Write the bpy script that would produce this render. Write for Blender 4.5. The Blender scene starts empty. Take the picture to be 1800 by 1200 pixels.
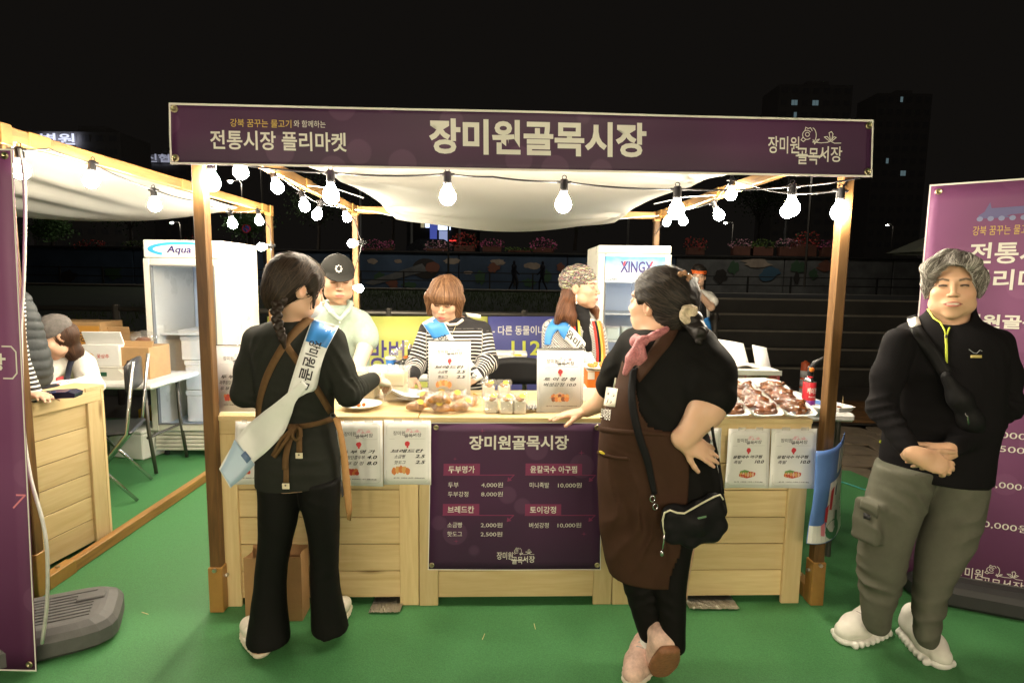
import bpy, math, random
import numpy as np
from mathutils import Vector, Matrix
from mathutils.bvhtree import BVHTree
random.seed(7); rng = np.random.default_rng(7)
sc = bpy.context.scene; col = sc.collection
A = lambda *v: np.array(v, float)

# ------------------------------------------------------------------ camera
CAM_H = 1.5; FPX = 1000.0
_p = math.radians(6.4); _r = math.radians(0.83)
cF = A(0, math.cos(_p), -math.sin(_p)); _u = A(0, math.sin(_p), math.cos(_p)); _x = A(1, 0, 0)
cR = math.cos(_r)*_x + math.sin(_r)*_u; cU = -math.sin(_r)*_x + math.cos(_r)*_u
cO = A(0, 0, CAM_H)
cam = bpy.data.cameras.new('camera'); cam.sensor_width = 36; cam.lens = 20; cam.clip_start = .05; cam.clip_end = 900
co = bpy.data.objects.new('camera', cam); col.objects.link(co); sc.camera = co
co.matrix_world = Matrix(((cR[0], cU[0], -cF[0], cO[0]), (cR[1], cU[1], -cF[1], cO[1]), (cR[2], cU[2], -cF[2], cO[2]), (0, 0, 0, 1)))
# ------------------------------------------------------------------ night sky, exposure
world = bpy.data.worlds.new('World'); sc.world = world; world.use_nodes = True
bg = world.node_tree.nodes['Background']; bg.inputs[0].default_value = (1.0, .86, .74, 1); bg.inputs[1].default_value = .0055
sc.view_settings.view_transform = 'Standard'; sc.view_settings.look = 'None'; sc.view_settings.exposure = 0; sc.view_settings.gamma = 1
sc.cycles.use_denoising = True; sc.cycles.max_bounces = 8; sc.cycles.diffuse_bounces = 4; sc.cycles.transparent_max_bounces = 12
sc.cycles.sample_clamp_indirect = 4; sc.cycles.caustics_reflective = False; sc.cycles.caustics_refractive = False
BULB = 530.0          # radiance of every market bulb
BULB_COL = (1.0, .875, .68)

# ------------------------------------------------------------------ photo measurements -> points of the place
def ray(px, py): return cF + (px-900)/FPX*cR + (600-py)/FPX*cU
def G(px, py, z=0.0):                       # where the sight line meets the height z
    d = ray(px, py); return cO + d*((z-CAM_H)/d[2])
def D(px, py, y):                           # where it meets the distance y
    d = ray(px, py); return cO + d*(y/d[1])
YAW = math.atan2(.124, 2.76)                # the main stall's own frame: u along its front, v to its back
S0 = A(-1.322, 2.385, 0); SX = A(math.cos(YAW), math.sin(YAW), 0); SY = A(-math.sin(YAW), math.cos(YAW), 0); SZ = A(0, 0, 1)
def S(u, v, z): return S0 + u*SX + v*SY + z*SZ
def Sv(px, py, v):                          # sight line meets the plane v of the stall
    d = ray(px, py); return cO + d*((v-(cO-S0)@SY)/(d@SY))
def Su(px, py, u):
    d = ray(px, py); return cO + d*((u-(cO-S0)@SX)/(d@SX))

# ------------------------------------------------------------------ materials
MATS = {}
def mat(name, c=(.5, .5, .5), rough=.6, metal=0., spec=.5, noise=None, bump=None, emit=None, trans=0., alpha=1., ior=1.45, attr=None, grain=None, sheen=0., coat=0., sss=0., transl=0.):
    if name in MATS: return MATS[name]
    m = bpy.data.materials.new(name); m.use_nodes = True; MATS[name] = m
    nt = m.node_tree; N = nt.nodes; L = nt.links; b = N['Principled BSDF']
    b.inputs['Base Color'].default_value = (*c, 1); b.inputs['Roughness'].default_value = rough; b.inputs['Metallic'].default_value = metal
    b.inputs['Specular IOR Level'].default_value = spec; b.inputs['IOR'].default_value = ior
    b.inputs['Transmission Weight'].default_value = trans; b.inputs['Alpha'].default_value = alpha
    b.inputs['Sheen Weight'].default_value = sheen; b.inputs['Coat Weight'].default_value = coat
    if sss: b.inputs['Subsurface Weight'].default_value = sss; b.inputs['Subsurface Scale'].default_value = .008
    tc = N.new('ShaderNodeTexCoord'); vec = tc.outputs['Object']
    src = None
    if attr:
        a = N.new('ShaderNodeAttribute'); a.attribute_name = attr; src = a.outputs['Color']
    if grain:                                # timber: long fibres, cathedral figure, board to board shift
        oi = N.new('ShaderNodeObjectInfo'); mp = N.new('ShaderNodeMapping'); ad = N.new('ShaderNodeVectorMath'); ad.operation = 'ADD'
        mu = N.new('ShaderNodeVectorMath'); mu.operation = 'SCALE'; cb = N.new('ShaderNodeCombineXYZ')
        for k in range(3): L.new(oi.outputs['Random'], cb.inputs[k])
        L.new(cb.outputs[0], mu.inputs[0]); mu.inputs['Scale'].default_value = 37
        L.new(vec, ad.inputs[0]); L.new(mu.outputs[0], ad.inputs[1]); L.new(ad.outputs[0], mp.inputs[0])
        ax, c2, amt = grain
        mp.inputs['Scale'].default_value = [(1.2 if 'xyz'[k] == ax else 14) for k in range(3)]
        n1 = N.new('ShaderNodeTexNoise'); n1.inputs['Scale'].default_value = 1.6; n1.inputs['Detail'].default_value = 5; n1.inputs['Distortion'].default_value = 1.2
        L.new(mp.outputs[0], n1.inputs['Vector'])
        n2 = N.new('ShaderNodeTexNoise'); n2.inputs['Scale'].default_value = 9; n2.inputs['Detail'].default_value = 3; L.new(mp.outputs[0], n2.inputs['Vector'])
        mm = N.new('ShaderNodeMath'); mm.operation = 'MULTIPLY_ADD'; L.new(n2.outputs[0], mm.inputs[0]); mm.inputs[1].default_value = .35; L.new(n1.outputs[0], mm.inputs[2])
        rmp = N.new('ShaderNodeMapRange'); L.new(mm.outputs[0], rmp.inputs[0]); rmp.inputs[1].default_value = .45; rmp.inputs[2].default_value = .95; rmp.inputs[4].default_value = amt
        mx = N.new('ShaderNodeMix'); mx.data_type = 'RGBA'; L.new(rmp.outputs[0], mx.inputs[0]); mx.inputs[6].default_value = (*c, 1); mx.inputs[7].default_value = (*c2, 1)
        m3 = N.new('ShaderNodeMapping'); m3.inputs['Scale'].default_value = [(1.5 if 'xyz'[k] == ax else 6.5) for k in range(3)]; L.new(ad.outputs[0], m3.inputs[0])   # knots
        vo = N.new('ShaderNodeTexVoronoi'); vo.inputs['Scale'].default_value = 1.; L.new(m3.outputs[0], vo.inputs[0]); kr = N.new('ShaderNodeMapRange'); L.new(vo.outputs['Distance'], kr.inputs[0]); kr.inputs[1].default_value = .03; kr.inputs[2].default_value = .11; kr.inputs[3].default_value = .8; kr.inputs[4].default_value = 0
        sc_ = N.new('ShaderNodeSeparateColor'); L.new(vo.outputs['Color'], sc_.inputs[0]); gt = N.new('ShaderNodeMath'); gt.operation = 'GREATER_THAN'; L.new(sc_.outputs[0], gt.inputs[0]); gt.inputs[1].default_value = .55; km = N.new('ShaderNodeMath'); km.operation = 'MULTIPLY'; L.new(kr.outputs[0], km.inputs[0]); L.new(gt.outputs[0], km.inputs[1])
        mk = N.new('ShaderNodeMix'); mk.data_type = 'RGBA'; L.new(km.outputs[0], mk.inputs[0]); L.new(mx.outputs[2], mk.inputs[6]); mk.inputs[7].default_value = (c2[0]*.45, c2[1]*.38, c2[2]*.35, 1)
        hs = N.new('ShaderNodeHueSaturation'); L.new(mk.outputs[2], hs.inputs['Color'])
        vr = N.new('ShaderNodeMapRange'); L.new(oi.outputs['Random'], vr.inputs[0]); vr.inputs[3].default_value = .86; vr.inputs[4].default_value = 1.1; L.new(vr.outputs[0], hs.inputs['Value'])
        src = hs.outputs[0]
        bp = N.new('ShaderNodeBump'); bp.inputs['Strength'].default_value = .12; bp.inputs['Distance'].default_value = .004; L.new(mm.outputs[0], bp.inputs['Height']); L.new(bp.outputs[0], b.inputs['Normal'])
    if noise:
        n = N.new('ShaderNodeTexNoise'); n.inputs['Scale'].default_value = noise[0]; n.inputs['Detail'].default_value = 6; n.inputs['Roughness'].default_value = .65; L.new(vec, n.inputs['Vector'])
        mr = N.new('ShaderNodeMapRange'); mr.inputs[1].default_value = .3; mr.inputs[2].default_value = .7; mr.inputs[3].default_value = 1-noise[1]; mr.inputs[4].default_value = 1+noise[1]*.6
        L.new(n.outputs[0], mr.inputs[0])
        mx = N.new('ShaderNodeMix'); mx.data_type = 'RGBA'; mx.blend_type = 'MULTIPLY'; mx.inputs[0].default_value = 1
        if src is not None: L.new(src, mx.inputs[6])
        else: mx.inputs[6].default_value = (*c, 1)
        L.new(mr.outputs[0], mx.inputs[7]); src = mx.outputs[2]
        if rough > .25:
            rr = N.new('ShaderNodeMapRange'); L.new(n.outputs[0], rr.inputs[0]); rr.inputs[3].default_value = max(rough-.12, 0); rr.inputs[4].default_value = min(rough+.12, 1); L.new(rr.outputs[0], b.inputs['Roughness'])
    if src is not None: L.new(src, b.inputs['Base Color'])
    if bump:
        n = N.new('ShaderNodeTexNoise'); n.inputs['Scale'].default_value = bump[0]; n.inputs['Detail'].default_value = 4; L.new(vec, n.inputs['Vector'])
        bp = N.new('ShaderNodeBump'); bp.inputs['Strength'].default_value = bump[1]; bp.inputs['Distance'].default_value = bump[2] if len(bump) > 2 else .003
        L.new(n.outputs[0], bp.inputs['Height']); L.new(bp.outputs[0], b.inputs['Normal'])
    if emit:
        b.inputs['Emission Color'].default_value = (*emit[0], 1); b.inputs['Emission Strength'].default_value = emit[1]
    if transl:                                # thin cloth lets light through
        t = N.new('ShaderNodeBsdfTranslucent'); t.inputs[0].default_value = (*c, 1); ms = N.new('ShaderNodeMixShader'); ms.inputs[0].default_value = transl
        out = N['Material Output']; L.new(b.outputs[0], ms.inputs[1]); L.new(t.outputs[0], ms.inputs[2]); L.new(ms.outputs[0], out.inputs[0])
    return m

# ------------------------------------------------------------------ objects
def thing(name, label, cat, loc=(0, 0, 0), rz=0., group=None):
    o = bpy.data.objects.new(name, None); col.objects.link(o); o.empty_display_size = .1
    o.location = [float(x) for x in loc]; o.rotation_euler = (0, 0, rz); o['label'] = label; o['category'] = cat
    if group: o['group'] = group
    return o
def tag(o, label, cat, group=None):
    o['label'] = label; o['category'] = cat
    if group: o['group'] = group
    return o
def kind(o, k): o['kind'] = k; return o
def root_of(o):
    while o.parent: o = o.parent
    return o
def link_mesh(name, me, parent=None, local=False):
    o = bpy.data.objects.new(name, me); col.objects.link(o)
    if parent is not None:
        o.parent = parent
        if not local:
            r = root_of(parent); me.transform(Matrix.LocRotScale(r.location, r.rotation_euler, r.scale).inverted())
    elif not local:
        n = len(me.vertices); co_ = np.empty(n*3, np.float32); me.vertices.foreach_get('co', co_); co_ = co_.reshape(-1, 3)
        c = (co_.min(0)+co_.max(0))/2; c[2] = co_[:, 2].min()
        me.transform(Matrix.Translation([-float(x) for x in c])); o.location = [float(x) for x in c]
    return o
def copy_tree(o, parent=None):
    c = o.copy(); col.objects.link(c)
    if parent is not None: c.parent = parent
    for ch in list(o.children): copy_tree(ch, c)
    return c
def rotm(ax, ang):
    return np.array(Matrix.Rotation(ang, 3, ax))
def eul(x, y, z): return rotm('Z', z) @ rotm('Y', y) @ rotm('X', x)
def nrm(v): v = np.asarray(v, float); return v/(np.linalg.norm(v)+1e-12)

class MB:
    def __init__(self): self.v = []; self.f = []; self.m = []
    def add(self, v, f, mi=0):
        b = len(self.v); self.v.extend([tuple(map(float, p)) for p in v])
        for q in f: self.f.append(tuple(b+i for i in q)); self.m.append(mi)
        return self
    def convex(self, v, f, mi=0):
        v = np.asarray(v, float); c = v.mean(0); g = []
        for q in f:
            p = v[list(q)]; n = np.cross(p[1]-p[0], p[2]-p[0])
            g.append(q if n @ (p.mean(0)-c) >= 0 else q[::-1])
        return self.add(v, g, mi)
    def box(self, c, s, R=None, bev=0., mi=0):
        h = np.asarray(s, float)/2; c = np.asarray(c, float); R = np.eye(3) if R is None else R
        if bev <= 0:
            v = [A(a*h[0], b*h[1], d*h[2]) for a in (-1, 1) for b in (-1, 1) for d in (-1, 1)]
            f = [(0, 1, 3, 2), (4, 6, 7, 5), (0, 4, 5, 1), (2, 3, 7, 6), (0, 2, 6, 4), (1, 5, 7, 3)]
        else:
            bev = min(bev, .49*min(s)); v = []; idx = {}
            for a in (-1, 1):
                for b in (-1, 1):
                    for d in (-1, 1):
                        for k in range(3):
                            q = A(a*h[0], b*h[1], d*h[2])
                            for j in range(3):
                                if j != k: q[j] -= (a, b, d)[j]*bev
                            idx[(a, b, d, k)] = len(v); v.append(q)
            f = []
            for k in range(3):
                o1, o2 = [j for j in range(3) if j != k]
                for s_ in (-1, 1):
                    r_ = []
                    for (p, q) in ((-1, -1), (1, -1), (1, 1), (-1, 1)):
                        t = [0, 0, 0]; t[k] = s_; t[o1] = p; t[o2] = q; r_.append(idx[(*t, k)])
                    f.append(tuple(r_))
                for p in (-1, 1):
                    for q in (-1, 1):
                        t0 = [0, 0, 0]; t0[k] = -1; t0[o1] = p; t0[o2] = q; t1 = list(t0); t1[k] = 1
                        f.append((idx[(*t0, o1)], idx[(*t0, o2)], idx[(*t1, o2)], idx[(*t1, o1)]))
            for a in (-1, 1):
                for b in (-1, 1):
                    for d in (-1, 1): f.append(tuple(idx[(a, b, d, k)] for k in range(3)))
        return self.convex([c + R @ q for q in v], f, mi)
    def beam(self, a, b, w, h, up=(0, 0, 1), bev=.003, mi=0):   # squared timber from a to b
        a = np.asarray(a, float); b = np.asarray(b, float); d = b-a; l = np.linalg.norm(d); d = d/l
        s = nrm(np.cross(up, d)) if abs(np.dot(nrm(up), d)) < .99 else A(1, 0, 0); u = np.cross(d, s)
        return self.box((a+b)/2, (l, w, h), np.stack([d, s, u], 1), bev, mi)
    def cyl(self, a, b, ra, rb=None, n=12, mi=0, cap=True):
        rb = ra if rb is None else rb; a = np.asarray(a, float); b = np.asarray(b, float); d = nrm(b-a)
        s = nrm(np.cross(d, (0, 0, 1) if abs(d[2]) < .9 else (1, 0, 0))); u = np.cross(d, s); v = []
        for p, r in ((a, ra), (b, rb)):
            for k in range(n):
                t = 2*math.pi*k/n; v.append(p + r*(math.cos(t)*s + math.sin(t)*u))
        f = [(k, (k+1) % n, n+(k+1) % n, n+k) for k in range(n)]
        if cap: f += [tuple(range(n))[::-1], tuple(range(n, 2*n))]
        return self.add(v, f, mi)
    def tube(self, pts, r, n=8, mi=0, cap=True):
        P = [np.asarray(p, float) for p in pts]; k = len(P); rs = r if hasattr(r, '__len__') else [r]*k
        v = []; s = None
        for i in range(k):
            d = nrm(P[min(i+1, k-1)]-P[max(i-1, 0)])
            if s is None: s = nrm(np.cross(d, (0, 0, 1) if abs(d[2]) < .9 else (1, 0, 0)))
            s = nrm(s - d*(s @ d)); u = np.cross(d, s)
            for j in range(n):
                t = 2*math.pi*j/n; v.append(P[i]+rs[i]*(math.cos(t)*s+math.sin(t)*u))
        f = [(i*n+j, i*n+(j+1) % n, (i+1)*n+(j+1) % n, (i+1)*n+j) for i in range(k-1) for j in range(n)]
        if cap: f += [tuple(range(n))[::-1], tuple(range((k-1)*n, k*n))]
        return self.add(v, f, mi)
    def lathe(self, prof, c=(0, 0, 0), n=16, R=None, mi=0):
        c = np.asarray(c, float); R = np.eye(3) if R is None else R; v = []; k = len(prof)
        for r, z in prof:
            for j in range(n):
                t = 2*math.pi*j/n; v.append(c + R @ A(r*math.cos(t), r*math.sin(t), z))
        f = [(i*n+j, i*n+(j+1) % n, (i+1)*n+(j+1) % n, (i+1)*n+j) for i in range(k-1) for j in range(n)]
        if prof[0][0] > 1e-5: f.append(tuple(range(n))[::-1])
        if prof[-1][0] > 1e-5: f.append(tuple(range((k-1)*n, k*n)))
        return self.add(v, f, mi)
    def grid(self, P, thick=0., mi=0, normal=None):              # P[i][j] points; a closed slab when thick
        P = np.asarray(P, float); a, b = P.shape[:2]
        f = [(i*b+j, (i+1)*b+j, (i+1)*b+j+1, i*b+j+1) for i in range(a-1) for j in range(b-1)]
        if not thick: return self.add(P.reshape(-1, 3), f, mi)
        if normal is None:
            du = np.gradient(P, axis=0); dv = np.gradient(P, axis=1); nn = np.cross(du, dv); nn /= np.linalg.norm(nn, axis=2, keepdims=True)+1e-12
        else: nn = np.broadcast_to(nrm(normal), P.shape)
        T = P+nn*thick/2; Bm = P-nn*thick/2; v = np.concatenate([T.reshape(-1, 3), Bm.reshape(-1, 3)]); o = a*b
        f = f+[tuple(o+i for i in q[::-1]) for q in f]
        ring = [(i, 0) for i in range(a)]+[(a-1, j) for j in range(1, b)]+[(i, b-1) for i in range(a-2, -1, -1)]+[(0, j) for j in range(b-2, 0, -1)]
        ids = [i*b+j for i, j in ring]
        for k in range(len(ids)):
            p, q = ids[k], ids[(k+1) % len(ids)]; f.append((q, p, o+p, o+q))
        return self.add(v, f, mi)
    def prism(self, poly, o, ex, ey, z0, z1, mi=0):
        o = np.asarray(o, float); ex = np.asarray(ex, float); ey = np.asarray(ey, float); n = np.cross(ex, ey); n = n/np.linalg.norm(n); k = len(poly)
        v = [o+x*ex+y*ey+z0*n for x, y in poly]+[o+x*ex+y*ey+z1*n for x, y in poly]
        f = [tuple(range(k))[::-1], tuple(range(k, 2*k))]+[(i, (i+1) % k, k+(i+1) % k, k+i) for i in range(k)]
        return self.add(v, f, mi)
    def ell(self, c, r, R=None, n=12, m=8, mi=0):
        c = np.asarray(c, float); R = np.eye(3) if R is None else R
        r = np.asarray(r if hasattr(r, '__len__') else (r, r, r), float); v = [c+R @ A(0, 0, -r[2])]
        for i in range(1, m):
            ph = math.pi*i/m-math.pi/2
            for j in range(n):
                t = 2*math.pi*j/n; v.append(c+R @ (r*A(math.cos(ph)*math.cos(t), math.cos(ph)*math.sin(t), math.sin(ph))))
        v.append(c+R @ A(0, 0, r[2])); f = [(0, 1+(j+1) % n, 1+j) for j in range(n)]
        f += [(1+i*n+j, 1+i*n+(j+1) % n, 1+(i+1)*n+(j+1) % n, 1+(i+1)*n+j) for i in range(m-2) for j in range(n)]
        e = 1+(m-1)*n; f += [(e-n+j, e-n+(j+1) % n, e) for j in range(n)]
        return self.add(v, f, mi)
    def mesh(self, name, mats, smooth=False):
        me = bpy.data.meshes.new(name); me.from_pydata(self.v, [], self.f)
        mats = mats if isinstance(mats, (list, tuple)) else [mats]
        for m in mats: me.materials.append(m)
        if len(mats) > 1: me.polygons.foreach_set('material_index', np.array(self.m, np.int32))
        if smooth: me.shade_smooth()
        me.update(); return me
    def build(self, name, mats, parent=None, smooth=False, local=False):
        return link_mesh(name, self.mesh(name, mats, smooth), parent, local)

# flat print on a four cornered panel: s runs left to right, t top to bottom
class Panel:
    def __init__(self, tl, tr, br, bl, lift=.003, bulge=None):
        self.c = [np.asarray(q, float) for q in (tl, tr, br, bl)]; self.lift = lift; self.bulge = bulge
        self.n = nrm(np.cross(self.c[3]-self.c[0], self.c[1]-self.c[0])); 
    def at(self, s, t, up=0.):
        tl, tr, br, bl = self.c
        p = (1-t)*((1-s)*tl+s*tr)+t*((1-s)*bl+s*br)
        return p+self.n*(up+(self.bulge(s, t) if self.bulge else 0.))
    def sheet(self, name, m, parent, nx=8, ny=8, thick=.002):
        b = MB(); b.grid([[self.at(i/nx, j/ny) for i in range(nx+1)] for j in range(ny+1)], thick); return b.build(name, m, parent, True)
    def poly(self, pts, up=None, b=None, mi=0):
        b = b or MB(); up = self.lift if up is None else up; b.add([self.at(s, t, up) for s, t in pts], [tuple(range(len(pts)))[::-1]], mi); return b
    def line(self, pts, w, b, asp, up=None, mi=0, closed=False):   # a printed stroke; w in units of s, asp = width/height of the panel
        up = self.lift if up is None else up; P = [A(s*asp, t) for s, t in pts]; w = w*asp
        n = len(P)
        for i in range(n if closed else n-1):
            p, q = P[i], P[(i+1) % n]; d = nrm(q-p); k = A(-d[1], d[0])*w/2; p = p-d*w*.3; q = q+d*w*.3
            b.add([self.at(x[0]/asp, x[1], up) for x in (p+k, q+k, q-k, p-k)], [(0, 1, 2, 3)], mi)
        return b
def text_mesh(body, bold=0., shear=0., space=1.):
    c = bpy.data.curves.new('t', 'FONT'); c.body = body; c.size = 1; c.offset = bold; c.shear = shear; c.fill_mode = 'BOTH'; c.resolution_u = 3; c.space_character = space
    o = bpy.data.objects.new('t', c); col.objects.link(o); dg = bpy.context.evaluated_depsgraph_get()
    me = bpy.data.meshes.new_from_object(o.evaluated_get(dg)); bpy.data.objects.remove(o); bpy.data.curves.remove(c)
    n = len(me.vertices); v = np.empty(n*3, np.float32); me.vertices.foreach_get('co', v); v = v.reshape(-1, 3)
    return me, v
def text(body, panel, box, m, parent, bold=0., shear=0., name='lettering', space=1., fn=None):
    me, v = text_mesh(body, bold, shear, space); lo = v.min(0); hi = v.max(0); s0, t0, s1, t1 = box
    s = s0+(v[:, 0]-lo[0])/(hi[0]-lo[0]+1e-9)*(s1-s0); t = t1-(v[:, 1]-lo[1])/(hi[1]-lo[1]+1e-9)*(t1-t0)
    f = fn or (lambda a, b: panel.at(a, b, panel.lift))
    w = np.array([f(a, b) for a, b in zip(s, t)], np.float32); me.vertices.foreach_set('co', w.ravel())
    me.materials.clear(); me.materials.append(m); me.update()
    return link_mesh(name, me, parent)
# ------------------------------------------------------------------ sculpting: smooth unions of tapered solids, meshed by surface nets
class Sdf:
    def __init__(self, lo, hi, h, fine=()):
        self.ax = []
        for k in range(3):
            x = [lo[k]]
            while x[-1] < hi[k]:
                st = h
                for (a, b, hf) in fine:
                    if a[k]-h < x[-1] < b[k]: st = min(st, hf)
                x.append(x[-1]+st)
            self.ax.append(np.array(x, np.float32))
        self.f = np.full([len(a) for a in self.ax], .25, np.float32); self.fr = None
    def frame(self, o=None, M=None, s=1.):
        self.fr = None if o is None else (np.asarray(o, float), np.asarray(M, float), s)
        return self
    def _op(self, c, r, fn, k, mode):
        if self.fr: o, M, s = self.fr; c = o+M @ (np.asarray(c, float)*s); r = r*s
        lo = np.asarray(c)-r; hi = np.asarray(c)+r
        return self._opb(lo, hi, fn, k, mode)
    def _opb(self, lo, hi, fn, k, mode):
        sl = []
        for j in range(3):
            a, b = np.searchsorted(self.ax[j], (lo[j], hi[j])); 
            if b-a < 1: return self
            sl.append(slice(a, b))
        X = self.ax[0][sl[0]][:, None, None]; Y = self.ax[1][sl[1]][None, :, None]; Z = self.ax[2][sl[2]][None, None, :]
        s = 1.
        if self.fr:
            o, M, s = self.fr; M = M.astype(np.float32); x = X-np.float32(o[0]); y = Y-np.float32(o[1]); z = Z-np.float32(o[2])
            X = (x*M[0, 0]+y*M[1, 0]+z*M[2, 0])/np.float32(s); Y = (x*M[0, 1]+y*M[1, 1]+z*M[2, 1])/np.float32(s); Z_ = (x*M[0, 2]+y*M[1, 2]+z*M[2, 2])/np.float32(s); Z = Z_
        d = fn(X, Y, Z).astype(np.float32)*np.float32(s); sl = tuple(sl); g = self.f[sl]; k = k*s
        if mode == 'add':
            if k > 0: hh = np.maximum(k-np.abs(g-d), 0)/k; self.f[sl] = np.minimum(g, d)-hh*hh*k*.25
            else: self.f[sl] = np.minimum(g, d)
        else:
            d = -d
            if k > 0: hh = np.maximum(k-np.abs(g-d), 0)/k; self.f[sl] = np.maximum(g, d)+hh*hh*k*.25
            else: self.f[sl] = np.maximum(g, d)
        return self
    def cone(self, a, b, ra, rb=None, k=.02, mode='add', flat=None):   # flat = (direction, squeeze > 1 thins that way)
        rb = ra if rb is None else rb; a = np.asarray(a, np.float32); b = np.asarray(b, np.float32); ab = b-a; l2 = float(ab @ ab)+1e-12
        if flat: n = nrm(flat[0]).astype(np.float32); q = np.float32(flat[1]-1)
        def fn(X, Y, Z):
            x = X-a[0]; y = Y-a[1]; z = Z-a[2]; t = np.clip((x*ab[0]+y*ab[1]+z*ab[2])/l2, 0, 1)
            x = x-t*ab[0]; y = y-t*ab[1]; z = z-t*ab[2]
            if flat:
                w = (x*n[0]+y*n[1]+z*n[2])*q; x = x+w*n[0]; y = y+w*n[1]; z = z+w*n[2]
            return np.sqrt(x*x+y*y+z*z)-(ra+(rb-ra)*t)
        c = (a+b)/2; return self._op(c, math.sqrt(l2)/2+max(ra, rb)+k+.03, fn, k, mode)
    def chain(self, P, k=.02, mode='add'):
        for (p, r), (q, s) in zip(P[:-1], P[1:]): self.cone(p, q, r, s, k, mode)
        return self
    def ell(self, c, r, R=None, k=.02, mode='add'):
        c = np.asarray(c, np.float32); r = np.asarray(r, np.float32); R = np.eye(3) if R is None else R; R = R.astype(np.float32)
        def fn(X, Y, Z):
            x = X-c[0]; y = Y-c[1]; z = Z-c[2]
            u = (x*R[0, 0]+y*R[1, 0]+z*R[2, 0]); v = (x*R[0, 1]+y*R[1, 1]+z*R[2, 1]); w = (x*R[0, 2]+y*R[1, 2]+z*R[2, 2])
            k0 = np.sqrt((u/r[0])**2+(v/r[1])**2+(w/r[2])**2); k1 = np.sqrt((u/r[0]**2)**2+(v/r[1]**2)**2+(w/r[2]**2)**2)+1e-6
            return k0*(k0-1)/k1
        return self._op(c, float(r.max())+k+.03, fn, k, mode)
    def rbox(self, c, s, R=None, rad=.01, k=.01, mode='add'):
        c = np.asarray(c, np.float32); h = np.asarray(s, np.float32)/2-rad; R = np.eye(3) if R is None else R; R = R.astype(np.float32)
        def fn(X, Y, Z):
            x = X-c[0]; y = Y-c[1]; z = Z-c[2]
            u = np.abs(x*R[0, 0]+y*R[1, 0]+z*R[2, 0])-h[0]; v = np.abs(x*R[0, 1]+y*R[1, 1]+z*R[2, 1])-h[1]; w = np.abs(x*R[0, 2]+y*R[1, 2]+z*R[2, 2])-h[2]
            return np.sqrt(np.maximum(u, 0)**2+np.maximum(v, 0)**2+np.maximum(w, 0)**2)+np.minimum(np.maximum(np.maximum(u, v), w), 0)-rad
        return self._op(c, float(np.linalg.norm(h))+rad+k+.02, fn, k, mode)
    def loft(self, rows, k=.02, mode='add', infl=0., pw=2.3, zlo=None, zhi=None):   # rows: (z, x, y, half width, half depth, turn)
        R = np.array([list(r)+[0]*(6-len(r)) for r in rows], float); R = R[np.argsort(R[:, 0])]; z0, z1 = R[0, 0], R[-1, 0]
        def interp(z, c):                                # monotone cubic through the rows
            x = R[:, 0]; y = R[:, c]; m = np.gradient(y, x) if len(x) > 2 else np.full(len(x), (y[-1]-y[0])/(x[-1]-x[0]))
            z = np.clip(z, x[0], x[-1]); i = np.clip(np.searchsorted(x, z)-1, 0, len(x)-2); hh = x[i+1]-x[i]; t = (z-x[i])/hh
            return (2*t**3-3*t**2+1)*y[i]+(t**3-2*t**2+t)*hh*m[i]+(-2*t**3+3*t**2)*y[i+1]+(t**3-t**2)*hh*m[i+1]
        def fn(X, Y, Z):
            z = Z.ravel() if Z.shape[0] == 1 else None
            cx, cy, a, b, th = [interp(z, c)[None, None, :].astype(np.float32) for c in (1, 2, 3, 4, 5)]
            a = a+infl; b = b+infl; x = X-cx; y = Y-cy; ct = np.cos(th); st = np.sin(th); u = np.abs(x*ct+y*st)/a; v = np.abs(-x*st+y*ct)/b
            q = (u**pw+v**pw)**(1/pw); gx = np.sqrt((u/a)**2+(v/b)**2)/np.maximum(np.sqrt(u*u+v*v), 1e-4)
            d = (q-1)/np.maximum(gx, 1e-3)
            e = np.maximum(Z-(z1+infl), (z0-infl)-Z)
            return np.where(e > 0, np.sqrt(np.maximum(d, 0)**2+e*e), np.maximum(d, e))
        mx = float(max(R[:, 3].max(), R[:, 4].max()))+k+.04+infl
        return self._opb((R[:, 1].min()-mx, R[:, 2].min()-mx, z0-k-.04-infl), (R[:, 1].max()+mx, R[:, 2].max()+mx, z1+k+.04+infl), fn, k, mode)
    def cut(self, p, n, k=0.):                            # keep the side the normal points away from
        n = nrm(n).astype(np.float32); p = np.asarray(p, np.float32); X, Y, Z = self.ax
        d = (X[:, None, None]-p[0])*n[0]+(Y[None, :, None]-p[1])*n[1]+(Z[None, None, :]-p[2])*n[2]
        self.f = np.maximum(self.f, d.astype(np.float32)); return self
    def disp(self, fn, band=.03):                         # fn(x, y, z) -> push out, metres
        i = np.nonzero(np.abs(self.f) < band); x, y, z = (self.ax[k][i[k]] for k in range(3)); self.f[i] -= fn(x, y, z).astype(np.float32); return self
    def grad(self, P):
        i = [np.clip(np.searchsorted(self.ax[k], P[:, k])-1, 1, len(self.ax[k])-3) for k in range(3)]
        t = [np.clip((P[:, k]-self.ax[k][i[k]])/(self.ax[k][i[k]+1]-self.ax[k][i[k]]), 0, 1) for k in range(3)]
        def smp(o):
            s = 0
            for a in (0, 1):
                for b in (0, 1):
                    for c in (0, 1):
                        w = (t[0] if a else 1-t[0])*(t[1] if b else 1-t[1])*(t[2] if c else 1-t[2]); s = s+w*self.f[i[0]+a+o[0], i[1]+b+o[1], i[2]+c+o[2]]
            return s
        f0 = smp((0, 0, 0)); g = np.stack([smp((1, 0, 0))-smp((-1, 0, 0)), smp((0, 1, 0))-smp((0, -1, 0)), smp((0, 0, 1))-smp((0, 0, -1))], 1)
        return f0, g/(np.linalg.norm(g, axis=1, keepdims=True)+1e-9)
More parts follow.
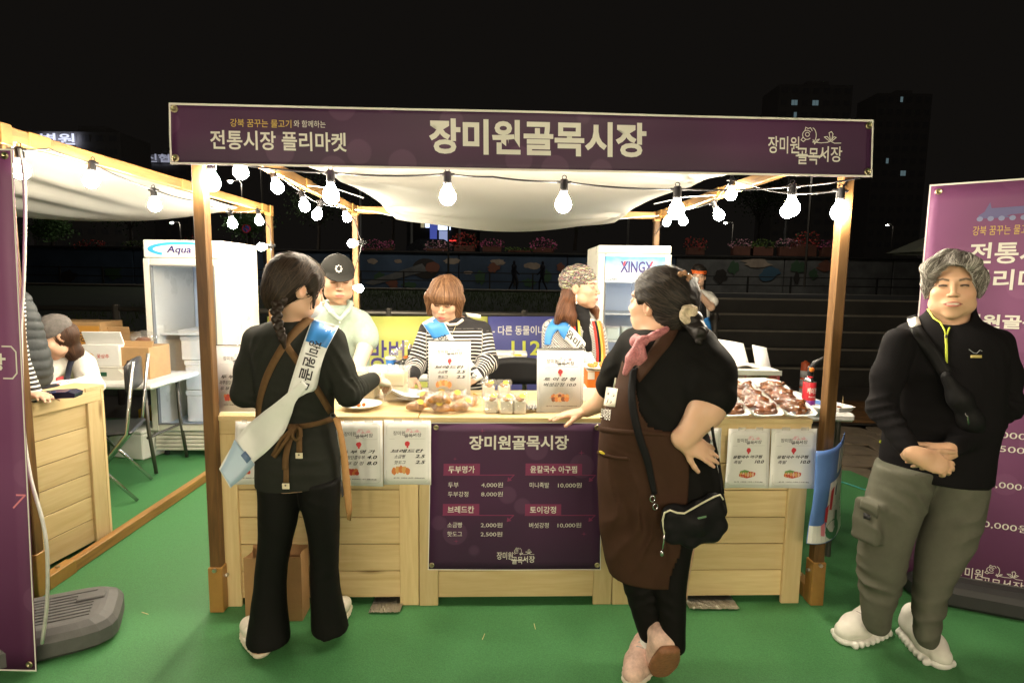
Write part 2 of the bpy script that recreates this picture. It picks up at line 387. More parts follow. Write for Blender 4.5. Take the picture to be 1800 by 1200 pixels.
    def net(self, smooth=1):
        f = self.f; s = f < 0; nx, ny, nz = f.shape; cnt = np.zeros((nx-1, ny-1, nz-1), np.int8)
        for a in (0, 1):
            for b in (0, 1):
                for c in (0, 1): cnt += s[a:nx-1+a, b:ny-1+b, c:nz-1+c]
        I = np.argwhere((cnt > 0) & (cnt < 8)); n = len(I); ids = np.full(cnt.shape, -1, np.int32); ids[I[:, 0], I[:, 1], I[:, 2]] = np.arange(n)
        cv = {}; 
        for a in (0, 1):
            for b in (0, 1):
                for c in (0, 1): cv[(a, b, c)] = f[I[:, 0]+a, I[:, 1]+b, I[:, 2]+c]
        pos = np.zeros((n, 3)); w = np.zeros(n)
        for p in cv:
            for k in range(3):
                if p[k] == 0:
                    q = list(p); q[k] = 1; fa = cv[p]; fb = cv[tuple(q)]; m = (fa < 0) != (fb < 0); t = np.where(m, fa/np.where(m, fa-fb, 1), 0)
                    e = np.tile(np.array(p, float), (n, 1)); e[:, k] = t; pos[m] += e[m]; w += m
        pos /= w[:, None]; V = np.empty((n, 3))
        for k in range(3): a = self.ax[k]; i = I[:, k]; V[:, k] = a[i]+(a[i+1]-a[i])*pos[:, k]
        Q = []
        for k in range(3):
            sl = [slice(None)]*3; sh = [slice(None)]*3; sl[k] = slice(0, -1); sh[k] = slice(1, None); o1, o2 = (k+1) % 3, (k+2) % 3
            E = np.argwhere(s[tuple(sl)] != s[tuple(sh)]); E = E[(E[:, o1] > 0) & (E[:, o2] > 0) & (E[:, o1] < f.shape[o1]-1) & (E[:, o2] < f.shape[o2]-1)]
            ins = s[E[:, 0], E[:, 1], E[:, 2]]; q = []
            for (d1, d2) in ((-1, -1), (0, -1), (0, 0), (-1, 0)):
                c = E.copy(); c[:, o1] += d1; c[:, o2] += d2; q.append(ids[c[:, 0], c[:, 1], c[:, 2]])
            q = np.stack(q, 1); q[~ins] = q[~ins][:, ::-1]; Q.append(q)
        Q = np.concatenate(Q)
        for _ in range(smooth):
            acc = np.zeros_like(V); c = np.zeros(n)
            for a, b in ((0, 1), (1, 2), (2, 3), (3, 0)):
                for k in range(3): acc[:, k] += np.bincount(Q[:, a], V[Q[:, b], k], n)+np.bincount(Q[:, b], V[Q[:, a], k], n)
                c += np.bincount(Q[:, a], minlength=n)+np.bincount(Q[:, b], minlength=n)
            V = V*.5+acc/np.maximum(c, 1)[:, None]*.5
        return V, Q
    def build(self, name, m, parent=None, smooth=1, paint=None, keep=None):
        V, Q = self.net(smooth)
        if keep is not None:
            kf = keep(V[Q].mean(1)); Q = Q[kf]; u, inv = np.unique(Q, return_inverse=True); V = V[u]; Q = inv.reshape(-1, 4)
        return nmesh(name, V, Q, m, parent, paint)
def nmesh(name, V, Q, m, parent=None, paint=None, smooth=True):
    me = bpy.data.meshes.new(name); k = Q.shape[1]; me.vertices.add(len(V)); me.vertices.foreach_set('co', np.asarray(V, np.float32).ravel())
    me.loops.add(Q.size); me.loops.foreach_set('vertex_index', Q.astype(np.int32).ravel()); me.polygons.add(len(Q))
    me.polygons.foreach_set('loop_start', np.arange(0, Q.size, k, dtype=np.int32)); me.update(calc_edges=True)
    if smooth: me.shade_smooth()
    if paint is not None:
        c = paint(np.asarray(V)) if callable(paint) else paint; ca = me.color_attributes.new('Col', 'FLOAT_COLOR', 'POINT')
        ca.data.foreach_set('color', np.concatenate([c, np.ones((len(c), 1))], 1).astype(np.float32).ravel())
    for x in (m if isinstance(m, (list, tuple)) else [m]): me.materials.append(x)
    return link_mesh(name, me, parent)
_W = rng.normal(size=(10, 3)); _P = rng.uniform(0, 6.28, 10)
def wob(x, y, z, sc=1.):                                   # smooth lumpy noise about +-1
    s = 0
    for k in range(5):
        a = _W[k]*sc; b = _W[k+5]*sc*.6
        s = s+np.sin(a[0]*x+a[1]*y+a[2]*z+_P[k]+1.3*np.sin(b[0]*x+b[1]*y+b[2]*z+_P[k+5]))
    return s/3
def folds(items, base=.0016, sc=22.):                      # items: (centre, reach, direction across the folds, wavelength, height)
    def fn(x, y, z):
        s = base*wob(x, y, z, sc)
        for c, r, d, lam, amp in items:
            c = np.asarray(c); d = nrm(d); g = np.exp(-((x-c[0])**2+(y-c[1])**2+(z-c[2])**2)/(2*r*r)); ph = (x*d[0]+y*d[1]+z*d[2])*2*math.pi/lam+4.0*wob(x, y, z, 8.)+1.6*wob(x, y, z, 19.)
            sn = np.sin(ph*.5); s = s+1.7*amp*g*(1-2*np.abs(sn)**.7)*np.clip(.55+.75*wob(x+3, y, z, 13.), 0, 1.3)
        return s
    return fn
def px_rows(rows, sink=0.):                                # (row, left, right, distance, half depth[, turn]) measured on the photograph -> loft rows
    out = []
    for r in rows:
        py, l, rr, y, b = r[:5]; c = D((l+rr)/2, py, y); e = D(rr, py, y); t = math.atan2(c[0], c[1]); a = np.linalg.norm(e-c)*math.cos(t)      # the broad side faces the lens
        out.append((c[2], c[0], c[1], a-sink, b-sink, -t+(r[5] if len(r) > 5 else 0.)))
    return out
# ------------------------------------------------------------------ palette
PALE = dict(c=(.70, .55, .30), rough=.55)
M_px = mat('pine_along', grain=('x', (.50, .34, .14), .62), **PALE); M_pz = mat('pine_upright', grain=('z', (.50, .34, .14), .62), **PALE); M_py = mat('pine_deep', grain=('y', (.50, .34, .14), .62), **PALE)
STAIN = dict(c=(.40, .215, .062), rough=.5)
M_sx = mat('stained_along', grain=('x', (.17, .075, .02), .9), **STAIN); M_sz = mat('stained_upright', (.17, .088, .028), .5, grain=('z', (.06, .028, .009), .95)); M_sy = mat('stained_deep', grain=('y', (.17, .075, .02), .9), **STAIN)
M_sleeve = mat('ochre_steel', (.36, .19, .05), .45, metal=.0, noise=(30, .12), coat=.15)
M_bolt = mat('zinc', (.62, .6, .55), .35, metal=1.)
M_white = mat('white_plastic', (.78, .78, .76), .35, noise=(8, .05))
M_offw = mat('cream_enamel', (.74, .72, .65), .3, noise=(5, .05))
M_black = mat('black_rubber', (.018, .018, .02), .5)
M_blackp = mat('black_plastic', (.02, .02, .022), .35)
M_grey = mat('grey_plastic', (.10, .10, .10), .6, noise=(25, .15), bump=(220, .25, .001))
M_steel = mat('steel', (.6, .6, .6), .25, metal=1., noise=(12, .08))
M_dsteel = mat('dark_steel', (.13, .12, .105), .5, metal=.8)
M_cloth = mat('white_canvas', (.68, .66, .62), .8, bump=(900, .05, .0005), transl=.25); M_cloth2 = mat('dimmed_white_canvas', (.44, .43, .40), .8, bump=(900, .05, .0005), transl=.18)  # second one: same white canvas, darkened to offset bulbs close to the left canopy
M_paper = mat('white_paper', (.78, .78, .76), .5, noise=(18, .03))
M_ink = mat('black_ink', (.015, .015, .018), .6)
M_inkw = mat('white_print', (.74, .72, .66), .55)
M_inky = mat('yellow_print', (.62, .44, .10), .55)
M_pink = mat('pink_print', (.75, .25, .32), .6)
M_red = mat('red_print', (.60, .04, .05), .5)
M_hem = mat('white_hem', (.78, .76, .70), .6)
M_brass = mat('brass_eyelet', (.6, .52, .32), .3, metal=1.)
M_cord = mat('clear_cable', (.55, .55, .52), .3, noise=(20, .1))
M_bulb = mat('lit_bulb', (1, 1, 1), .4, emit=(BULB_COL, BULB))
M_card = mat('cardboard', (.42, .26, .12), .75, noise=(14, .12), bump=(160, .12, .001))
def film_mat(name, amt, haze, bs):                         # thin clear film: mirror glints over see-through
    m = mat(name, (.9, .9, .9), .1); nt = m.node_tree; N = nt.nodes; L = nt.links; out = N['Material Output']; tr_ = N.new('ShaderNodeBsdfTransparent'); gl = N.new('ShaderNodeBsdfGlossy'); gl.inputs['Roughness'].default_value = .09; df = N.new('ShaderNodeBsdfDiffuse'); df.inputs[0].default_value = (.85, .85, .82, 1)
    n_ = N.new('ShaderNodeTexNoise'); n_.inputs['Scale'].default_value = bs; n_.inputs['Detail'].default_value = 3; tc = N.new('ShaderNodeTexCoord'); L.new(tc.outputs['Object'], n_.inputs[0]); bp_ = N.new('ShaderNodeBump'); bp_.inputs['Distance'].default_value = .012; bp_.inputs['Strength'].default_value = .8; L.new(n_.outputs[0], bp_.inputs['Height']); L.new(bp_.outputs[0], gl.inputs['Normal'])
    a = N.new('ShaderNodeMixShader'); a.inputs[0].default_value = haze; L.new(tr_.outputs[0], a.inputs[1]); L.new(df.outputs[0], a.inputs[2]); c = N.new('ShaderNodeMixShader'); c.inputs[0].default_value = amt; L.new(a.outputs[0], c.inputs[1]); L.new(gl.outputs[0], c.inputs[2]); L.new(c.outputs[0], out.inputs[0]); return m
M_glass = film_mat('clear_glass', .15, .0, .05); M_acr = film_mat('clear_acrylic', .05, .01, .05)

def banner_mat(name, base, mid, edge):                     # printed night scene: soft bokeh discs over a slow colour ramp
    m = mat(name, base, .55); nt = m.node_tree; N = nt.nodes; L = nt.links; b = N['Principled BSDF']; tc = N.new('ShaderNodeTexCoord')
    n = N.new('ShaderNodeTexNoise'); n.inputs['Scale'].default_value = 1.7; n.inputs['Detail'].default_value = 1.5; L.new(tc.outputs['Object'], n.inputs[0])
    r = N.new('ShaderNodeMapRange'); L.new(n.outputs[0], r.inputs[0]); r.inputs[1].default_value = .38; r.inputs[2].default_value = .64
    x = N.new('ShaderNodeMix'); x.data_type = 'RGBA'; x.inputs[6].default_value = (*base, 1); x.inputs[7].default_value = (*mid, 1); L.new(r.outputs[0], x.inputs[0])
    sp = N.new('ShaderNodeSeparateXYZ'); L.new(tc.outputs['Generated'], sp.inputs[0]); r2 = N.new('ShaderNodeMapRange'); L.new(sp.outputs[2], r2.inputs[0]); r2.inputs[1].default_value = .0; r2.inputs[2].default_value = .45; r2.inputs[3].default_value = 1; r2.inputs[4].default_value = 0
    y = N.new('ShaderNodeMix'); y.data_type = 'RGBA'; L.new(r2.outputs[0], y.inputs[0]); L.new(x.outputs[2], y.inputs[6]); y.inputs[7].default_value = (*edge, 1)
    v = N.new('ShaderNodeTexVoronoi'); v.inputs['Scale'].default_value = 5; L.new(tc.outputs['Object'], v.inputs[0]); r3 = N.new('ShaderNodeMapRange'); L.new(v.outputs['Distance'], r3.inputs[0]); r3.inputs[1].default_value = .30; r3.inputs[2].default_value = .27; r3.inputs[3].default_value = 0; r3.inputs[4].default_value = .05
    z = N.new('ShaderNodeMix'); z.data_type = 'RGBA'; L.new(r3.outputs[0], z.inputs[0]); L.new(y.outputs[2], z.inputs[6]); z.inputs[7].default_value = (.62, .32, .55, 1); L.new(z.outputs[2], b.inputs['Base Color'])
    return m
M_ban = banner_mat('plum_banner', (.048, .014, .050), (.072, .018, .068), (.036, .011, .040))
M_ban2 = banner_mat('lit_magenta_banner', (.155, .042, .128), (.205, .068, .172), (.066, .014, .054))  # paler than the plum print: light near the stands put into the colour
M_tag = mat('plum_tag_print', (.21, .03, .10), .55)

# ------------------------------------------------------------------ the ground
def ground_sheet(name, poly, z, m, thick=0.):
    b = MB(); b.prism(poly, (0, 0, 0), (1, 0, 0), (0, 1, 0), z-thick, z); return kind(b.build(name, m), 'structure')
M_gr = mat('dark_paving', (.07, .062, .052), .8, noise=(3, .3), bump=(40, .4, .01))
ground_sheet('ground', [(-260, -60), (260, -60), (260, 420), (-260, 420)], -.03, M_gr, .05)
def turf_mat():
    m = mat('green_carpet', (.028, .185, .030), .62, spec=.35); nt = m.node_tree; N = nt.nodes; L = nt.links; b = N['Principled BSDF']; tc = N.new('ShaderNodeTexCoord')
    n = N.new('ShaderNodeTexNoise'); n.inputs['Scale'].default_value = 1.3; n.inputs['Detail'].default_value = 7; n.inputs['Roughness'].default_value = .7; L.new(tc.outputs['Object'], n.inputs[0])
    n2 = N.new('ShaderNodeTexNoise'); n2.inputs['Scale'].default_value = 230; n2.inputs['Detail'].default_value = 2; L.new(tc.outputs['Object'], n2.inputs[0])
    mx = N.new('ShaderNodeMix'); mx.data_type = 'RGBA'; r = N.new('ShaderNodeMapRange'); L.new(n.outputs[0], r.inputs[0]); r.inputs[1].default_value = .35; r.inputs[2].default_value = .7; L.new(r.outputs[0], mx.inputs[0])
    mx.inputs[6].default_value = (.050, .180, .062, 1); mx.inputs[7].default_value = (.060, .205, .072, 1)
    m2 = N.new('ShaderNodeMix'); m2.data_type = 'RGBA'; m2.blend_type = 'MULTIPLY'; m2.inputs[0].default_value = 1; r2 = N.new('ShaderNodeMapRange'); L.new(n2.outputs[0], r2.inputs[0]); r2.inputs[1].default_value = .3; r2.inputs[2].default_value = .7; r2.inputs[3].default_value = .82; r2.inputs[4].default_value = 1.18
    L.new(mx.outputs[2], m2.inputs[6]); L.new(r2.outputs[0], m2.inputs[7]); L.new(m2.outputs[2], b.inputs['Base Color'])
    bp = N.new('ShaderNodeBump'); bp.inputs['Strength'].default_value = .35; bp.inputs['Distance'].default_value = .002; L.new(n2.outputs[0], bp.inputs['Height']); L.new(bp.outputs[0], b.inputs['Normal'])
    rr = N.new('ShaderNodeMapRange'); L.new(n.outputs[0], rr.inputs[0]); rr.inputs[3].default_value = .45; rr.inputs[4].default_value = .75; L.new(rr.outputs[0], b.inputs['Roughness'])
    return m
e1 = G(1495, 827); e2 = G(1560, 855)
ground_sheet('green_carpet', [(-7, -4), (7, -4), (7, 3.1), (e2[0], e2[1]), (e1[0], e1[1]), (2.05, 4.6), (2.0, 5.75), (-7, 5.75)], 0., turf_mat(), .02)
# worn stone paving beside the carpet, each stone laid by itself
M_st = mat('worn_stone', (.16, .125, .085), .85, noise=(9, .3), bump=(50, .5, .006)); M_mortar = mat('sandy_joint', (.10, .08, .055), .95, noise=(30, .3))
pav = ground_sheet('stone_pavement', [(2.02, 3.2), (6.5, 3.2), (6.5, 6.0), (2.02, 6.0)], -.022, M_mortar)
for i in range(11):
    for j in range(8):
        x0 = 2.2+i*.38+(j % 2)*.16; y0 = 3.4+j*.33; k = random.Random(i*31+j)
        if x0 < 2.1+max(0, (3.9-y0)*1.2): continue
        r = [(sx*.183+k.uniform(-.02, .02), sy*.158+k.uniform(-.02, .02)) for sx, sy in ((-1, -.7), (-.6, -1), (.7, -1), (1, -.5), (1, .8), (.3, 1), (-.8, 1))]
        b = MB(); b.prism(r, (x0, y0, -.022), (1, 0, 0), (0, 1, 0), 0, .012+k.uniform(0, .006)); b.build('paving_stone', M_st, pav)
M_deck = mat('brown_deck', (.17, .085, .03), .6, grain=('x', (.08, .04, .015), .8))
deck = thing('timber_deck', 'brown timber deck strip behind the stone paving beside the black steps', 'deck', (4.6, 6.6, 0))
for j in range(7): MB().box((4.6, 6.12+j*.15, .0), (5.2, .142, .03), bev=.004).build('deck_board', M_deck, deck)
# the terraced steps and the far bank
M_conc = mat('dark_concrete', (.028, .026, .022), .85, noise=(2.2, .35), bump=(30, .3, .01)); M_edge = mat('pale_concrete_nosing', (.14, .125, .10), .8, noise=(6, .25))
st = thing('terrace_steps', 'broad dark concrete steps rising behind the stall with paler edges', 'steps', (8, 8.6, 0))
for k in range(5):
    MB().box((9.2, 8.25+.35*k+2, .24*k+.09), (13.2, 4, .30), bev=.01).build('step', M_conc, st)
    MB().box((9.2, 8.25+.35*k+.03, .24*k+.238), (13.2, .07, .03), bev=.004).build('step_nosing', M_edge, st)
M_grass = mat('night_grass_soil', (.035, .05, .02), .9, noise=(1.5, .4))
b = MB(); b.grid([[(x, y, (y-7.)*.028-.02) for x in np.linspace(-60, 3, 4)] for y in (6.9, 14, 22, 34)]); kind(b.build('grass_bank', M_grass), 'structure')
b = MB(); b.grid([[(x, y, (y-7.)*.028-.02) for x in np.linspace(3, 60, 4)] for y in (9.8, 14, 22, 34)]); kind(b.build('grass_bank', M_grass), 'structure')
b = MB(); b.box((0, 33.2, .76), (130, 2.2, .06)); kind(b.build('far_path', mat('pale_path', (.24, .22, .18), .85, noise=(1.2, .3))), 'structure')
n = 9000; gx = rng.uniform(-13, 3, n); gy = rng.uniform(7.2, 31, n); gh = rng.uniform(.03, .12, n)*(1+gy/25); an = rng.uniform(0, 6.28, n); wd = .005*(1+gy/9)
V = np.zeros((n, 3, 3)); gz = (gy-7)*.028-.03
V[:, 0] = np.stack([gx-wd*np.cos(an), gy-wd*np.sin(an), gz], 1); V[:, 1] = np.stack([gx+wd*np.cos(an), gy+wd*np.sin(an), gz], 1); V[:, 2] = np.stack([gx+gh*.4*np.cos(an*3), gy+gh*.4*np.sin(an*3), gz+gh], 1)
kind(nmesh('bank_grass', V.reshape(-1, 3), np.arange(n*3).reshape(-1, 3), mat('grass_blade', (.07, .11, .03), .7, noise=(.6, .4)), smooth=False), 'stuff')

# ------------------------------------------------------------------ wooden stalls
def timber(parent, a, b, w, h, m, name='beam'):
    return MB().beam(a, b, w, h).build(name, m, parent)
def sleeved_post(root, x, y, h, w, fx, fy):
    p = MB().box((x, y, h/2), (w, w, h), bev=.004).build('post', M_sz, root, local=True)
    MB().box((x, y, .105), (w+.012, w+.012, .21), bev=.003).build('steel_sleeve', M_sleeve, p, local=True)
    MB().box((x, y, h-.04), (w+.010, w+.010, .09), bev=.003).build('steel_sleeve', M_sleeve, p, local=True)
    MB().cyl((x, y+fy*(w/2+.004), .20), (x, y+fy*(w/2+.016), .20), .009, n=8).build('bolt', M_bolt, p, local=True)
    MB().cyl((x+fx*(w/2+.004), y, .16), (x+fx*(w/2+.016), y, .16), .009, n=8).build('bolt', M_bolt, p, local=True)
def stall_frame(label, origin, rz, W, Dp, group, zt=2.115):
    r = thing('market_stall', label, 'market stall', origin, rz, group); w = .05; h = w/2
    for x in (h, W-h):
        for y in (h, Dp-h): sleeved_post(r, x, y, zt, w, 1 if x < W/2 else -1, -1 if y < Dp/2 else 1)
    zb = zt-.033
    for y in (h, Dp-h): MB().box((W/2, y, zb), (W-2*w-.002, w-.006, .062), bev=.004).build('beam', M_sx, r, local=True)
    for x in (h, W-h):
        MB().box((x, Dp/2, zb), (w-.006, Dp-2*w-.002, .062), bev=.004).build('beam', M_sy, r, local=True)
        bt = MB().box((x, Dp/2, .032), (w-.006, Dp-2*w-.02, .06), bev=.004).build('base_rail', M_sy, r, local=True)
        for y in (w+.10, Dp-w-.10):
            MB().box((x, y, .0345), (w+.004, .17, .068), bev=.003).build('steel_sleeve', M_sleeve, bt, local=True)
            MB().cyl((x, y, .068), (x, y, .078), .009, n=8).build('bolt', M_bolt, bt, local=True)
        for y in (w+.16, Dp*.5, Dp-w-.12):   # joint sleeves of the top rail
            MB().box((x, y, zb), (w+.002, .12, .068), bev=.003).build('steel_sleeve', M_sleeve, r, local=True)
    return r
stall = stall_frame('stained timber stall frame with sagging white canopy behind the long plum banner', S(0, 0, 0), YAW, 2.79, 2.84, 'market stalls in the row')
OL = A(-2.195-2.76, 2.43, 0); 
stall2 = stall_frame('stained timber stall frame at the left edge sheltering the scale and boxes', OL+A(0, 0, 0), math.radians(.9), 2.79, 2.84, 'market stalls in the row')
# canopies
def canopy(root, P, name='canopy'):
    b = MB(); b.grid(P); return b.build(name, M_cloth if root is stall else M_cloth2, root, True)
nu, nv = 64, 56; P = np.zeros((nv, nu, 3))
L0, L1 = A(.44, .07, 1.955), A(.40, 2.74, 2.005); R0, R1 = A(2.26, .07, 1.955), A(2.36, 2.74, 2.015)
for j in range(nv):
    t = j/(nv-1)
    for i in range(nu):
        s = i/(nu-1); l = L0+(L1-L0)*t; r = R0+(R1-R0)*t; q = l+(r-l)*s
        q[2] += (1-t)*.10*math.sin(math.pi*s)**.7-.10*math.sin(math.pi*s)*t**2-.05*math.sin(math.pi*t)*math.sin(math.pi*s)+.05*math.sin(math.pi*t)*(abs(2*s-1)**3)
        for (cs, ct) in ((0, .75), (1, .8), (0, .2), (1, .15)):      # gathers that fan out of the ties
            dx, dy = (s-cs)*1.8, (t-ct)*2.4; rr = math.hypot(dx, dy); an = math.atan2(dy, abs(dx)+1e-6)
            q[2] += .022*math.exp(-rr/.38)*math.sin(an*7+1)*min(1, rr/.1)
        q[2] += .004*float(wob(q[0], q[1], 0., 3.)); P[j, i] = S(*q)
canopy(stall, P)
P = np.zeros((nv, nu, 3))
for j in range(nv):
    t = j/(nv-1)
    for i in range(nu):
        s = i/(nu-1); y = 2.50+2.62*t; xr = -2.37-.06*t-.0*s; x = xr-2.35*s
        z = 2.135-.06*t-.21*math.sin(math.pi*s)**.8*(1-.35*abs(2*t-1)**2)
        for k, sh in enumerate((.18, .3, .42, .55, .7)): z += .014*math.exp(-((s-sh*.45-.02-t*.06)/.022)**2)*math.sin(math.pi*min(1, .15+t))*(1 if k % 2 else -1)
        P[j, i] = (x, y, z+.004*float(wob(x, y, 0, 4.)))
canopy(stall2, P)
b = MB()
for (u, v) in ((.07, .12), (.07, 1.3), (.07, 2.6), (2.72, .15), (2.72, 1.35), (2.72, 2.6)):   # ties that hold the cloth
    t = (u < 1); l = L0+(L1-L0)*v/2.8 if t else R0+(R1-R0)*v/2.8; b.tube([S(u, v, 2.06), S((u+l[0])/2, v, 2.045), S(l[0], v, l[2]+.012)], .0035, 5)
b.build('canopy_tie', M_white, stall)

# counters of horizontal boards
def crate(name, label, cat, loc, rz, group, w=.884, d=.60, h=.885):
    r = thing(name, label, cat, loc, rz, group); sw = .085; zr = h-.085
    def face(o, ex, n, L):                                   # o: lower left corner on the outer plane, n points outwards
        mx = M_px if abs(ex[0]) > .5 else M_py; R = np.stack([ex, n, SZ], 1)
        for a in (sw/2, L-sw/2): MB().box(o+ex*a+SZ*(zr/2)-n*.009, (sw, .018, zr), R, .002).build('stile', M_pz, r, local=True)
        MB().box(o+ex*(L/2)+SZ*(h-.022-.031)-n*.009, (L, .018, .061), R, .002).build('top_rail', mx, r, local=True)
        k = 6; ph = (zr-.03)/k
        for q in range(k):
            MB().box(o+ex*(L/2)+SZ*(.03+ph*(q+.5))-n*(.021+random.uniform(0, .0015)), (L-2*sw+.02, .010, ph-.004), R, .0015).build('plank', mx, r, local=True)
    face(A(0, 0, 0), A(1, 0, 0), A(0, -1, 0), w); face(A(w-.0, .0195, 0), A(0, 1, 0), A(1, 0, 0), d-.039); face(A(w, d, 0), A(-1, 0, 0), A(0, 1, 0), w); face(A(0, d-.0195, 0), A(0, -1, 0), A(-1, 0, 0), d-.039)
    n = 5; bd = (d+.016)/n
    for q in range(n): MB().box((w/2, -.008+bd*(q+.5), h-.011), (w, bd-.003, .022), bev=.002).build('top_board', M_px, r, local=True)
    return r
c1 = crate('wooden_counter', 'left third of the main pine counter with tofu boxes on top', 'counter', S(.030, .04, 0), YAW-.006, 'pine counters')
for u, v, lab in ((.918, .030, 'middle third of the main pine counter carrying the wide plum menu banner and bagged bread'), (1.806, .022, 'right third of the main pine counter under the foam trays of glazed meat')):
    c = copy_tree(c1); p = S(u, v, 0); c.location = [float(x) for x in p]; c['label'] = lab
c4 = copy_tree(c1); c4['label'] = 'pine counter of the left stall carrying the card terminal'; p = A(-2.245, 3.08, 0); rz4 = math.radians(-7.5)
c4.rotation_euler = (0, 0, rz4); q = eul(0, 0, rz4) @ A(.884, .60, 0); c4.location = [float(x) for x in p-q]
CZ = .885
# ------------------------------------------------------------------ strings of bulbs
def string_light(label, bulbs, path, r=.034, group='strings of warm bulbs'):
    root = thing('string_light', label, 'string light', path[0], 0, group)
    MB().tube(path, .0042, 6).build('cable', M_black, root, True)
    for c, ax in bulbs:                                     # c = middle of the glass, ax = from cap to tip
        ax = nrm(ax); z = -ax; x = nrm(np.cross(z, (0, 1, 0.01))); y = np.cross(z, x); R = np.stack([x, y, z], 1); c = np.asarray(c, float)
        s = MB(); s.lathe([(.014, .052), (.0175, .054), (.0185, .062), (.0172, .066), (.0172, .098), (.0145, .104), (.006, .106)], c, 12, R)
        s.tube([c+R @ A(-.03, 0, .092), c+R @ A(0, 0, .092), c+R @ A(.03, 0, .092)], .0065, 6)
        s.tube([c+R @ A(.009*math.cos(t), 0, .112+.009*math.sin(t)) for t in np.linspace(-.9, 4.04, 9)], .0022, 5)
        so = s.build('bulb_socket', M_blackp, root, True)
        bb = MB(); bb.lathe([(.0, -r), (r*.38, -r*.92), (r*.72, -r*.7), (r*.95, -r*.3), (r, 0), (r*.93, r*.42), (r*.74, r*.82), (.0145, r*1.35), (.0125, .053)], c, 12, R)
        bb.build('bulb', M_bulb, so, True)
    return root
DN = A(0, 0, -1)
def wire(pts, n=7, sag=.02):
    out = []
    for a, b in zip(pts[:-1], pts[1:]):
        for k in range(n): t = k/n; p = a+(b-a)*t; out.append(p+A(0, 0, -sag*4*t*(1-t)*np.linalg.norm(b-a)))
    out.append(pts[-1]); return out
fb = [Sv(x, y, -.012) for x, y in ((372, 322), (582, 345), (787, 347), (990, 360), (1189, 372), (1391, 367))]
string_light('string of six warm bulbs hanging along the front edge below the plum banner', [(p, DN+A(.02*(i % 3-1), 0, 0)) for i, p in enumerate(fb)],
    wire([S(.0, -.012, 1.94)]+[p+A(0, 0, .094) for p in fb[:3]]+[Sv(866, 311, -.012)]+[p+A(0, 0, .094) for p in fb[3:]]+[S(2.80, -.02, 1.945)]))
lb = [Su(x, y, .055) for x, y in ((423, 303), (488, 330), (536, 363), (557, 378), (610, 383))]+[Su(618, 428, .11), Su(632, 507, .11)]
string_light('string of warm bulbs running back along the left beam and down the rear post', [(p, a) for p, a in zip(lb, [DN, A(.3, 0, -1), A(.25, 0, -1), A(-.35, 0, -1), A(.35, 0, -1), A(-1, 0, -.1), A(1, 0, -.15)])],
    wire([S(.055, .1, 2.04)]+[p+A(-.02, 0, .094) for p in lb[:5]]+[S(.05, 2.70, 1.98), lb[5]+A(.085, 0, 0), S(.05, 2.72, 1.6), lb[6]+A(-.085, 0, 0), S(.06, 2.75, 1.0)]))
rb = [Su(x, y, 2.725) for x, y in ((1475, 374), (1384, 372), (1285, 343), (1264, 379), (1201, 389), (1172, 391))]
string_light('string of warm bulbs running back along the right beam', [(p, a) for p, a in zip(rb, [DN, A(-.2, 0, -1), DN, A(.5, 0, -1), A(.2, 0, -1), A(-.2, 0, -1)])],
    wire([S(2.76, .0, 1.94)]+[rb[0]+A(0, 0, .094), rb[1]+A(-.02, 0, .094), S(2.725, .8, 2.035), rb[2]+A(0, 0, .094), rb[3]+A(-.04, 0, .09), rb[4]+A(-.02, 0, .094), rb[5]+A(.02, 0, .094), S(2.725, 2.72, 1.9)]))
def LX(px, py, x=-2.13):
    d = ray(px, py); return cO+d*(x/d[0])
sb = [LX(37, 302), LX(160, 319), LX(272, 362), LX(409, 394), LX(456, 389), LX(459, 434)]
string_light('string of warm bulbs along the right beam of the left stall', [(p, a) for p, a in zip(sb, [DN, A(-.15, 0, -1), A(.03, 0, -1), A(.2, 0, -1), A(.15, 0, -1), A(-1, 0, -.1)])],
    wire([A(-2.35, 2.40, 2.02), sb[0]+A(0, 0, .094), A(-2.13, 2.68, 2.055), sb[1]+A(0, 0, .094), sb[2]+A(0, 0, .094), A(-2.13, 3.9, 1.98), sb[3]+A(-.01, 0, .094), sb[4]+A(-.01, 0, .094), A(-2.15, 5.1, 1.9), sb[5]+A(.085, 0, 0), A(-2.17, 5.15, 1.2)]))

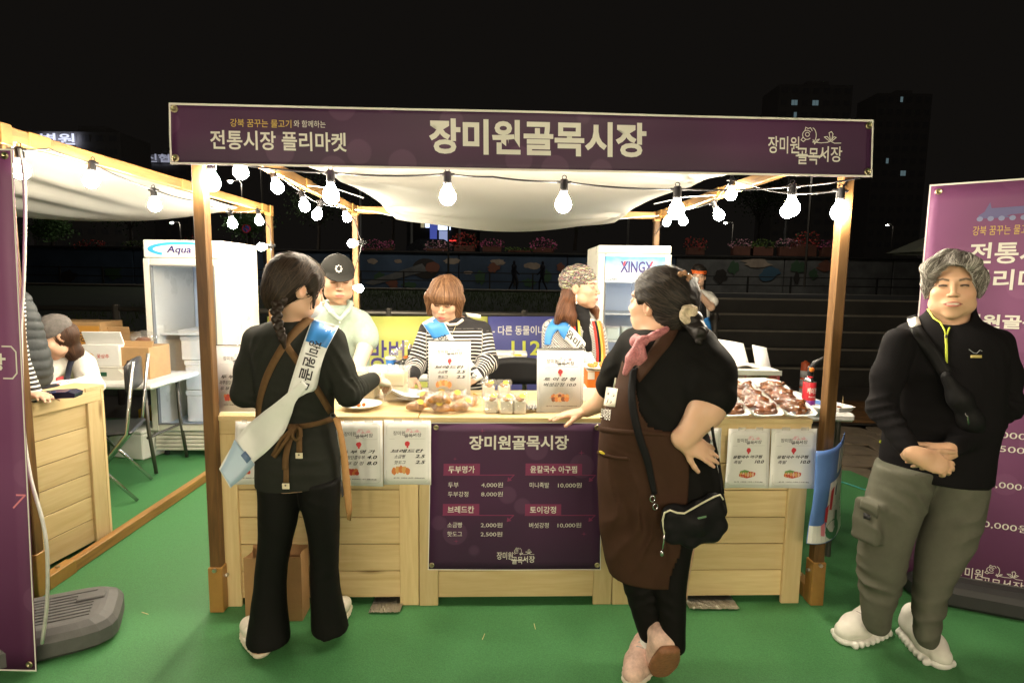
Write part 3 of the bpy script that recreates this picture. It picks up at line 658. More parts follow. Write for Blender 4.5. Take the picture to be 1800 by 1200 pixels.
# ------------------------------------------------------------------ banners
def eyelets(parent, pts, n, r=.013):
    for p in pts:
        R = np.stack([nrm(np.cross(n, (0, 0, 1))), A(0, 0, 1), n], 1); b = MB()
        b.lathe([(r*.5, .000), (r*.55, .003), (r*.8, .0045), (r, .003), (r, 0)], np.asarray(p)+n*.001, 12, R); b.build('eyelet', M_brass, parent, True)
def hem(panel, parent, ws, wt, n=24):
    b = MB(); u = .0022
    for (s0, t0, s1, t1) in ((0, 0, 1, wt), (0, 1-wt, 1, 1), (0, wt, ws, 1-wt), (1-ws, wt, 1, 1-wt)):
        a, c = (n, 1) if s1-s0 > .5 else (1, n)
        b.grid([[panel.at(s0+(s1-s0)*i/a, t0+(t1-t0)*j/c, u) for i in range(a+1)] for j in range(c+1)])
    return b.build('white_hem', M_hem, parent, True)
def rose_line(panel, box, m, parent, w=.004, name='rose_emblem'):
    s0, t0, s1, t1 = box; asp = np.linalg.norm(panel.c[1]-panel.c[0])/np.linalg.norm(panel.c[3]-panel.c[0]); b = MB()
    T = lambda pts: [(s0+x*(s1-s0), t0+y*(t1-t0)) for x, y in pts]
    arc = lambda cx, cy, rx, ry, a0, a1, n=14: [(cx+rx*math.cos(a), cy+ry*math.sin(a)) for a in np.linspace(a0, a1, n)]
    for pts in (arc(.16, .42, .05, .12, 0, 6.6), arc(.15, .45, .11, .27, .8, 5.6), [(.1, .2), (.12, .0), (.18, .08), (.24, .02), (.28, .2)], arc(.28, .45, .1, .42, -1.4, 1.5), [(.05, .6), (0, .75), (.06, .85), (.12, .72)],
                [(.3, .72), (.34, .98), (.40, .72), (.46, .68), (.40, .84)], [(.34, .86), (.5, .9), (.66, .86), (.74, .78)], [(.72, .8), (.58, .55), (.66, .52), (.74, .76)], [(.74, .76), (.70, .30), (.76, .22), (.80, .36), (.76, .74)], [(.76, .74), (.82, .52), (.88, .56), (.78, .76)], [(.75, .8), (.84, .9), (1., .88)]):
        panel.line(T(pts), w, b, asp)
    return b.build(name, m, parent)
def logo(panel, box, m, parent, mp=None, bold=.012, rose=True):
    s0, t0, s1, t1 = box; X = lambda a: s0+a*(s1-s0); Y = lambda a: t0+a*(t1-t0)
    text('장미원', panel, (X(0), Y(.26), X(.42), Y(.72)), m, parent, bold); text('골목', panel, (X(.40), Y(.56), X(.68), Y(1.)), m, parent, bold); text('시장', panel, (X(.68), Y(.50), X(1.), Y(.92)), m, parent, bold)
    asp = np.linalg.norm(panel.c[1]-panel.c[0])/np.linalg.norm(panel.c[3]-panel.c[0]); b = MB(); panel.line([(X(.38), Y(.77)), (X(.72), Y(.77)), (X(.80), Y(.62))], (s1-s0)*.018, b, asp); b.build('logo_stroke', m, parent)
    if rose: rose_line(panel, (X(.44), Y(0), X(.98), Y(.46)), mp or m, parent, (s1-s0)*.010)
tl, tr, br, bl = Sv(297, 181, -.058), Sv(1535, 211, -.058), Sv(1533, 312, -.058), Sv(300, 289, -.058)
bw = thing('stall_banner', 'long plum banner with big white Korean lettering across the top of the stall front', 'banner', (tl+br)/2)
bp = Panel(tl, tr, br, bl, .004, lambda s, t: .006*math.sin(s*9+t)*(1-abs(2*t-1))+.010*math.exp(-((s-.5)/.16)**2)*math.exp(-(t/.12)**2)); bp.sheet('banner_sheet', M_ban, bw, 80, 10, .002)
hem(bp, bw, .0025, .035, 60)
fx = lambda x: (x-297)/1238.; fy = lambda y, x: (y-(181+(x-297)*.0242))/107.-(x-297)/1238.*.0
def bt(body, x0, y0, x1, y1, m, **k):
    a = 183+(x0-297)*.0242; c = 183+(x1-297)*.0242; hgt = 106-(x0-297)/1238*6; text(body, bp, (fx(x0), (y0-(a+c)/2)/hgt, fx(x1), (y1-(a+c)/2)/hgt), m, bw, **k)
bt('장미원골목시장', 738, 214, 1121, 275, M_inkw, bold=.033); bt('전통시장 플리마켓', 366, 233, 596, 266, M_inkw, bold=.018)
bt('강북 꿈꾸는 물고기', 400, 212, 503, 226, M_inky, bold=.006); bt('와 함께하는', 507, 214, 561, 226, M_inkw)
logo(bp, (fx(1340), .16, fx(1477), .80), M_inkw, bw)
eyelets(bw, [bp.at(.0075, .10, .002), bp.at(.0075, .90, .002), bp.at(.9925, .10, .002), bp.at(.9925, .90, .002)], bp.n, .015)
for p in (bp.at(.02, .5, -.047), bp.at(.98, .5, -.047)): MB().box(p, (.03, .07, .03), np.stack([SX, SY, SZ], 1)).build('fixing_block', M_sx, bw)

def mix_tags(panel, parent, rows):                         # menu headings on small plum tags with an arrow line
    asp = np.linalg.norm(panel.c[1]-panel.c[0])/np.linalg.norm(panel.c[3]-panel.c[0])
    for (s, t, w, we, head, items) in rows:
        b = MB(); panel.poly([(s, t), (s+w, t), (s+w, t+.075), (s, t+.075)], .002, b); panel.line([(s, t+.0765), (s+we, t+.0765), (s+we-.035, t+.115)], .005, b, asp, .0024)
        e = (s+we-.040, t+.121); panel.poly([e, (e[0]+.004, e[1]-.03), (e[0]+.026, e[1]-.008)], .002, b); b.build('menu_tag', M_tag, parent)
        text(head, panel, (s+.028, t+.014, s+w-.03, t+.062), M_inkw, parent, .016)
        for k, (a, pr, x0, x1, q0, q1) in enumerate(items):
            y = t+.125+k*.062; text(a, panel, (s+x0, y, s+x1, y+.036), M_inkw, parent, .004); text(pr, panel, (s+q0, y+.001, s+q1, y+.036), M_inkw, parent, .0)
mc = [Sv(757, 742, .028), Sv(1058, 742, .020), Sv(1056, 1001, .018), Sv(752, 1001, .026)]
mb = thing('menu_banner', 'plum menu banner with four shop headings and prices hung on the front of the counter', 'banner', mc[3])
mp = Panel(*mc, .0035, lambda s, t: .002*math.sin(s*7+t*5)); mp.sheet('banner_sheet', M_ban, mb, 16, 16, .0015); hem(mp, mb, .005, .006, 8)
text('장미원골목시장', mp, (.225, .085, .805, .180), M_inkw, mb, .026)
mix_tags(mp, mb, [(.08, .273, .21, .41, '두부명가', [('두부', '4,000원', .028, .088, .22, .345), ('두부강정', '8,000원', .028, .145, .22, .345)]), (.555, .273, .33, .41, '윤칼국수 아구찜', [('미니족발', '10,000원', .025, .138, .19, .328)]),
    (.08, .545, .21, .41, '브레드칸', [('소금빵', '2,000원', .028, .113, .22, .345), ('핫도그', '2,500원', .028, .113, .22, .345)]), (.555, .545, .21, .41, '토이강정', [('버섯강정', '10,000원', .025, .138, .19, .328)])])
logo(mp, (.395, .842, .615, .955), M_inkw, mb, None, .008)
for (s, t, r) in ((.30, .055, .018), (.145, .24, .014), (.16, .80, .016), (.88, .2, .02), (.9, .75, .018)):
    mp.poly([(s+r*q*math.cos(a), t+r*q*math.sin(a)) for a, q in zip(np.arange(8)*math.pi/4, (1, .18)*4)], .003).build('printed_star', M_tag, mb)
eyelets(mb, [mp.at(.032, .032, .002), mp.at(.022, .965, .002), mp.at(.978, .965, .002), mp.at(.97, .032, .002)], mp.n, .012)

def weight_base(parent, c, R, w=.46, d=.36):               # moulded water weight foot
    b = MB(); pr = [(-.5, 0), (.5, 0)]; 
    prof = [(w/2-.03, 0), (w/2, .02), (w/2, .075), (w/2-.018, .10), (w/2-.05, .118), (w/2-.07, .12)]
    def ringpt(r, z, n=36):
        out = []
        for k in range(n):
            t = 2*math.pi*k/n; ct, s_ = math.cos(t), math.sin(t); q = (abs(ct)**5+abs(s_)**5)**(-1/5.); out.append(c+R @ A(r*q*ct, r*q*s_*d/w, z))
        return out
    rings = [ringpt(r, z) for r, z in prof]; v = [p for g in rings for p in g]; n = 36
    f = [(i*n+j, i*n+(j+1) % n, (i+1)*n+(j+1) % n, (i+1)*n+j) for i in range(len(rings)-1) for j in range(n)]+[tuple(range(n))[::-1], tuple(range((len(rings)-1)*n, len(rings)*n))]
    b.add(v, f); base = b.build('weight_base', M_grey, parent, False)
    b = MB(); b.lathe([(.0, .142), (.024, .142), (.03, .136), (.03, .118)], c+R @ A(-w*.2, -d*.18, 0), 14, R); b.build('filler_cap', M_blackp, base, True)
    b = MB()
    for k in range(9): b.box(c+R @ A(w*.05, -d*.28+k*d*.07, .1215), (w*.52, .006, .005), R, .001)
    b.box(c+R @ A(w*.28, d*.12, .124), (.10, .05, .012), R, .004); b.build('tread_ribs', M_grey, base)
    return base
# left banner on its stand
tr_, br_ = D(22, 262, 1.99), D(66, 1187, 1.985); wv = A(-.80, .03, 0)
lbn = thing('banner_stand', 'tall magenta banner on a grey weighted foot at the far left edge', 'banner stand', br_+wv*.5, 0, 'tall banners on weighted feet')
lp = Panel(tr_+wv+A(0, 0, .0), tr_, br_+A(0, 0, .02), br_+wv+A(0, 0, .02), .004, lambda s, t: .008*math.sin(s*3.1)); lp.sheet('banner_sheet', M_ban2, lbn, 14, 20, .002); hem(lp, lbn, .006, .003, 12)
fr = MB(); rr = [(.12, .355), (.955, .355), (.975, .365), (.975, .405), (.955, .415), (.12, .415)]; lp.line(rr, .006, fr, .42, .002); fr.build('print_frame', M_inkw, lbn)
text('장미원골목시장', lp, (.16, .368, .93, .402), M_inkw, lbn, .03); text('전통시장', lp, (.2, .17, .82, .235), M_inkw, lbn, .02); text('플리마켓', lp, (.2, .25, .82, .315), M_inkw, lbn, .02); text('강북 꿈꾸는 물고기와 함께하는', lp, (.2, .135, .82, .155), M_inky, lbn)
ar = MB(); lp.line([(.1, .64), (.985, .64), (.93, .665)], .008, ar, .42, .002); ar.build('print_arrow', M_pink, lbn); eyelets(lbn, [lp.at(.97, .012, .002), lp.at(.97, .985, .002)], lp.n, .013)
cb = G(120, 1130); weight_base(lbn, A(cb[0]-.10, cb[1]+.03, 0), eul(0, 0, math.radians(28)), .50, .36)
MB().tube([A(-1.95, 2.10, .1), A(-1.95, 2.06, 1.9)], .010, 8).build('pole', M_dsteel, lbn, True)
# right banner
q0 = G(1570, 1008, .07); q1 = G(1800, 1057, .05); d_ = nrm((q1-q0)*A(1, 1, 0)); q2 = q0+d_*.70
def up(px, py, q):                                         # the height on the vertical through q
    d = ray(px, py); return q*A(1, 1, 0)+A(0, 0, CAM_H+d[2]*np.linalg.norm(q[:2])/np.linalg.norm(d[:2]))
h0 = up(1632, 325, q0)
rbn = thing('banner_stand', 'tall magenta menu banner on a black weighted foot behind the woman in the black fleece', 'banner stand', q0*A(1, 1, 0), 0, 'tall banners on weighted feet')
rp = Panel(h0, q2*A(1, 1, 0)+A(0, 0, h0[2]+.02), q2*A(1, 1, 0)+A(0, 0, .05), q0, .004, lambda s, t: .01*math.sin(s*3.1+t)); rp.sheet('banner_sheet', M_ban2, rbn, 16, 24, .002); hem(rp, rbn, .008, .004, 12)
rs = lambda s0, s1, t0, t1: (s0, t0, s1, t1)
text('강북 꿈꾸는 물고기와 함께하는', rp, (.25, .104, .76, .126), M_inky, rbn); text('전통시장', rp, (.245, .143, .755, .193), M_inkw, rbn, .02); text('플리마켓', rp, (.245, .206, .755, .254), M_inkw, rbn, .02)
b = MB(); rp.line([(.05, .292), (.95, .292)], .006, b, .42); rp.line([(.05, .362), (.95, .362)], .006, b, .42); b.build('print_line', M_inkw, rbn); text('장미원골목시장', rp, (.14, .312, .86, .345), M_inkw, rbn, .03)
roof = [(.27, .080), (.30, .072), (.325, .050), (.335, .064), (.5, .062), (.665, .064), (.675, .050), (.70, .072), (.73, .080), (.715, .087), (.285, .087)]
b = MB(); rp.poly(roof, .003, b); b.build('print_roof', mat('slate_blue_print', (.13, .12, .27), .55), rbn); b = MB()
for k in range(9): cx = .28+k*.055; rp.poly([(cx+.017*math.cos(a), .088+.006*math.sin(a)) for a in np.arange(8)*math.pi/4], .0042, b)
b.build('print_roof_tile', mat('pale_blue_print', (.22, .25, .42), .55), rbn)
T2 = [(.07, .42, .22, .41, '두부명가', [('두부', '4,000원', .03, .09, .22, .36), ('두부강정', '8,000원', .03, .15, .22, .36)]), (.07, .585, .22, .41, '브레드칸', [('소금빵', '2,000원', .03, .11, .22, .36), ('핫도그', '2,500원', .03, .11, .22, .36)])]
def side_tags(rows):
    for (t, head, items) in rows:
        b = MB(); rp.poly([(.05, t), (.42, t), (.42, t+.032), (.05, t+.032)], .002, b); rp.line([(.05, t+.033), (.94, t+.033)], .006, b, .42, .0016); b.build('menu_tag', mat('pink_tag_print', (.36, .06, .16), .55), rbn)
        text(head, rp, (.08, t+.005, .40, t+.027), M_inkw, rbn, .016)
        for k, (a, pr) in enumerate(items): y = t+.048+k*.034; text(a, rp, (.08, y, .30, y+.02), M_inkw, rbn); text(pr, rp, (.44, y, .72, y+.02), M_inkw, rbn)
side_tags([(.42, '두부명가', [('두부', '4,000원'), ('두부강정', '8,000원')]), (.54, '브레드칸', [('소금빵', '2,000원'), ('핫도그', '2,500원')]), (.663, '윤칼국수 아구찜', [('미니족발', '10,000원')]), (.765, '토이강정', [('버섯강정', '10,000원')])])
logo(rp, (.34, .925, .72, .985), M_inkw, rbn, None, .008)
eyelets(rbn, [rp.at(.05, .018, .002), rp.at(.95, .018, .002)], rp.n, .014)
n_ = -rp.n*A(1, 1, 0); wb = (q0+q2)/2*A(1, 1, 0)+n_*.10; weight_base(rbn, wb, np.stack([d_, nrm(n_), SZ], 1), .62, .42).data.materials[0] = mat('dark_grey_plastic', (.03, .03, .032), .6)
MB().tube([wb+A(0, 0, .1), wb+A(0, 0, 1.9)], .011, 8).build('pole', M_dsteel, rbn, True)
# ------------------------------------------------------------------ an unseen stall added across the aisle, its brighter bulbs light the fronts
M_bulb2 = mat('front_fill_bulb', (1, 1, 1), .4, emit=((1.0, .84, .60), BULB*1.5))
opp = stall_frame('unseen stall frame added across the aisle to carry the fill bulbs', A(-1.6, -4.4, 0), 0, 2.79, 2.84, 'market stalls in the row')
_mb = M_bulb; M_bulb = M_bulb2
for (a, lab) in ((-1.62, 'added string of fill bulbs along the front beam of the unseen facing stall'), (-2.6, 'added string of fill bulbs across the middle of the unseen facing stall')):
    pts = [A(x, a, 1.98+.03*(k % 2)) for k, x in enumerate(np.linspace(-2.6, 2.6, 9))]
    string_light(lab, [(p, DN) for p in pts], wire([A(-2.9, a, 2.1)]+[p+A(0, 0, .094) for p in pts]+[A(2.9, a, 2.1)]))
M_bulb = _mb

# ------------------------------------------------------------------ night town beyond the stream
wz = .70                                                   # level of the far promenade
def far(px, py, y): return D(px, py, y)
mw = thing('mural_wall', 'long painted retaining wall with a blue night sky mural beyond the stream', 'wall', A(0, 37, wz))
M_mur = mat('mural_blue', (.055, .085, .13), .85, noise=(.35, .5)); M_mcl = mat('mural_cloud', (.34, .27, .2), .85, noise=(2, .3)); M_mdk = mat('mural_dark', (.035, .03, .025), .9); M_mgn = mat('mural_green', (.05, .10, .05), .9); M_mrd = mat('mural_rust', (.20, .08, .05), .9); M_mgy = mat('mural_grey', (.15, .15, .14), .9, noise=(1, .4))
wt_ = far(900, 447, 37)[2]
for k in range(13):                                        # cast panels
    x = -42+k*7; MB().box((x, 37.2, (wz-.2+wt_)/2), (6.94, .4, wt_-wz+.2), bev=.03).build('wall_panel', M_mur if x < 12 else M_mgy, mw)
MB().box((0, 37.15, wt_+.06), (91.2, .6, .12), bev=.02).build('coping', M_conc, mw)
def mural(name, px, py, rx, ry, m, seed, spikes=.25, n=18, y=36.98, lift=0.):
    k = random.Random(seed); c = far(px, py, y-lift); b = MB(); s_ = y/FPX
    b.add([c+A(math.cos(t)*rx*s_*k.uniform(1-spikes, 1+spikes*.5), 0, math.sin(t)*ry*s_*k.uniform(1-spikes, 1+spikes*.5)) for t in np.arange(n)*2*math.pi/n], [tuple(range(n))]); b.build(name, m, mw)
for i, (x, y, rx, ry) in enumerate(((655, 459, 9, 5), (795, 459, 15, 6), (875, 461, 13, 6), (936, 467, 16, 6), (700, 459, 7, 4), (822, 479, 9, 3), (1040, 462, 10, 4), (560, 466, 12, 4))): mural('painted_cloud', x, y, rx, ry, M_mcl, i)
mural('painted_planet', 748, 472, 23, 18, M_mdk, 3, .05, y=36.96); mural('painted_planet', 760, 470, 13, 10, M_mrd, 5, .12, y=36.94)
b = MB(); b.add([far(x, y, 36.95) for x, y in ((640, 497), (655, 501), (752, 476), (742, 463))], [(0, 1, 2, 3)]); b.build('painted_telescope', M_mgy, mw)
for i, (x, y, rx, ry, m) in enumerate(((668, 487, 10, 9, M_mgn), (690, 498, 12, 8, M_mrd), (720, 500, 14, 6, M_mgn), (845, 488, 11, 12, M_mgn), (868, 470, 12, 9, M_mrd), (906, 492, 6, 14, M_mdk), (930, 497, 12, 8, M_mgn), (962, 486, 9, 12, M_mgn), (985, 470, 8, 8, M_mrd), (1268, 485, 14, 12, M_mdk), (1290, 470, 10, 12, M_mgn), (1330, 462, 26, 8, M_mcl), (1352, 480, 18, 14, mat('mural_sea', (.05, .11, .16), .9)), (1402, 470, 15, 12, M_mgn), (1400, 490, 5, 12, M_mdk), (1430, 482, 9, 9, M_mgn), (1455, 468, 20, 10, M_mrd), (200, 480, 16, 12, M_mgn), (120, 485, 18, 10, M_mdk), (560, 490, 14, 9, M_mrd), (590, 478, 8, 10, M_mgn))):
    mural('painted_figure', x, y, rx, ry, m, i+40, .4, y=36.96-.002*i)
# flower planters on the wall
M_plb = mat('rust_planter', (.13, .05, .03), .8, noise=(3, .3)); M_lf = mat('dark_leaf', (.03, .06, .02), .7)
FL = [mat('pink_petals', (.55, .12, .25), .7), mat('red_petals', (.42, .05, .04), .7), mat('pale_petals', (.60, .30, .36), .7), mat('green_leaves', (.10, .16, .03), .7)]
def planter(px, py, w, h, fm, seed, lab):
    k = random.Random(seed); c = far(px, py, 37.2); s_ = .0372; t = thing('flower_planter', lab, 'planter', (c[0], 37.2, wt_+.12), 0, 'flower planters along the wall'); zt_ = c[2]
    MB().box((c[0], 37.2, (wt_+.12+zt_)/2), (w*s_*.86, .5, zt_-wt_-.12), bev=.03).build('planter_box', M_plb, t)
    b = MB(); hh = h*s_
    for _ in range(int(w*h*.22)+50):
        a = k.uniform(-1, 1); rr = math.sqrt(1-a*a); x = c[0]+a*w*s_*.55; z = zt_+k.uniform(-.25, .95)**1*hh*(.45+.55*rr) if True else 0; y = 37.2+k.uniform(-.35, .35); q = k.uniform(.03, .085)
        d1 = nrm(A(k.gauss(0, 1), k.gauss(0, 1), k.gauss(0, 1))); d2 = nrm(np.cross(d1, A(k.gauss(0, 1), k.gauss(0, 1), k.gauss(0, 1)))); p = A(x, y, z)
        b.add([p+d1*q, p+d2*q, p-d1*q, p-d2*q], [(0, 1, 2, 3)], 0 if k.random() < .72 else 1)
    kind(b.build('flowers', [FL[fm], M_lf], t), 'stuff')
for i, (x, y, w, h, f, lab) in enumerate(((655, 437, 34, 17, 0, 'planter of dim pink flowers left of the lit shop, nearest the rear stall post'), (683, 436, 18, 16, 0, 'small planter of pink flowers just left of the lit shop'), (770, 437, 44, 15, 2, 'planter of pale pink flowers directly below the lit shop sign'), (817, 432, 42, 24, 1, 'tall planter of red flowers right of the lit shop'),
    (865, 433, 38, 14, 0, 'planter of bright pink flowers above the dark round mural planet'), (913, 440, 46, 6, 3, 'low planter of clipped greenery above the mural clouds'), (955, 436, 42, 18, 0, 'planter of faint pink flowers left of the right fridge'), (1222, 435, 34, 20, 1, 'planter of dim red flowers above the man in the orange headband'), (1302, 433, 34, 14, 2, 'planter of pink and white flowers under the right beam bulbs'), (1340, 434, 40, 14, 3, 'planter of dark green leaves between two pink planters'),
    (1384, 434, 36, 16, 2, 'planter of bright pink flowers in front of the right lamp pole'), (1416, 430, 40, 24, 1, 'tall planter of red flowers near the right front post'), (1457, 434, 32, 14, 0, 'planter of pink flowers beside the right front post'), (160, 436, 46, 16, 1, 'planter of dim red flowers behind the left stall'), (240, 436, 40, 14, 3, 'planter of dim leaves just left of the left fridge'), (352, 432, 40, 20, 1, 'planter of red flowers behind the top of the left fridge'))):
    planter(x, y, w, h, f, i, lab)
# promenade railing posts seen as a row before the mural
fr = thing('promenade_fence', 'low dark fence along the far promenade in front of the mural', 'fence', A(0, 34.6, wz))
for k in range(24): MB().box((-30+k*2.6, 34.6, wz+.55), (.09, .09, 1.1)).build('fence_post', M_conc, fr)
for z in (.55, 1.05): MB().box((0, 34.6, wz+z), (61, .05, .06)).build('fence_rail', M_conc, fr)
# trees
M_tr = mat('bark', (.05, .038, .028), .9, noise=(6, .4)); M_cr = mat('night_foliage', (.045, .075, .025), .75, noise=(.5, .5)); M_cr2 = mat('lamplit_foliage', (.10, .20, .06), .75, noise=(.5, .5))  # last one: lamplight on two crowns put into a paler leaf colour
def tree(px, base, y, H_, R_, lab, m, seed, n=1500):
    k = random.Random(seed); c = far(px, base, y); t = thing('street_tree', lab, 'tree', c, 0, 'trees along the far road')
    b = MB(); b.tube([c, c+A(.1, 0, H_*.3), c+A(-.05, .1, H_*.55)], [.16, .12, .08], 7)
    lim = []
    for q in range(6):
        a = q*1.05+k.uniform(-.3, .3); e = c+A(math.cos(a)*R_*.55, math.sin(a)*R_*.5, H_*k.uniform(.6, .85)); lim.append(e); b.tube([c+A(0, 0, H_*(.3+.04*q)), (c+A(0, 0, H_*.5)+e)/2, e], [.07, .05, .025], 5)
    b.build('trunk', M_tr, t)
    b = MB()
    cl = lim+[c+A(0, 0, H_*.8)]+[c+A(k.uniform(-.6, .6)*R_, k.uniform(-.6, .6)*R_, H_*k.uniform(.5, .95)) for _ in range(5)]
    for _ in range(n):
        e = k.choice(cl); p = e+A(k.gauss(0, R_*.22), k.gauss(0, R_*.22), k.gauss(0, R_*.2)); q = k.uniform(.06, .16)
        d1 = nrm(A(k.gauss(0, 1), k.gauss(0, 1), k.gauss(0, 1))); d2 = nrm(np.cross(d1, A(k.gauss(0, 1), k.gauss(0, 1), k.gauss(0, 1))))
        b.add([p+d1*q, p+d2*q*.6, p-d1*q, p-d2*q*.6], [(0, 1, 2, 3)])
    kind(b.build('crown', m, t), 'stuff')
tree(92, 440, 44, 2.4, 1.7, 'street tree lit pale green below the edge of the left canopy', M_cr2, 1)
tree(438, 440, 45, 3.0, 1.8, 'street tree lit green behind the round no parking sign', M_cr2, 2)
tree(690, 440, 50, 6.5, 2.6, 'dark street tree left of the lit shop', M_cr, 3)
tree(1010, 440, 48, 5.0, 3.0, 'dark bushy street tree left of the right fridge', M_cr, 4)
tree(1330, 440, 55, 6.5, 3.2, 'dark street tree behind the pink planters at right', M_cr, 6)
tree(560, 440, 52, 6, 3, 'dark street tree behind the left rear stall post', M_cr, 7)
tree(230, 440, 56, 5.5, 3.2, 'dark street tree behind the left fridge', M_cr, 8)
# the lit shop, a parked car, street lamps
M_dw = mat('night_facade', (.022, .021, .02), .85, noise=(.5, .3)); M_lit = mat('lit_shop_sign', (.8, .85, 1), .5, emit=((.62, .72, 1.0), 2.2)); M_blue = mat('blue_shop_light', (.1, .15, .6), .5, emit=((.10, .14, .62), .5)); M_lit2 = mat('dim_lit_window', (.6, .7, .7), .5, emit=((.45, .68, .75), .16)); M_win = mat('dark_pane', (.03, .035, .04), .15)
y_ = 58; s_ = y_/FPX
sh = thing('shop_building', 'small shop with a lit white sign and bluish glow beyond the planters', 'shop', far(770, 442, y_))
a = far(715, 445, y_); e = far(840, 330, y_); MB().box(((a[0]+e[0])/2, y_+2, (a[2]+e[2])/2), (e[0]-a[0], 4, e[2]-a[2]), bev=.04).build('wall', M_dw, sh)
def plate(name, x0, y0, x1, y1, m, par, y, dep=.12):
    a = far(x0, y1, y); e = far(x1, y0, y); return MB().box(((a[0]+e[0])/2, y-dep/2, (a[2]+e[2])/2), (e[0]-a[0], dep, e[2]-a[2]), bev=.01).build(name, m, par)
plate('sign', 770, 392, 792, 404, M_lit, sh, y_); plate('doorway', 772, 406, 790, 432, mat('shop_glow', (.5, .6, .9), .5, emit=((.45, .55, .95), .55)), sh, y_); plate('window', 756, 388, 768, 436, M_blue, sh, y_)
plate('small_sign', 740, 388, 746, 400, mat('cream_lit_sign', (.7, .65, .45), .5, emit=((.8, .7, .4), .35)), sh, y_); plate('small_sign', 748, 388, 755, 400, M_lit, sh, y_)
plate('tail_light', 788, 422, 802, 424, mat('red_lit', (.8, .05, .05), .5, emit=((1, .05, .04), 1.4)), sh, y_-1.5)
def lamp(px, py, y, lab, power=2600, colr=(1, .93, .82), r=.13):
    c = far(px, py, y); t = thing('street_lamp', lab, 'street lamp', (c[0]+.9, y, wz+.5), 0, 'street lamps along the far road')
    MB().tube([A(c[0]+.9, y, wz+.5), A(c[0]+.9, y, c[2]-.1), A(c[0]+.75, y, c[2]+.12), A(c[0]+.2, y, c[2]+.14)], .06, 6).build('pole', M_dsteel, t)
    MB().box(c+A(.05, 0, .13), (.6, .26, .1), bev=.03).build('lamp_head', M_dsteel, t); MB().ell(c, (r*1.2, r, r*.6), n=10, m=6).build('lamp_glass', mat('street_lamp_glass_%d' % power, (1, 1, 1), .4, emit=((1, .93, .82), power*.45)), t)
lamp(405, 320, 46, 'tall street lamp glowing white between the two stalls'); lamp(302, 392, 62, 'small distant street lamp below the left beam', 900); lamp(432, 393, 70, 'small distant street lamp above the no parking sign', 900); lamp(1275, 392, 66, 'distant street lamp below the right beam bulbs', 900)
lamp(1560, 396, 90, 'very faint distant street lamp right of the right front post', 300)
for x_, lab in ((430, 'hidden lamp added behind the left end of the plum banner to light the mural'), (760, 'hidden lamp added behind the middle of the plum banner to light the mural'), (1080, 'hidden lamp added behind the middle right of the plum banner to light the mural'), (1400, 'hidden lamp added behind the right end of the plum banner to light the mural')):
    lamp(x_, 272+(x_-430)*.024, 32.5, lab, 520, r=.2)  # unseen lamps added behind the banner to brighten the mural wall
for i, (x, y0, y1, yy, lab) in enumerate(((724, 380, 440, 47, 'thin dark pole left of the lit shop'), (808, 385, 440, 50, 'thin pole right of the lit shop sign'), (1378, 380, 445, 46, 'pale pole behind the right beam bulbs'), (635, 385, 440, 49, 'thin pole beside the left rear stall post'))):
    t = thing('utility_pole', lab, 'pole', far(x, y1, yy)); a = far(x, y1, yy); e = far(x, y0-90, yy); MB().cyl(a, A(a[0], a[1], e[2]), .10, .08, 8).build('shaft', mat('pole_grey', (.2, .2, .19), .6), t); MB().box(A(a[0], a[1], e[2]-.3), (1.0, .08, .08)).build('cross_arm', M_dsteel, t)
np_ = far(433, 402, 44); t = thing('road_sign', 'round no parking sign with red ring beside the bright green tree', 'road sign', A(np_[0], 44, wz))
MB().cyl(A(np_[0], 44.05, wz+.3), np_+A(0, .05, .2), .04, n=8).build('pole', M_dsteel, t); MB().cyl(np_+A(0, .02, 0), np_+A(0, -.02, 0), .33, n=24).build('ring', mat('sign_red', (.6, .04, .05), .4, emit=((.6, .04, .05), .12)), t); MB().cyl(np_+A(0, -.02, 0), np_+A(0, -.03, 0), .24, n=24).build('disc', mat('sign_blue', (.05, .1, .45), .4, emit=((.05, .1, .45), .12)), t)
MB().box(np_+A(0, -.035, 0), (.5, .01, .08), eul(0, math.radians(45), 0)).build('slash', MATS['sign_red'], t)
cc = far(762, 443, 45); t = thing('parked_car', 'dark car with one bright headlight on the road above the mural', 'car', cc+A(0, 0, -.5))
b = MB(); b.prism([(-2.1, -.35), (2.1, -.35), (2.15, .05), (1.3, .25), (.8, .7), (-1.2, .72), (-1.8, .28), (-2.15, .15)], cc+A(0, .8, .3), (1, 0, 0), (0, 0, 1), -.8, .8); b.build('body', mat('car_black', (.015, .016, .02), .25, coat=.6), t)
for x in (-1.3, 1.3): MB().cyl(cc+A(x, -.02, -.1), cc+A(x, .2, -.1), .3, n=14).build('wheel', M_black, t)
b = MB(); b.prism([(-1.1, .28), (1.15, .28), (.72, .62), (-1.05, .64)], cc+A(0, .8, .3), (1, 0, 0), (0, 0, 1), .801, .81); b.build('window', M_win, t); MB().ell(cc+A(-.2, -.05, .12), .09, n=8, m=6).build('headlight', mat('headlight', (1, 1, 1), .4, emit=((1, .98, .9), 25.)), t)
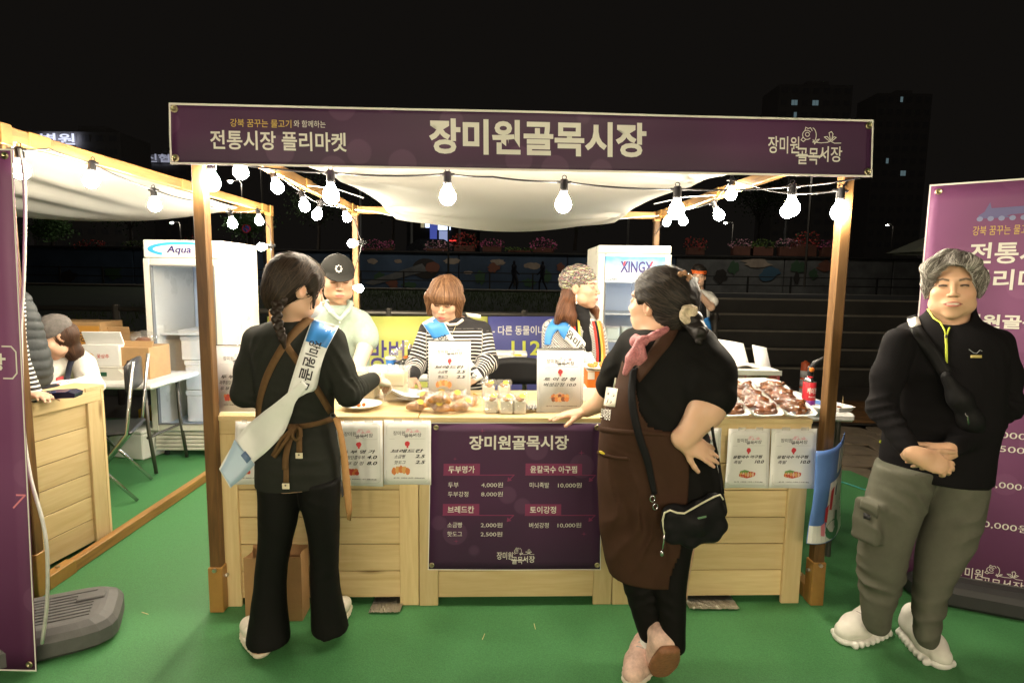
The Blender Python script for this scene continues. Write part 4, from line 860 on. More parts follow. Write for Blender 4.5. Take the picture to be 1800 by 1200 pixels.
# tower blocks
M_cw = mat('curtained_pane', (.50, .50, .52), .6); M_tw = mat('tower_render', (.62, .60, .58), .9)
def tower(x0, y0, x1, y1, y, lab, cols, rows, lit, dep=10):
    a = far(x0, y1, y); e = far(x1, y0, y); W = e[0]-a[0]; Hh = e[2]-a[2]; t = thing('apartment_tower', lab, 'tower block', A((a[0]+e[0])/2, y, 0), 0, 'dark apartment towers'); MB().box(((a[0]+e[0])/2, y+dep/2, e[2]/2), (W, dep, e[2]), bev=.1).build('wall', M_tw, t)
    MB().box(((a[0]+e[0])/2+W*.1, y+dep/2, e[2]+.9), (W*.3, dep*.4, 1.8), bev=.05).build('roof_house', M_tw, t)
    for i in range(cols):
        for j in range(rows):
            c = A(a[0]+W*(i+.5)/cols, y-.03, a[2]+Hh*(j+.5)/rows); fr_ = MB().box(c, (W/cols*.62, .1, Hh/rows*.5)).build('window', M_tw, t)
            for q in (-1, 1): MB().box(c+A(q*W/cols*.148, -.06, 0), (W/cols*.27, .02, Hh/rows*.42)).build('pane', M_lit2 if (i, j) in lit and (q > 0 or (i+j) % 2) else M_cw, fr_)
tower(1352, 150, 1500, 440, 150, 'dark apartment tower with a few bluish lit windows above the right banner end', 7, 14, {(1, 12), (3, 12), (1, 11)})
tower(1520, 165, 1640, 440, 175, 'dark apartment tower right of the stall with faint windows', 6, 13, {(2, 12), (3, 6), (1, 7)})
tower(60, 232, 210, 440, 120, 'dark building behind the left stall carrying a lit white rooftop sign', 7, 9, set())
tower(240, 272, 330, 440, 170, 'dark distant building with a small bluish lit rooftop sign between the stalls', 5, 8, set())
def roofsign(x0, y0, x1, y1, y, body, lab, st):
    a = far(x0, y1, y); e = far(x1, y0, y); t = thing('rooftop_sign', lab, 'sign', A((a[0]+e[0])/2, y, a[2])); m = mat('lit_letters_%s' % body, (1, 1, 1), .5, emit=((.75, .78, 1.0), st)); pn = Panel(A(a[0], y, e[2]), A(e[0], y, e[2]), A(e[0], y, a[2]), A(a[0], y, a[2]), .05)
    MB().box(((a[0]+e[0])/2, y+.1, a[2]-.25), (e[0]-a[0], .12, .3)).build('sign_rail', M_dsteel, t); text(body, pn, (0, 0, 1, 1), m, t, .02)
roofsign(72, 235, 131, 254, 119, '병원', 'white lit rooftop lettering just above the left stall beam', 1.3); roofsign(256, 271, 298, 285, 169, '신협', 'tiny bluish lit rooftop lettering left of the plum banner', .4)
# a shade sail far right, railing and the notice banners behind the stall
M_sail = mat('grey_green_canvas', (.28, .30, .24), .8, transl=.1); t = thing('parasol', 'pale canvas parasol just left of the right magenta banner', 'parasol', far(1668, 445, 10)*A(1, 1, 0))
pc = far(1668, 400, 10); b = MB(); n = 8; v = [pc]
for k in range(n):
    for r_, z in ((.35, -.17), (.9, -.44)): a = k*2*math.pi/n+.39; v.append(pc+A(r_*math.cos(a), r_*math.sin(a), z))
f = []
for k in range(n): q = (k+1) % n; f += [(0, 1+2*k, 1+2*q), (1+2*k, 2+2*k, 2+2*q, 1+2*q)]
b.add(v, f); b.build('canopy', M_sail, t); MB().cyl(pc*A(1, 1, 0), pc, .022, n=8).build('pole', M_dsteel, t); MB().lathe([(.25, 0), (.25, .06), (.05, .08), (.0, .08)], pc*A(1, 1, 0), 16).build('foot', M_conc, t)
ry = 6.45; rl = thing('metal_railing', 'steel tube railing running behind the stalls', 'railing', A(-1.5, ry, 0)); zr_ = far(900, 553, ry)[2]
MB().cyl(A(-6.5, ry+.02, zr_), A(2.35, ry, zr_), .030, n=12).build('rail', M_dsteel, rl, True); MB().cyl(A(-6.5, ry+.02, .45), A(2.35, ry, .45), .022, n=10).build('rail', M_dsteel, rl, True); MB().cyl(A(-6.5, ry+.02, .2), A(2.35, ry, .2), .022, n=10).build('rail', M_dsteel, rl, True)
for x in (-6.2, -4.5, -2.95, -1.4, far(922, 550, ry)[0], 1.75, 2.3):
    p = MB().cyl(A(x, ry, -.02), A(x, ry, zr_+.04), .036, n=12).build('post', M_dsteel, rl, True); MB().ell(A(x, ry, zr_+.045), (.038, .038, .015), n=12, m=6).build('post_cap', M_dsteel, p, True)
M_yel = mat('lime_banner', (.52, .54, .13), .55, noise=(1.2, .05)); M_blu = mat('indigo_banner', (.085, .09, .30), .55, noise=(1.2, .06)); M_purp = mat('purple_print', (.07, .05, .22), .5); M_grn = mat('green_print', (.25, .42, .08), .5); M_lim = mat('lime_print', (.68, .72, .10), .5)
by = ry-.05
def nb(name, lab, x0, x1, y0, y1, m):
    c = [far(x0, y0, by), far(x1, y0, by), far(x1, y1, by), far(x0, y1, by)]; t = thing('notice_banner', lab, 'banner', c[3], 0, 'notice banners tied to the railing'); p = Panel(*c, .004, lambda s, t_: .012*math.sin(s*11)*t_); p.sheet('banner_sheet', m, t, 30, 4, .002); return t, p, (lambda a, b_, c_, d: ((a-x0)/(x1-x0), (b_-y0)/(y1-y0), (c_-x0)/(x1-x0), (d-y0)/(y1-y0)))
t, p, q = nb('notice_banner', 'lime yellow notice banner with purple lettering tied to the railing', 470, 857, 556, 735, M_yel); text('방법', p, q(649, 597, 711, 647), M_purp, t, .015); text('자료', p, q(653, 637, 680, 650), M_grn, t); eyelets(t, [p.at(.985, .05, .003)], p.n, .016)
t, p, q = nb('notice_banner', 'indigo notice banner with white and lime lettering tied to the railing', 858, 1160, 556, 735, M_blu); text('- 다른 동물이나', p, q(866, 572, 958, 588), M_inkw, t, .012); text('112', p, q(899, 598, 950, 623), M_lim, t, .02); text('법', p, q(926, 641, 936, 651), M_inkw, t, .01); text('지', p, q(940, 641, 948, 651), M_inkw, t, .01)
# orange and white flexible post by the steps
dp = G(1411, 706, 0); t = thing('traffic_bollard', 'orange flexible traffic post with silver bands behind the foam trays', 'bollard', dp); zt_ = up(1411, 636, dp)[2]
b = MB(); b.lathe([(.11, 0), (.11, .02), (.06, .04), (.05, .06), (.05, zt_-.01), (.044, zt_), (.02, zt_+.004), (.018, zt_+.02), (0, zt_+.022)], dp, 18); b.build('post', mat('bollard_orange', (.55, .10, .03), .5), t, True)
for z0 in (.62, .40, .18): b = MB(); b.lathe([(.0515, zt_*z0), (.0515, zt_*(z0+.17))], dp, 18); b.build('reflective_band', mat('silver_band', (.5, .5, .5), .4), t, True)
cd = thing('rope', 'thin teal rope lying across the carpet beside the right post', 'rope', G(1510, 858)); a = G(1496, 852, .006); e = G(1545, 868, .006); MB().tube([a+(a-e)*2, a, (a+e)/2+A(0, 0, .0), e, e+(e-a)*3], .006, 6).build('strand', mat('teal_rope', (.02, .22, .20), .5), cd, True)
# ------------------------------------------------------------------ price sheets and upright signs
F_food = [mat('print_orange', (.62, .20, .05), .5), mat('print_brown', (.22, .07, .03), .5), mat('print_gold', (.66, .36, .12), .5), mat('print_chili', (.50, .06, .03), .5), mat('print_green', (.15, .30, .08), .5), mat('print_peach', (.70, .45, .32), .5)]
M_line = mat('print_greyline', (.42, .44, .42), .6)
def blob(p, c, rs, rt, up, m, parent, seed, n=12, name='print_food'):
    k = random.Random(seed); b = MB(); p.poly([(c[0]+rs*math.cos(a)*k.uniform(.8, 1.1), c[1]+rt*math.sin(a)*k.uniform(.8, 1.1)) for a in np.arange(n)*2*math.pi/n], up, b); b.build(name, m, parent)
def sheet_print(p, par, head, rows, foot, pic, seed=0, lm=None):
    asp = np.linalg.norm(p.c[1]-p.c[0])/np.linalg.norm(p.c[3]-p.c[0]); b = MB()
    p.line([(.12, .05), (.88, .05), (.94, .085), (.94, .915), (.88, .95), (.12, .95), (.06, .915), (.06, .085)], .005, b, asp, .0016, closed=True); p.line([(.12, .285), (.88, .285)], .005, b, asp, .0016); b.build('print_border', M_line, par)
    logo(p, (.20, .125, .80, .265), M_ink, par, M_pink, .006); blob(p, (.5, .36), .055, .045, .0018, M_red, par, seed, 14, 'print_rose'); b = MB(); p.poly([(.485, .39), (.515, .39), (.52, .425), (.48, .425)], .0017, b); b.build('print_rose_stem', M_red, par)
    text(head, p, (.14, .445, .84, .50), M_ink, par, .03, .25); y = .53
    for a, v, x0, x1 in rows:
        text(a, p, (x0, y, x1, y+.058), M_ink, par, .014, .3)
        if v: text(v, p, (.66, y, .88, y+.054), M_ink, par, .03, .3)
        y += .092
    text(foot, p, (.2, .885, .86, .905), M_ink, par, .02)
    if pic == 'bun':
        for q in range(5): blob(p, (.22+.07*q, .79-.03*math.sin(q*.8)), .055, .062, .0018+.0003*q, F_food[2 if q % 2 else 0], par, q+seed)
        
    elif pic == 'kimchi':
        for q in range(8): blob(p, (.25+.06*(q % 4)+.02*(q//4), .765+.04*(q//4)), .05, .035, .0018+.0002*q, F_food[3 if q % 3 else 0], par, q+seed)
    elif pic == 'wide':
        blob(p, (.5, .765), .25, .085, .0016, F_food[5], par, 1, 4)
        for q in range(10): blob(p, (.36+.07*(q % 5), .745+.045*(q//5)), .055, .04, .0018+.0002*q, F_food[(0, 2, 1)[q % 3]], par, q+seed)
    else:
        blob(p, (.5, .775), .22, .06, .0016, F_food[3], par, 4); blob(p, (.44, .73), .12, .035, .0017, F_food[4], par, 5)
        for q in range(6): blob(p, (.36+.055*q, .775), .026, .045, .0018+.0002*q, F_food[5 if q % 2 else 2], par, q+seed)
def price_sheet(lab, q, v, *a, **k):
    c = [Sv(x, y, v+dv) for (x, y), dv in zip(q, (0, 0, -.012, -.012))]; t = thing('price_sheet', lab, 'price sheet', (c[2]+c[3])/2, 0, 'price sheets taped to the counter'); p = Panel(*c, .0022, lambda s, t_: .004*math.sin(s*4+t_*3)+.003*t_*t_); p.sheet('paper', M_paper, t, 8, 8, .0012)
    g = MB(); g.grid([[p.at(-.03+1.06*i/4, -.03+1.06*j/4, .0042) for i in range(5)] for j in range(5)]); sheet_print(p, t, *a, **k); 
    for s_ in (.3, .72): b = MB(); p.poly([(s_-.09, -.03), (s_+.09, -.03), (s_+.09, .025), (s_-.09, .025)], .0042, b); b.build('tape', mat('clear_tape', (.8, .8, .76), .15, alpha=.35), t)
R1 = [('파주장단콩두부', '4.0', .10, .62), ('두 부 강 정', '8.0', .12, .60)]; R2 = [('소금빵', '2.5', .22, .46), ('핫도그', '2.5', .22, .46)]; R3 = [('족발', '10.0', .16, .36)]
price_sheet('price sheet behind the sash tail of the woman in black', ((414, 740), (470, 740), (469, 851), (412, 851)), .024, '두 부 명 가', R1, '국민 458401-01-382928', 'kimchi', 1)
price_sheet('price sheet half hidden by the tan apron edge of the woman in black', ((588, 740), (672, 739), (674, 854), (590, 853)), .022, '두 부 명 가', R1, '국민 458401-01-382928', 'kimchi', 2)
price_sheet('price sheet with croissant picture left of the menu banner', ((675, 738), (757, 739), (758, 851), (675, 851)), .014, '브레드칸', R2, '우리 1002-047-288650', 'bun', 3)
price_sheet('price sheet mostly hidden behind the hip of the woman with the shoulder bag', ((1196, 752), (1269, 752), (1264, 853), (1190, 853)), .012, '윤칼국수 아구찜', R3, '우리 1002-104-174186', 'meat', 4)
price_sheet('left sheet of the taped pair under the foam trays', ((1281, 753), (1355, 753), (1350, 857), (1273, 857)), .010, '윤칼국수 아구찜', R3, '우리 1002-104-174186', 'meat', 5)
price_sheet('right sheet of the taped pair under the foam trays', ((1356, 753), (1437, 753), (1432, 858), (1351, 857)), .008, '윤칼국수 아구찜', R3, '우리 1002-104-174186', 'meat', 6)
def table_sign(lab, x0, x1, y0, y1, *a, **k):
    e0 = G(x0, y1, CZ+.004); e1 = G(x1, y1, CZ+.004); m = (e0+e1)/2; ex = nrm((e1-e0)*A(1, 1, 0)); w = np.linalg.norm(e1-e0); n = A(ex[1], -ex[0], 0); h = up((x0+x1)/2, y0, m)[2]-m[2]
    t = thing('table_sign', lab, 'table sign', m*A(1, 1, 0)+A(0, 0, CZ), 0, 'upright acrylic signs'); bk = -n*.022; tl, tr, br, bl = m-ex*w/2+SZ*h+bk, m+ex*w/2+SZ*h+bk, m+ex*w/2, m-ex*w/2
    p = Panel(tl, tr, br, bl, .0012); p.sheet('paper', M_paper, t, 1, 1, .001); sheet_print(p, t, *a, **k)
    b = MB(); b.grid([[p.at(i, j, .0035) for i in (-.01, 1.01)] for j in (-.01, 1.0)], .0012); b.build('acrylic_front', M_acr, t); b = MB(); b.box(m-n*.045+A(0, 0, 0), (w*1.02, .10, .003), np.stack([ex, -n, SZ], 1)); b.build('acrylic_foot', M_acr, t); b = MB(); b.box((tl+tr)/2+SZ*.002, (w*1.02, .006, .004), np.stack([ex, -n, SZ], 1)); b.build('acrylic_rim', M_steel, t)
table_sign('upright acrylic price sign at the left end of the counter with a red food picture', 379, 450, 608, 723, '두 부 명 가', R1, '국민 458401-01-382928', 'kimchi', 7)
table_sign('upright acrylic price sign in front of the woman in stripes', 753, 827, 600, 696, '브레드칸', R2, '우리 1002-047-288650', 'bun', 8)
table_sign('upright acrylic price sign with a fried food picture beside the resting hand', 943, 1025, 614, 725, '토 이 강 정', [('버섯강정 10.0', '', .14, .84)], '우리 1002-603-680019', 'wide', 9)

# ------------------------------------------------------------------ food on the counter

M_film = film_mat('cellophane', .18, .09, 55); M_bread = mat('baked_crust', (.54, .25, .065), .4, noise=(26, .55), bump=(90, .5, .004)); M_stk = mat('yellow_sticker', (.75, .58, .06), .4)
M_tofu = mat('tofu', (.82, .70, .44), .5, noise=(25, .06), sss=.15); M_tub = mat('clear_tub', (.95, .95, .92), .1, alpha=.22, spec=.7); M_foam = mat('white_foam', (.80, .80, .77), .6, bump=(160, .15, .002)); M_glaze = mat('soy_glaze', (.15, .048, .012), .18, noise=(34, .9), bump=(110, .6, .005), coat=.4); M_fry = mat('fried_batter', (.58, .25, .04), .4, noise=(45, .5), bump=(120, .6, .004))
s = Sdf((-.10, -.06, -.01), (.10, .07, .08), .0042)
for k in range(7):
    a = (k-3)*.40; r = .037-.0062*abs(k-3); s.ell((.052*math.sin(a), .03-.042*math.cos(a)+.012, r*.86), (r*.62, r*1.12, r*.95), rotm('Z', -a), k=.0025)
V, Q = s.net(1); cro = bpy.data.meshes.new('croissant'); cro.from_pydata(V.tolist(), [], Q.tolist()); cro.materials.append(M_bread); cro.shade_smooth()
s = Sdf((-.09, -.08, -.02), (.09, .08, .12), .006); s.ell((0, 0, .036), (.068, .05, .036), k=0).cone((.05, 0, .04), (.082, .02, .06), .016, .026, k=.02).disp(lambda x, y, z: .006*wob(x, y, z, 60)+.003*wob(x, y, z, 150))
V, Q = s.net(0); film = bpy.data.meshes.new('bag'); film.from_pydata(V.tolist(), [], Q.tolist()); film.materials.append(M_film); film.shade_smooth()
stk = MB().lathe([(.014, 0), (.015, .001), (0, .0012)], n=14).mesh('sticker', M_stk)
for i, (x, y, rz, dz, lab) in enumerate(((733, 721, .4, 0, 'bagged croissant at the front left corner of the bread pile'), (773, 724, -.3, 0, 'bagged croissant at the front middle of the bread pile'), (813, 722, .9, 0, 'largest bagged roll at the front right of the bread pile'), (830, 711, 2.2, 0, 'bagged roll at the right rear of the bread pile beside the sandwiches'), (748, 706, -.8, 0, 'bagged croissant behind the front left one'), (776, 708, 2.9, .045, 'topmost bagged croissant directly below the middle price sign'), (800, 703, .2, 0, 'bagged croissant at the right foot of the middle price sign'), (760, 714, 1.5, .02, 'bagged croissant squeezed in the middle of the bread pile'))):
    c = G(x, y, CZ+.004+dz); t = thing('bagged_bread', lab, 'bread', c, rz, 'bagged breads on the counter'); sc_ = (.70, .75, .82)[i % 3]
    for nm, me, z in (('bag', film, -.003), ('croissant', cro, .002)):
        o = link_mesh(nm, me, t, True); o.scale = (sc_,)*3; o.location = (0, 0, z)
    o = link_mesh('sticker', stk, t, True); o.location = (.01, -.034*sc_, .062*sc_); o.rotation_euler = (.7, 0, .2)
M_pap2 = mat('sandwich_wrap', (.72, .68, .58), .5, noise=(60, .06)); M_fill = mat('sandwich_filling', (.42, .20, .06), .5, noise=(60, .8))
for i, (x, y, rz, lab) in enumerate(((864, 727, .1, 'front left wrapped sandwich right of the breads'), (890, 728, -.05, 'front middle wrapped sandwich'), (914, 728, .05, 'front right wrapped sandwich nearest the upright sign with fried food'), (860, 700, .15, 'wrapped sandwich in the rear row beside the breads'), (884, 700, -.1, 'wrapped sandwich at the right of the rear row'))):
    c = G(x, y, CZ+.001); t = thing('wrapped_sandwich', lab, 'sandwich', c, rz, 'wrapped sandwiches on the counter'); w, d, h = .056, .075, .064
    MB().box((0, d/2, h/2), (w, d, h), bev=.007).build('wrapper', M_pap2, t, local=True); MB().ell((0, .028, h), (w*.40, .034, .012), n=10, m=6).build('filling', M_fill, t, True, True)
    s = Sdf((-.05, -.03, -.01), (.05, .12, .11), .006); s.rbox((0, d/2, .036), (w+.012, d+.012, .074), rad=.01, k=0).cone((-.03, d*.5, .072), (.03, d*.5, .078), .012, k=.02).disp(lambda a, b, z: .0035*wob(a, b, z, 70+i)+.002*wob(a, b, z, 160)); V, Q = s.net(0); o = nmesh('film_bag', V+np.array(c)*0, Q, M_film); me = o.data; bpy.data.objects.remove(o); me.transform(Matrix.Translation((0, 0, 0))); o = link_mesh('film_bag', me, t, True)
    zz = -min(v.co.z for v in me.vertices); o.location = (-sum(v.co.x for v in me.vertices)/len(me.vertices), d/2-sum(v.co.y for v in me.vertices)/len(me.vertices), zz)
    o = link_mesh('sticker', stk, t, True); o.location = (.012, .02, h+.016); o.rotation_euler = (.5, .1, 0)
def tub(lab, x0, x1, ybot, ytop, fill, rz=0):
    c = G((x0+x1)/2, ybot, CZ+.001); w = np.linalg.norm(G(x1, ybot, CZ)-G(x0, ybot, CZ))*.94; h = up((x0+x1)/2, ytop, c)[2]-CZ; d = w*1.05; t = thing('tofu_tub', lab, 'tub', c, rz, 'tubs of tofu')
    b = MB(); n = 20; prof = [(w*.42, 0), (w*.45, .004), (w*.53, h-.008), (w*.58, h-.004), (w*.58, h), (w*.52, h-.002), (w*.43, .008)]
    rings = []
    for r, z in prof:
        g = []
        for k in range(n): a = 2*math.pi*k/n+.157; ct, st_ = math.cos(a), math.sin(a); q = (abs(ct)**6+abs(st_)**6)**(-1/6.); g.append(A(r*q*ct, d/2+r*q*st_*1.05, z))
        rings.append(g)
    b.add([p for g in rings for p in g], [(i*n+j, i*n+(j+1) % n, (i+1)*n+(j+1) % n, (i+1)*n+j) for i in range(len(rings)-1) for j in range(n)]); b.build('tub_shell', M_tub, t, True, True)
    for k, (a, e) in enumerate(fill): MB().box((0, d/2, (a+e)/2*h), (w*.78, d*.8, (e-a)*h), bev=.006).build('tofu_block', M_tofu, t, local=True)
tub('clear tub holding two stacked tofu blocks nearest the breads', 668, 716, 707, 649, ((.05, .45), (.47, .86)))
tub('lower clear tub of tofu behind the gloved hand', 612, 664, 704, 652, ((.05, .40), (.42, .80)))
c = G(628, 722, CZ+.002); t = thing('plate', 'oval white plate with a few orange sauced pieces beside the tofu', 'plate', c)
b = MB(); b.lathe([(.0, .004), (.055, .004), (.065, .008), (.096, .020), (.098, .022), (.096, .024), (.064, .012), (.0, .009)], (0, .06, 0), 28); b.build('dish', M_white, t, True, True)
for i, (x, y) in enumerate(((0, .03), (.018, .045), (-.02, .05), (-.035, .065))): MB().box((x, y, .02), (.016, .014, .016), eul(.3*i, .2, i), .004).build('sauced_piece', mat('chili_sauce', (.62, .16, .02), .3), t, local=True)
t = thing('paper_wrap', 'loose stack of white wrapping paper left of the middle price sign', 'paper', G(733, 698, CZ)); k = random.Random(4)
for q in range(7):
    p = G(733+k.uniform(-8, 8), 697+k.uniform(-6, 3), CZ+.004+q*.006); ex_ = A(math.cos(q*.35), math.sin(q*.35), 0); ey_ = A(-ex_[1], ex_[0], 0); b = MB(); b.grid([[p+ex_*(i/6-.5)*.16+ey_*(j/6)*.15+A(0, 0, .006*math.sin(i*1.1+q)*math.sin(j*.9+q)+(.05*(j/6)**2*(q > 3))) for i in range(7)] for j in range(7)], .001); b.build('sheet_of_paper', M_paper, t, True)
t = thing('cloth', 'small grey striped cloth lying at the left foot of the upright sign by the hand', 'cloth', G(936, 722, CZ)); b = MB(); c = G(935, 722, CZ+.01)
b.grid([[c+A((i/12-.5)*.07, (j/8)*.08, .014*abs(math.sin(i*.9+j*.4))+.006*math.sin(j*1.3)) for i in range(13)] for j in range(9)], .003); m = mat('striped_cloth', (.5, .5, .5), .9); nt = m.node_tree; w_ = nt.nodes.new('ShaderNodeTexWave'); w_.inputs['Scale'].default_value = 45; r_ = nt.nodes.new('ShaderNodeValToRGB'); r_.color_ramp.elements[0].color = (.04, .04, .05, 1); r_.color_ramp.elements[1].color = (.7, .7, .68, 1); tc_ = nt.nodes.new('ShaderNodeTexCoord'); nt.links.new(tc_.outputs['Object'], w_.inputs[0]); nt.links.new(w_.outputs[0], r_.inputs[0]); nt.links.new(r_.outputs[0], nt.nodes['Principled BSDF'].inputs['Base Color']); b.build('cloth_fold', m, t, True)
# boxes and a plate of fried pieces behind the leaning woman
M_obox = mat('orange_card', (.62, .17, .02), .5, noise=(20, .05))
c = G(1050, 706, CZ+.001); t = thing('paper_box', 'white paper box under the orange box behind the resting arm', 'box', c); MB().box((0, .06, .035), (.14, .12, .07), bev=.003).build('carton', M_paper, t, local=True)
c2 = c+A(.02, 0, .071); t = thing('paper_box', 'orange and white paper box stacked on the white box', 'box', c2); MB().box((0, .06, .042), (.15, .12, .084), bev=.003).build('carton', M_obox, t, local=True); MB().box((-.055, -.001, .062), (.035, .002, .038)).build('printed_label', M_paper, t, local=True); MB().box((0, .06, .086), (.152, .122, .004), bev=.001).build('lid', M_paper, t, local=True)
c3 = c2+A(.0, .06, .0885); t = thing('plate', 'white plate heaped with golden fried pieces on top of the orange box', 'plate', c3); b = MB(); b.lathe([(.0, .002), (.06, .002), (.105, .014), (.107, .016), (.1, .017), (.06, .007), (.0, .006)], (0, 0, 0), 28); b.build('dish', M_white, t, True, True); k = random.Random(8)
for q in range(26): a = k.uniform(0, 6.3); r_ = .07*math.sqrt(k.random()); MB().ell((r_*math.cos(a), r_*math.sin(a)*.8, .012+.018*(1-r_/.08)), (k.uniform(.008, .016), k.uniform(.007, .012), k.uniform(.006, .01)), eul(k.random()*3, k.random(), k.random()*3), 8, 6).build('fried_piece', M_fry, t, True, True)
# foam trays of glazed trotters, tilted towards the customer
def heap(seed):
    k = random.Random(seed); s = Sdf((-.08, -.01, -.01), (.08, .31, .07), .0045)
    for q in range(60):
        x = k.uniform(-.045, .045); y = k.uniform(.034, .266); a = k.gauss(0, .6); l = k.uniform(.014, .034); d_ = A(math.cos(a), math.sin(a), k.uniform(-.25, .25)); c = A(x, y, .014+k.uniform(0, .013)); r_ = k.uniform(.009, .0155); s.cone(c-d_*l, c+d_*l, r_, r_*k.uniform(.7, 1.3), k=.004)
    s.disp(lambda x, y, z: .0028*wob(x, y, z, 110)+.0012*wob(x, y, z, 260), .02); V, Q = s.net(0); me = bpy.data.meshes.new('glazed_meat'); me.from_pydata(V.tolist(), [], Q.tolist()); me.materials.append(M_glaze); me.shade_smooth(); return me
def traymesh(w=.15, d=.30):
    b = MB(); n = 28; rings = []
    for (r, z) in ((.86, 0), (.98, .018), (1.06, .024), (1.06, .027), (.97, .022), (.84, .004)):
        g = []
        for q in range(n): a = 2*math.pi*(q+.5)/n; ct, st_ = math.cos(a), math.sin(a); e = (abs(ct)**7+abs(st_)**7)**(-1/7.); g.append(A(r*w/2*e*ct, d/2+(r*e*st_*(d/2-(1-r)*.0)), z))
        rings.append(g)
    b.add([p for g in rings for p in g], [(i*n+j, i*n+(j+1) % n, (i+1)*n+(j+1) % n, (i+1)*n+j) for i in range(5) for j in range(n)]+[tuple(range(n))[::-1], tuple(range(5*n, 6*n))]); return b.mesh('foam_tray', M_foam, False)
tm = traymesh(); hm = [heap(1), heap(2)]; tilt = math.radians(20); film2 = MB(); film2.grid([[A((i/8-.5)*.155, .30*j/12, .046*max(0, math.sin(math.pi*(i+.0)/8))**.5*max(0, math.sin(math.pi*j/12))**.4+.024+.0015*math.sin(i*3+j*5)) for i in range(9)] for j in range(13)]); fm = film2.mesh('cling_film', film_mat('cling_film', .07, .0, 45), True)
for i, (x, y, lab) in enumerate(((1352, 737, 'foam tray of glazed meat in the middle of the tilted row'), (1411, 737, 'foam tray of glazed meat at the right end of the tilted row'), (1293, 737, 'foam tray of glazed meat partly behind the black sleeve'))):
    c = G(x, y, CZ+.004); t = thing('foam_tray', lab, 'food tray', c, YAW+.13, 'foam trays of glazed meat'); t.rotation_euler = (tilt, 0, YAW+.16)
    for nm, me in (('tray_shell', tm), ('glazed_meat', hm[i % 2]), ('cling_film', fm)): link_mesh(nm, me, t, True)
c = G(1340, 706, CZ+.001); t = thing('foam_box', 'low white foam box propping up the tilted trays', 'box', c, YAW+.16); MB().box((.0, .18, .04), (.36, .12, .08), bev=.006).build('box_body', M_foam, t, local=True)
c = A(*S(2.50, .50, CZ+.10)); t = thing('foam_tray', 'foam tray of glazed meat lying flat behind the tilted row', 'food tray', c, YAW+1.5, 'foam trays of glazed meat'); 
for nm, me in (('tray_shell', tm), ('glazed_meat', hm[0])): link_mesh(nm, me, t, True)
t = thing('foam_box', 'white foam box under the flat tray at the back of the counter', 'box', S(2.34, .56, CZ+.001), YAW); MB().box((.0, .0, .049), (.36, .14, .098), bev=.006).build('box_body', M_foam, t, local=True)
# warmer cabinet with towel and price card behind the trays
wc = D(1300, 680, 3.25)*A(1, 1, 0); t = thing('back_table', 'white folding table behind the right end of the counter', 'table', wc+A(.1, .1, 0)); 
MB().box(wc+A(.1, .16, .755), (1.0, .5, .035), bev=.008).build('tabletop', M_white, t)
for x in (-.4, .55):
    for y in (0, .34): MB().cyl(wc+A(x, y, 0), wc+A(x, y, .738), .014, n=8).build('leg', M_dsteel, t)
z0 = .773; zt_ = D(1300, 655, 3.25)[2]; t = thing('food_warmer', 'steel edged glass food warmer with a raised white lid behind the trays', 'food warmer', wc+A(0, 0, z0)); x0 = D(1238, 660, 3.25)[0]; x1 = D(1368, 660, 3.25)[0]; L_ = x1-x0; xm = (x0+x1)/2; yy = 3.22
MB().box((xm, yy+.15, z0+.012), (L_, .30, .024), bev=.004).build('warmer_base', M_steel, t); MB().box((xm, yy+.15, zt_+.008), (L_, .30, .022), bev=.004).build('warmer_top', M_white, t)
MB().box((xm, yy-.004, zt_+.006), (L_+.006, .012, .028), bev=.002).build('steel_trim', mat('sage_trim', (.22, .24, .20), .5), t); MB().box((xm, yy+.002, (z0+zt_)/2+.01), (L_-.03, .004, zt_-z0-.03)).build('glass_front', M_glass, t); MB().box((xm, yy+.28, (z0+zt_)/2+.01), (L_-.02, .01, zt_-z0-.03)).build('warmer_back', mat('warm_ivory', (.62, .52, .30), .5), t)
for x in (x0+.008, x1-.008): MB().box((x, yy+.15, (z0+zt_)/2+.01), (.014, .29, zt_-z0-.03), bev=.002).build('side_frame', M_steel, t)
for x in (.3, .62): MB().tube([A(x0+L_*x, yy+.1, zt_-.02), A(x0+L_*x+.02, yy+.09, z0+.06), A(x0+L_*x+.04, yy+.12, z0+.03)], .004, 6).build('wire', mat('red_wire', (.5, .05, .03), .5), t)
b = MB(); Zt = lambda s_: .14*(1-.45*max(0, s_-.45)**1.3)
b.grid([[A(x0-.02+L_*.86*i/16, yy+.26+.10*j/4, zt_+.02+Zt(i/16)*(j/4)) for i in range(17)] for j in range(5)], .012); b.build('raised_lid', M_white, t, True)
b = MB(); c = A(x0+L_*.46, yy+.05, zt_+.021)
b.grid([[c+A((i/20-.5)*.26, (j/10)*.16, .003+.028*math.exp(-((i-11)/6.)**2)*(.6+.4*math.sin(j*1.1+i*.5))+.008*math.sin(i*1.3)*math.sin(j*.8)**2) for i in range(21)] for j in range(11)], .006); o = tag(b.build('towel', mat('cotton_towel', (.76, .73, .66), .9, bump=(300, .3, .002)), None, True), 'crumpled white cotton towel lying on the food warmer', 'towel')
cq = [D(1322, 606, 3.42), D(1347, 611, 3.42), D(1356, 652, 3.36), D(1330, 655, 3.36)]; t = thing('price_card', 'tilted clear price card standing at the right end of the warmer lid', 'price card', cq[3]); p = Panel(*cq, .002); p.sheet('card', M_paper, t, 2, 2, .002); b = MB(); b.grid([[p.at(i, j, .004) for i in (-.03, 1.03)] for j in (-.03, 1.03)], .002); b.build('acrylic_cover', M_acr, t)
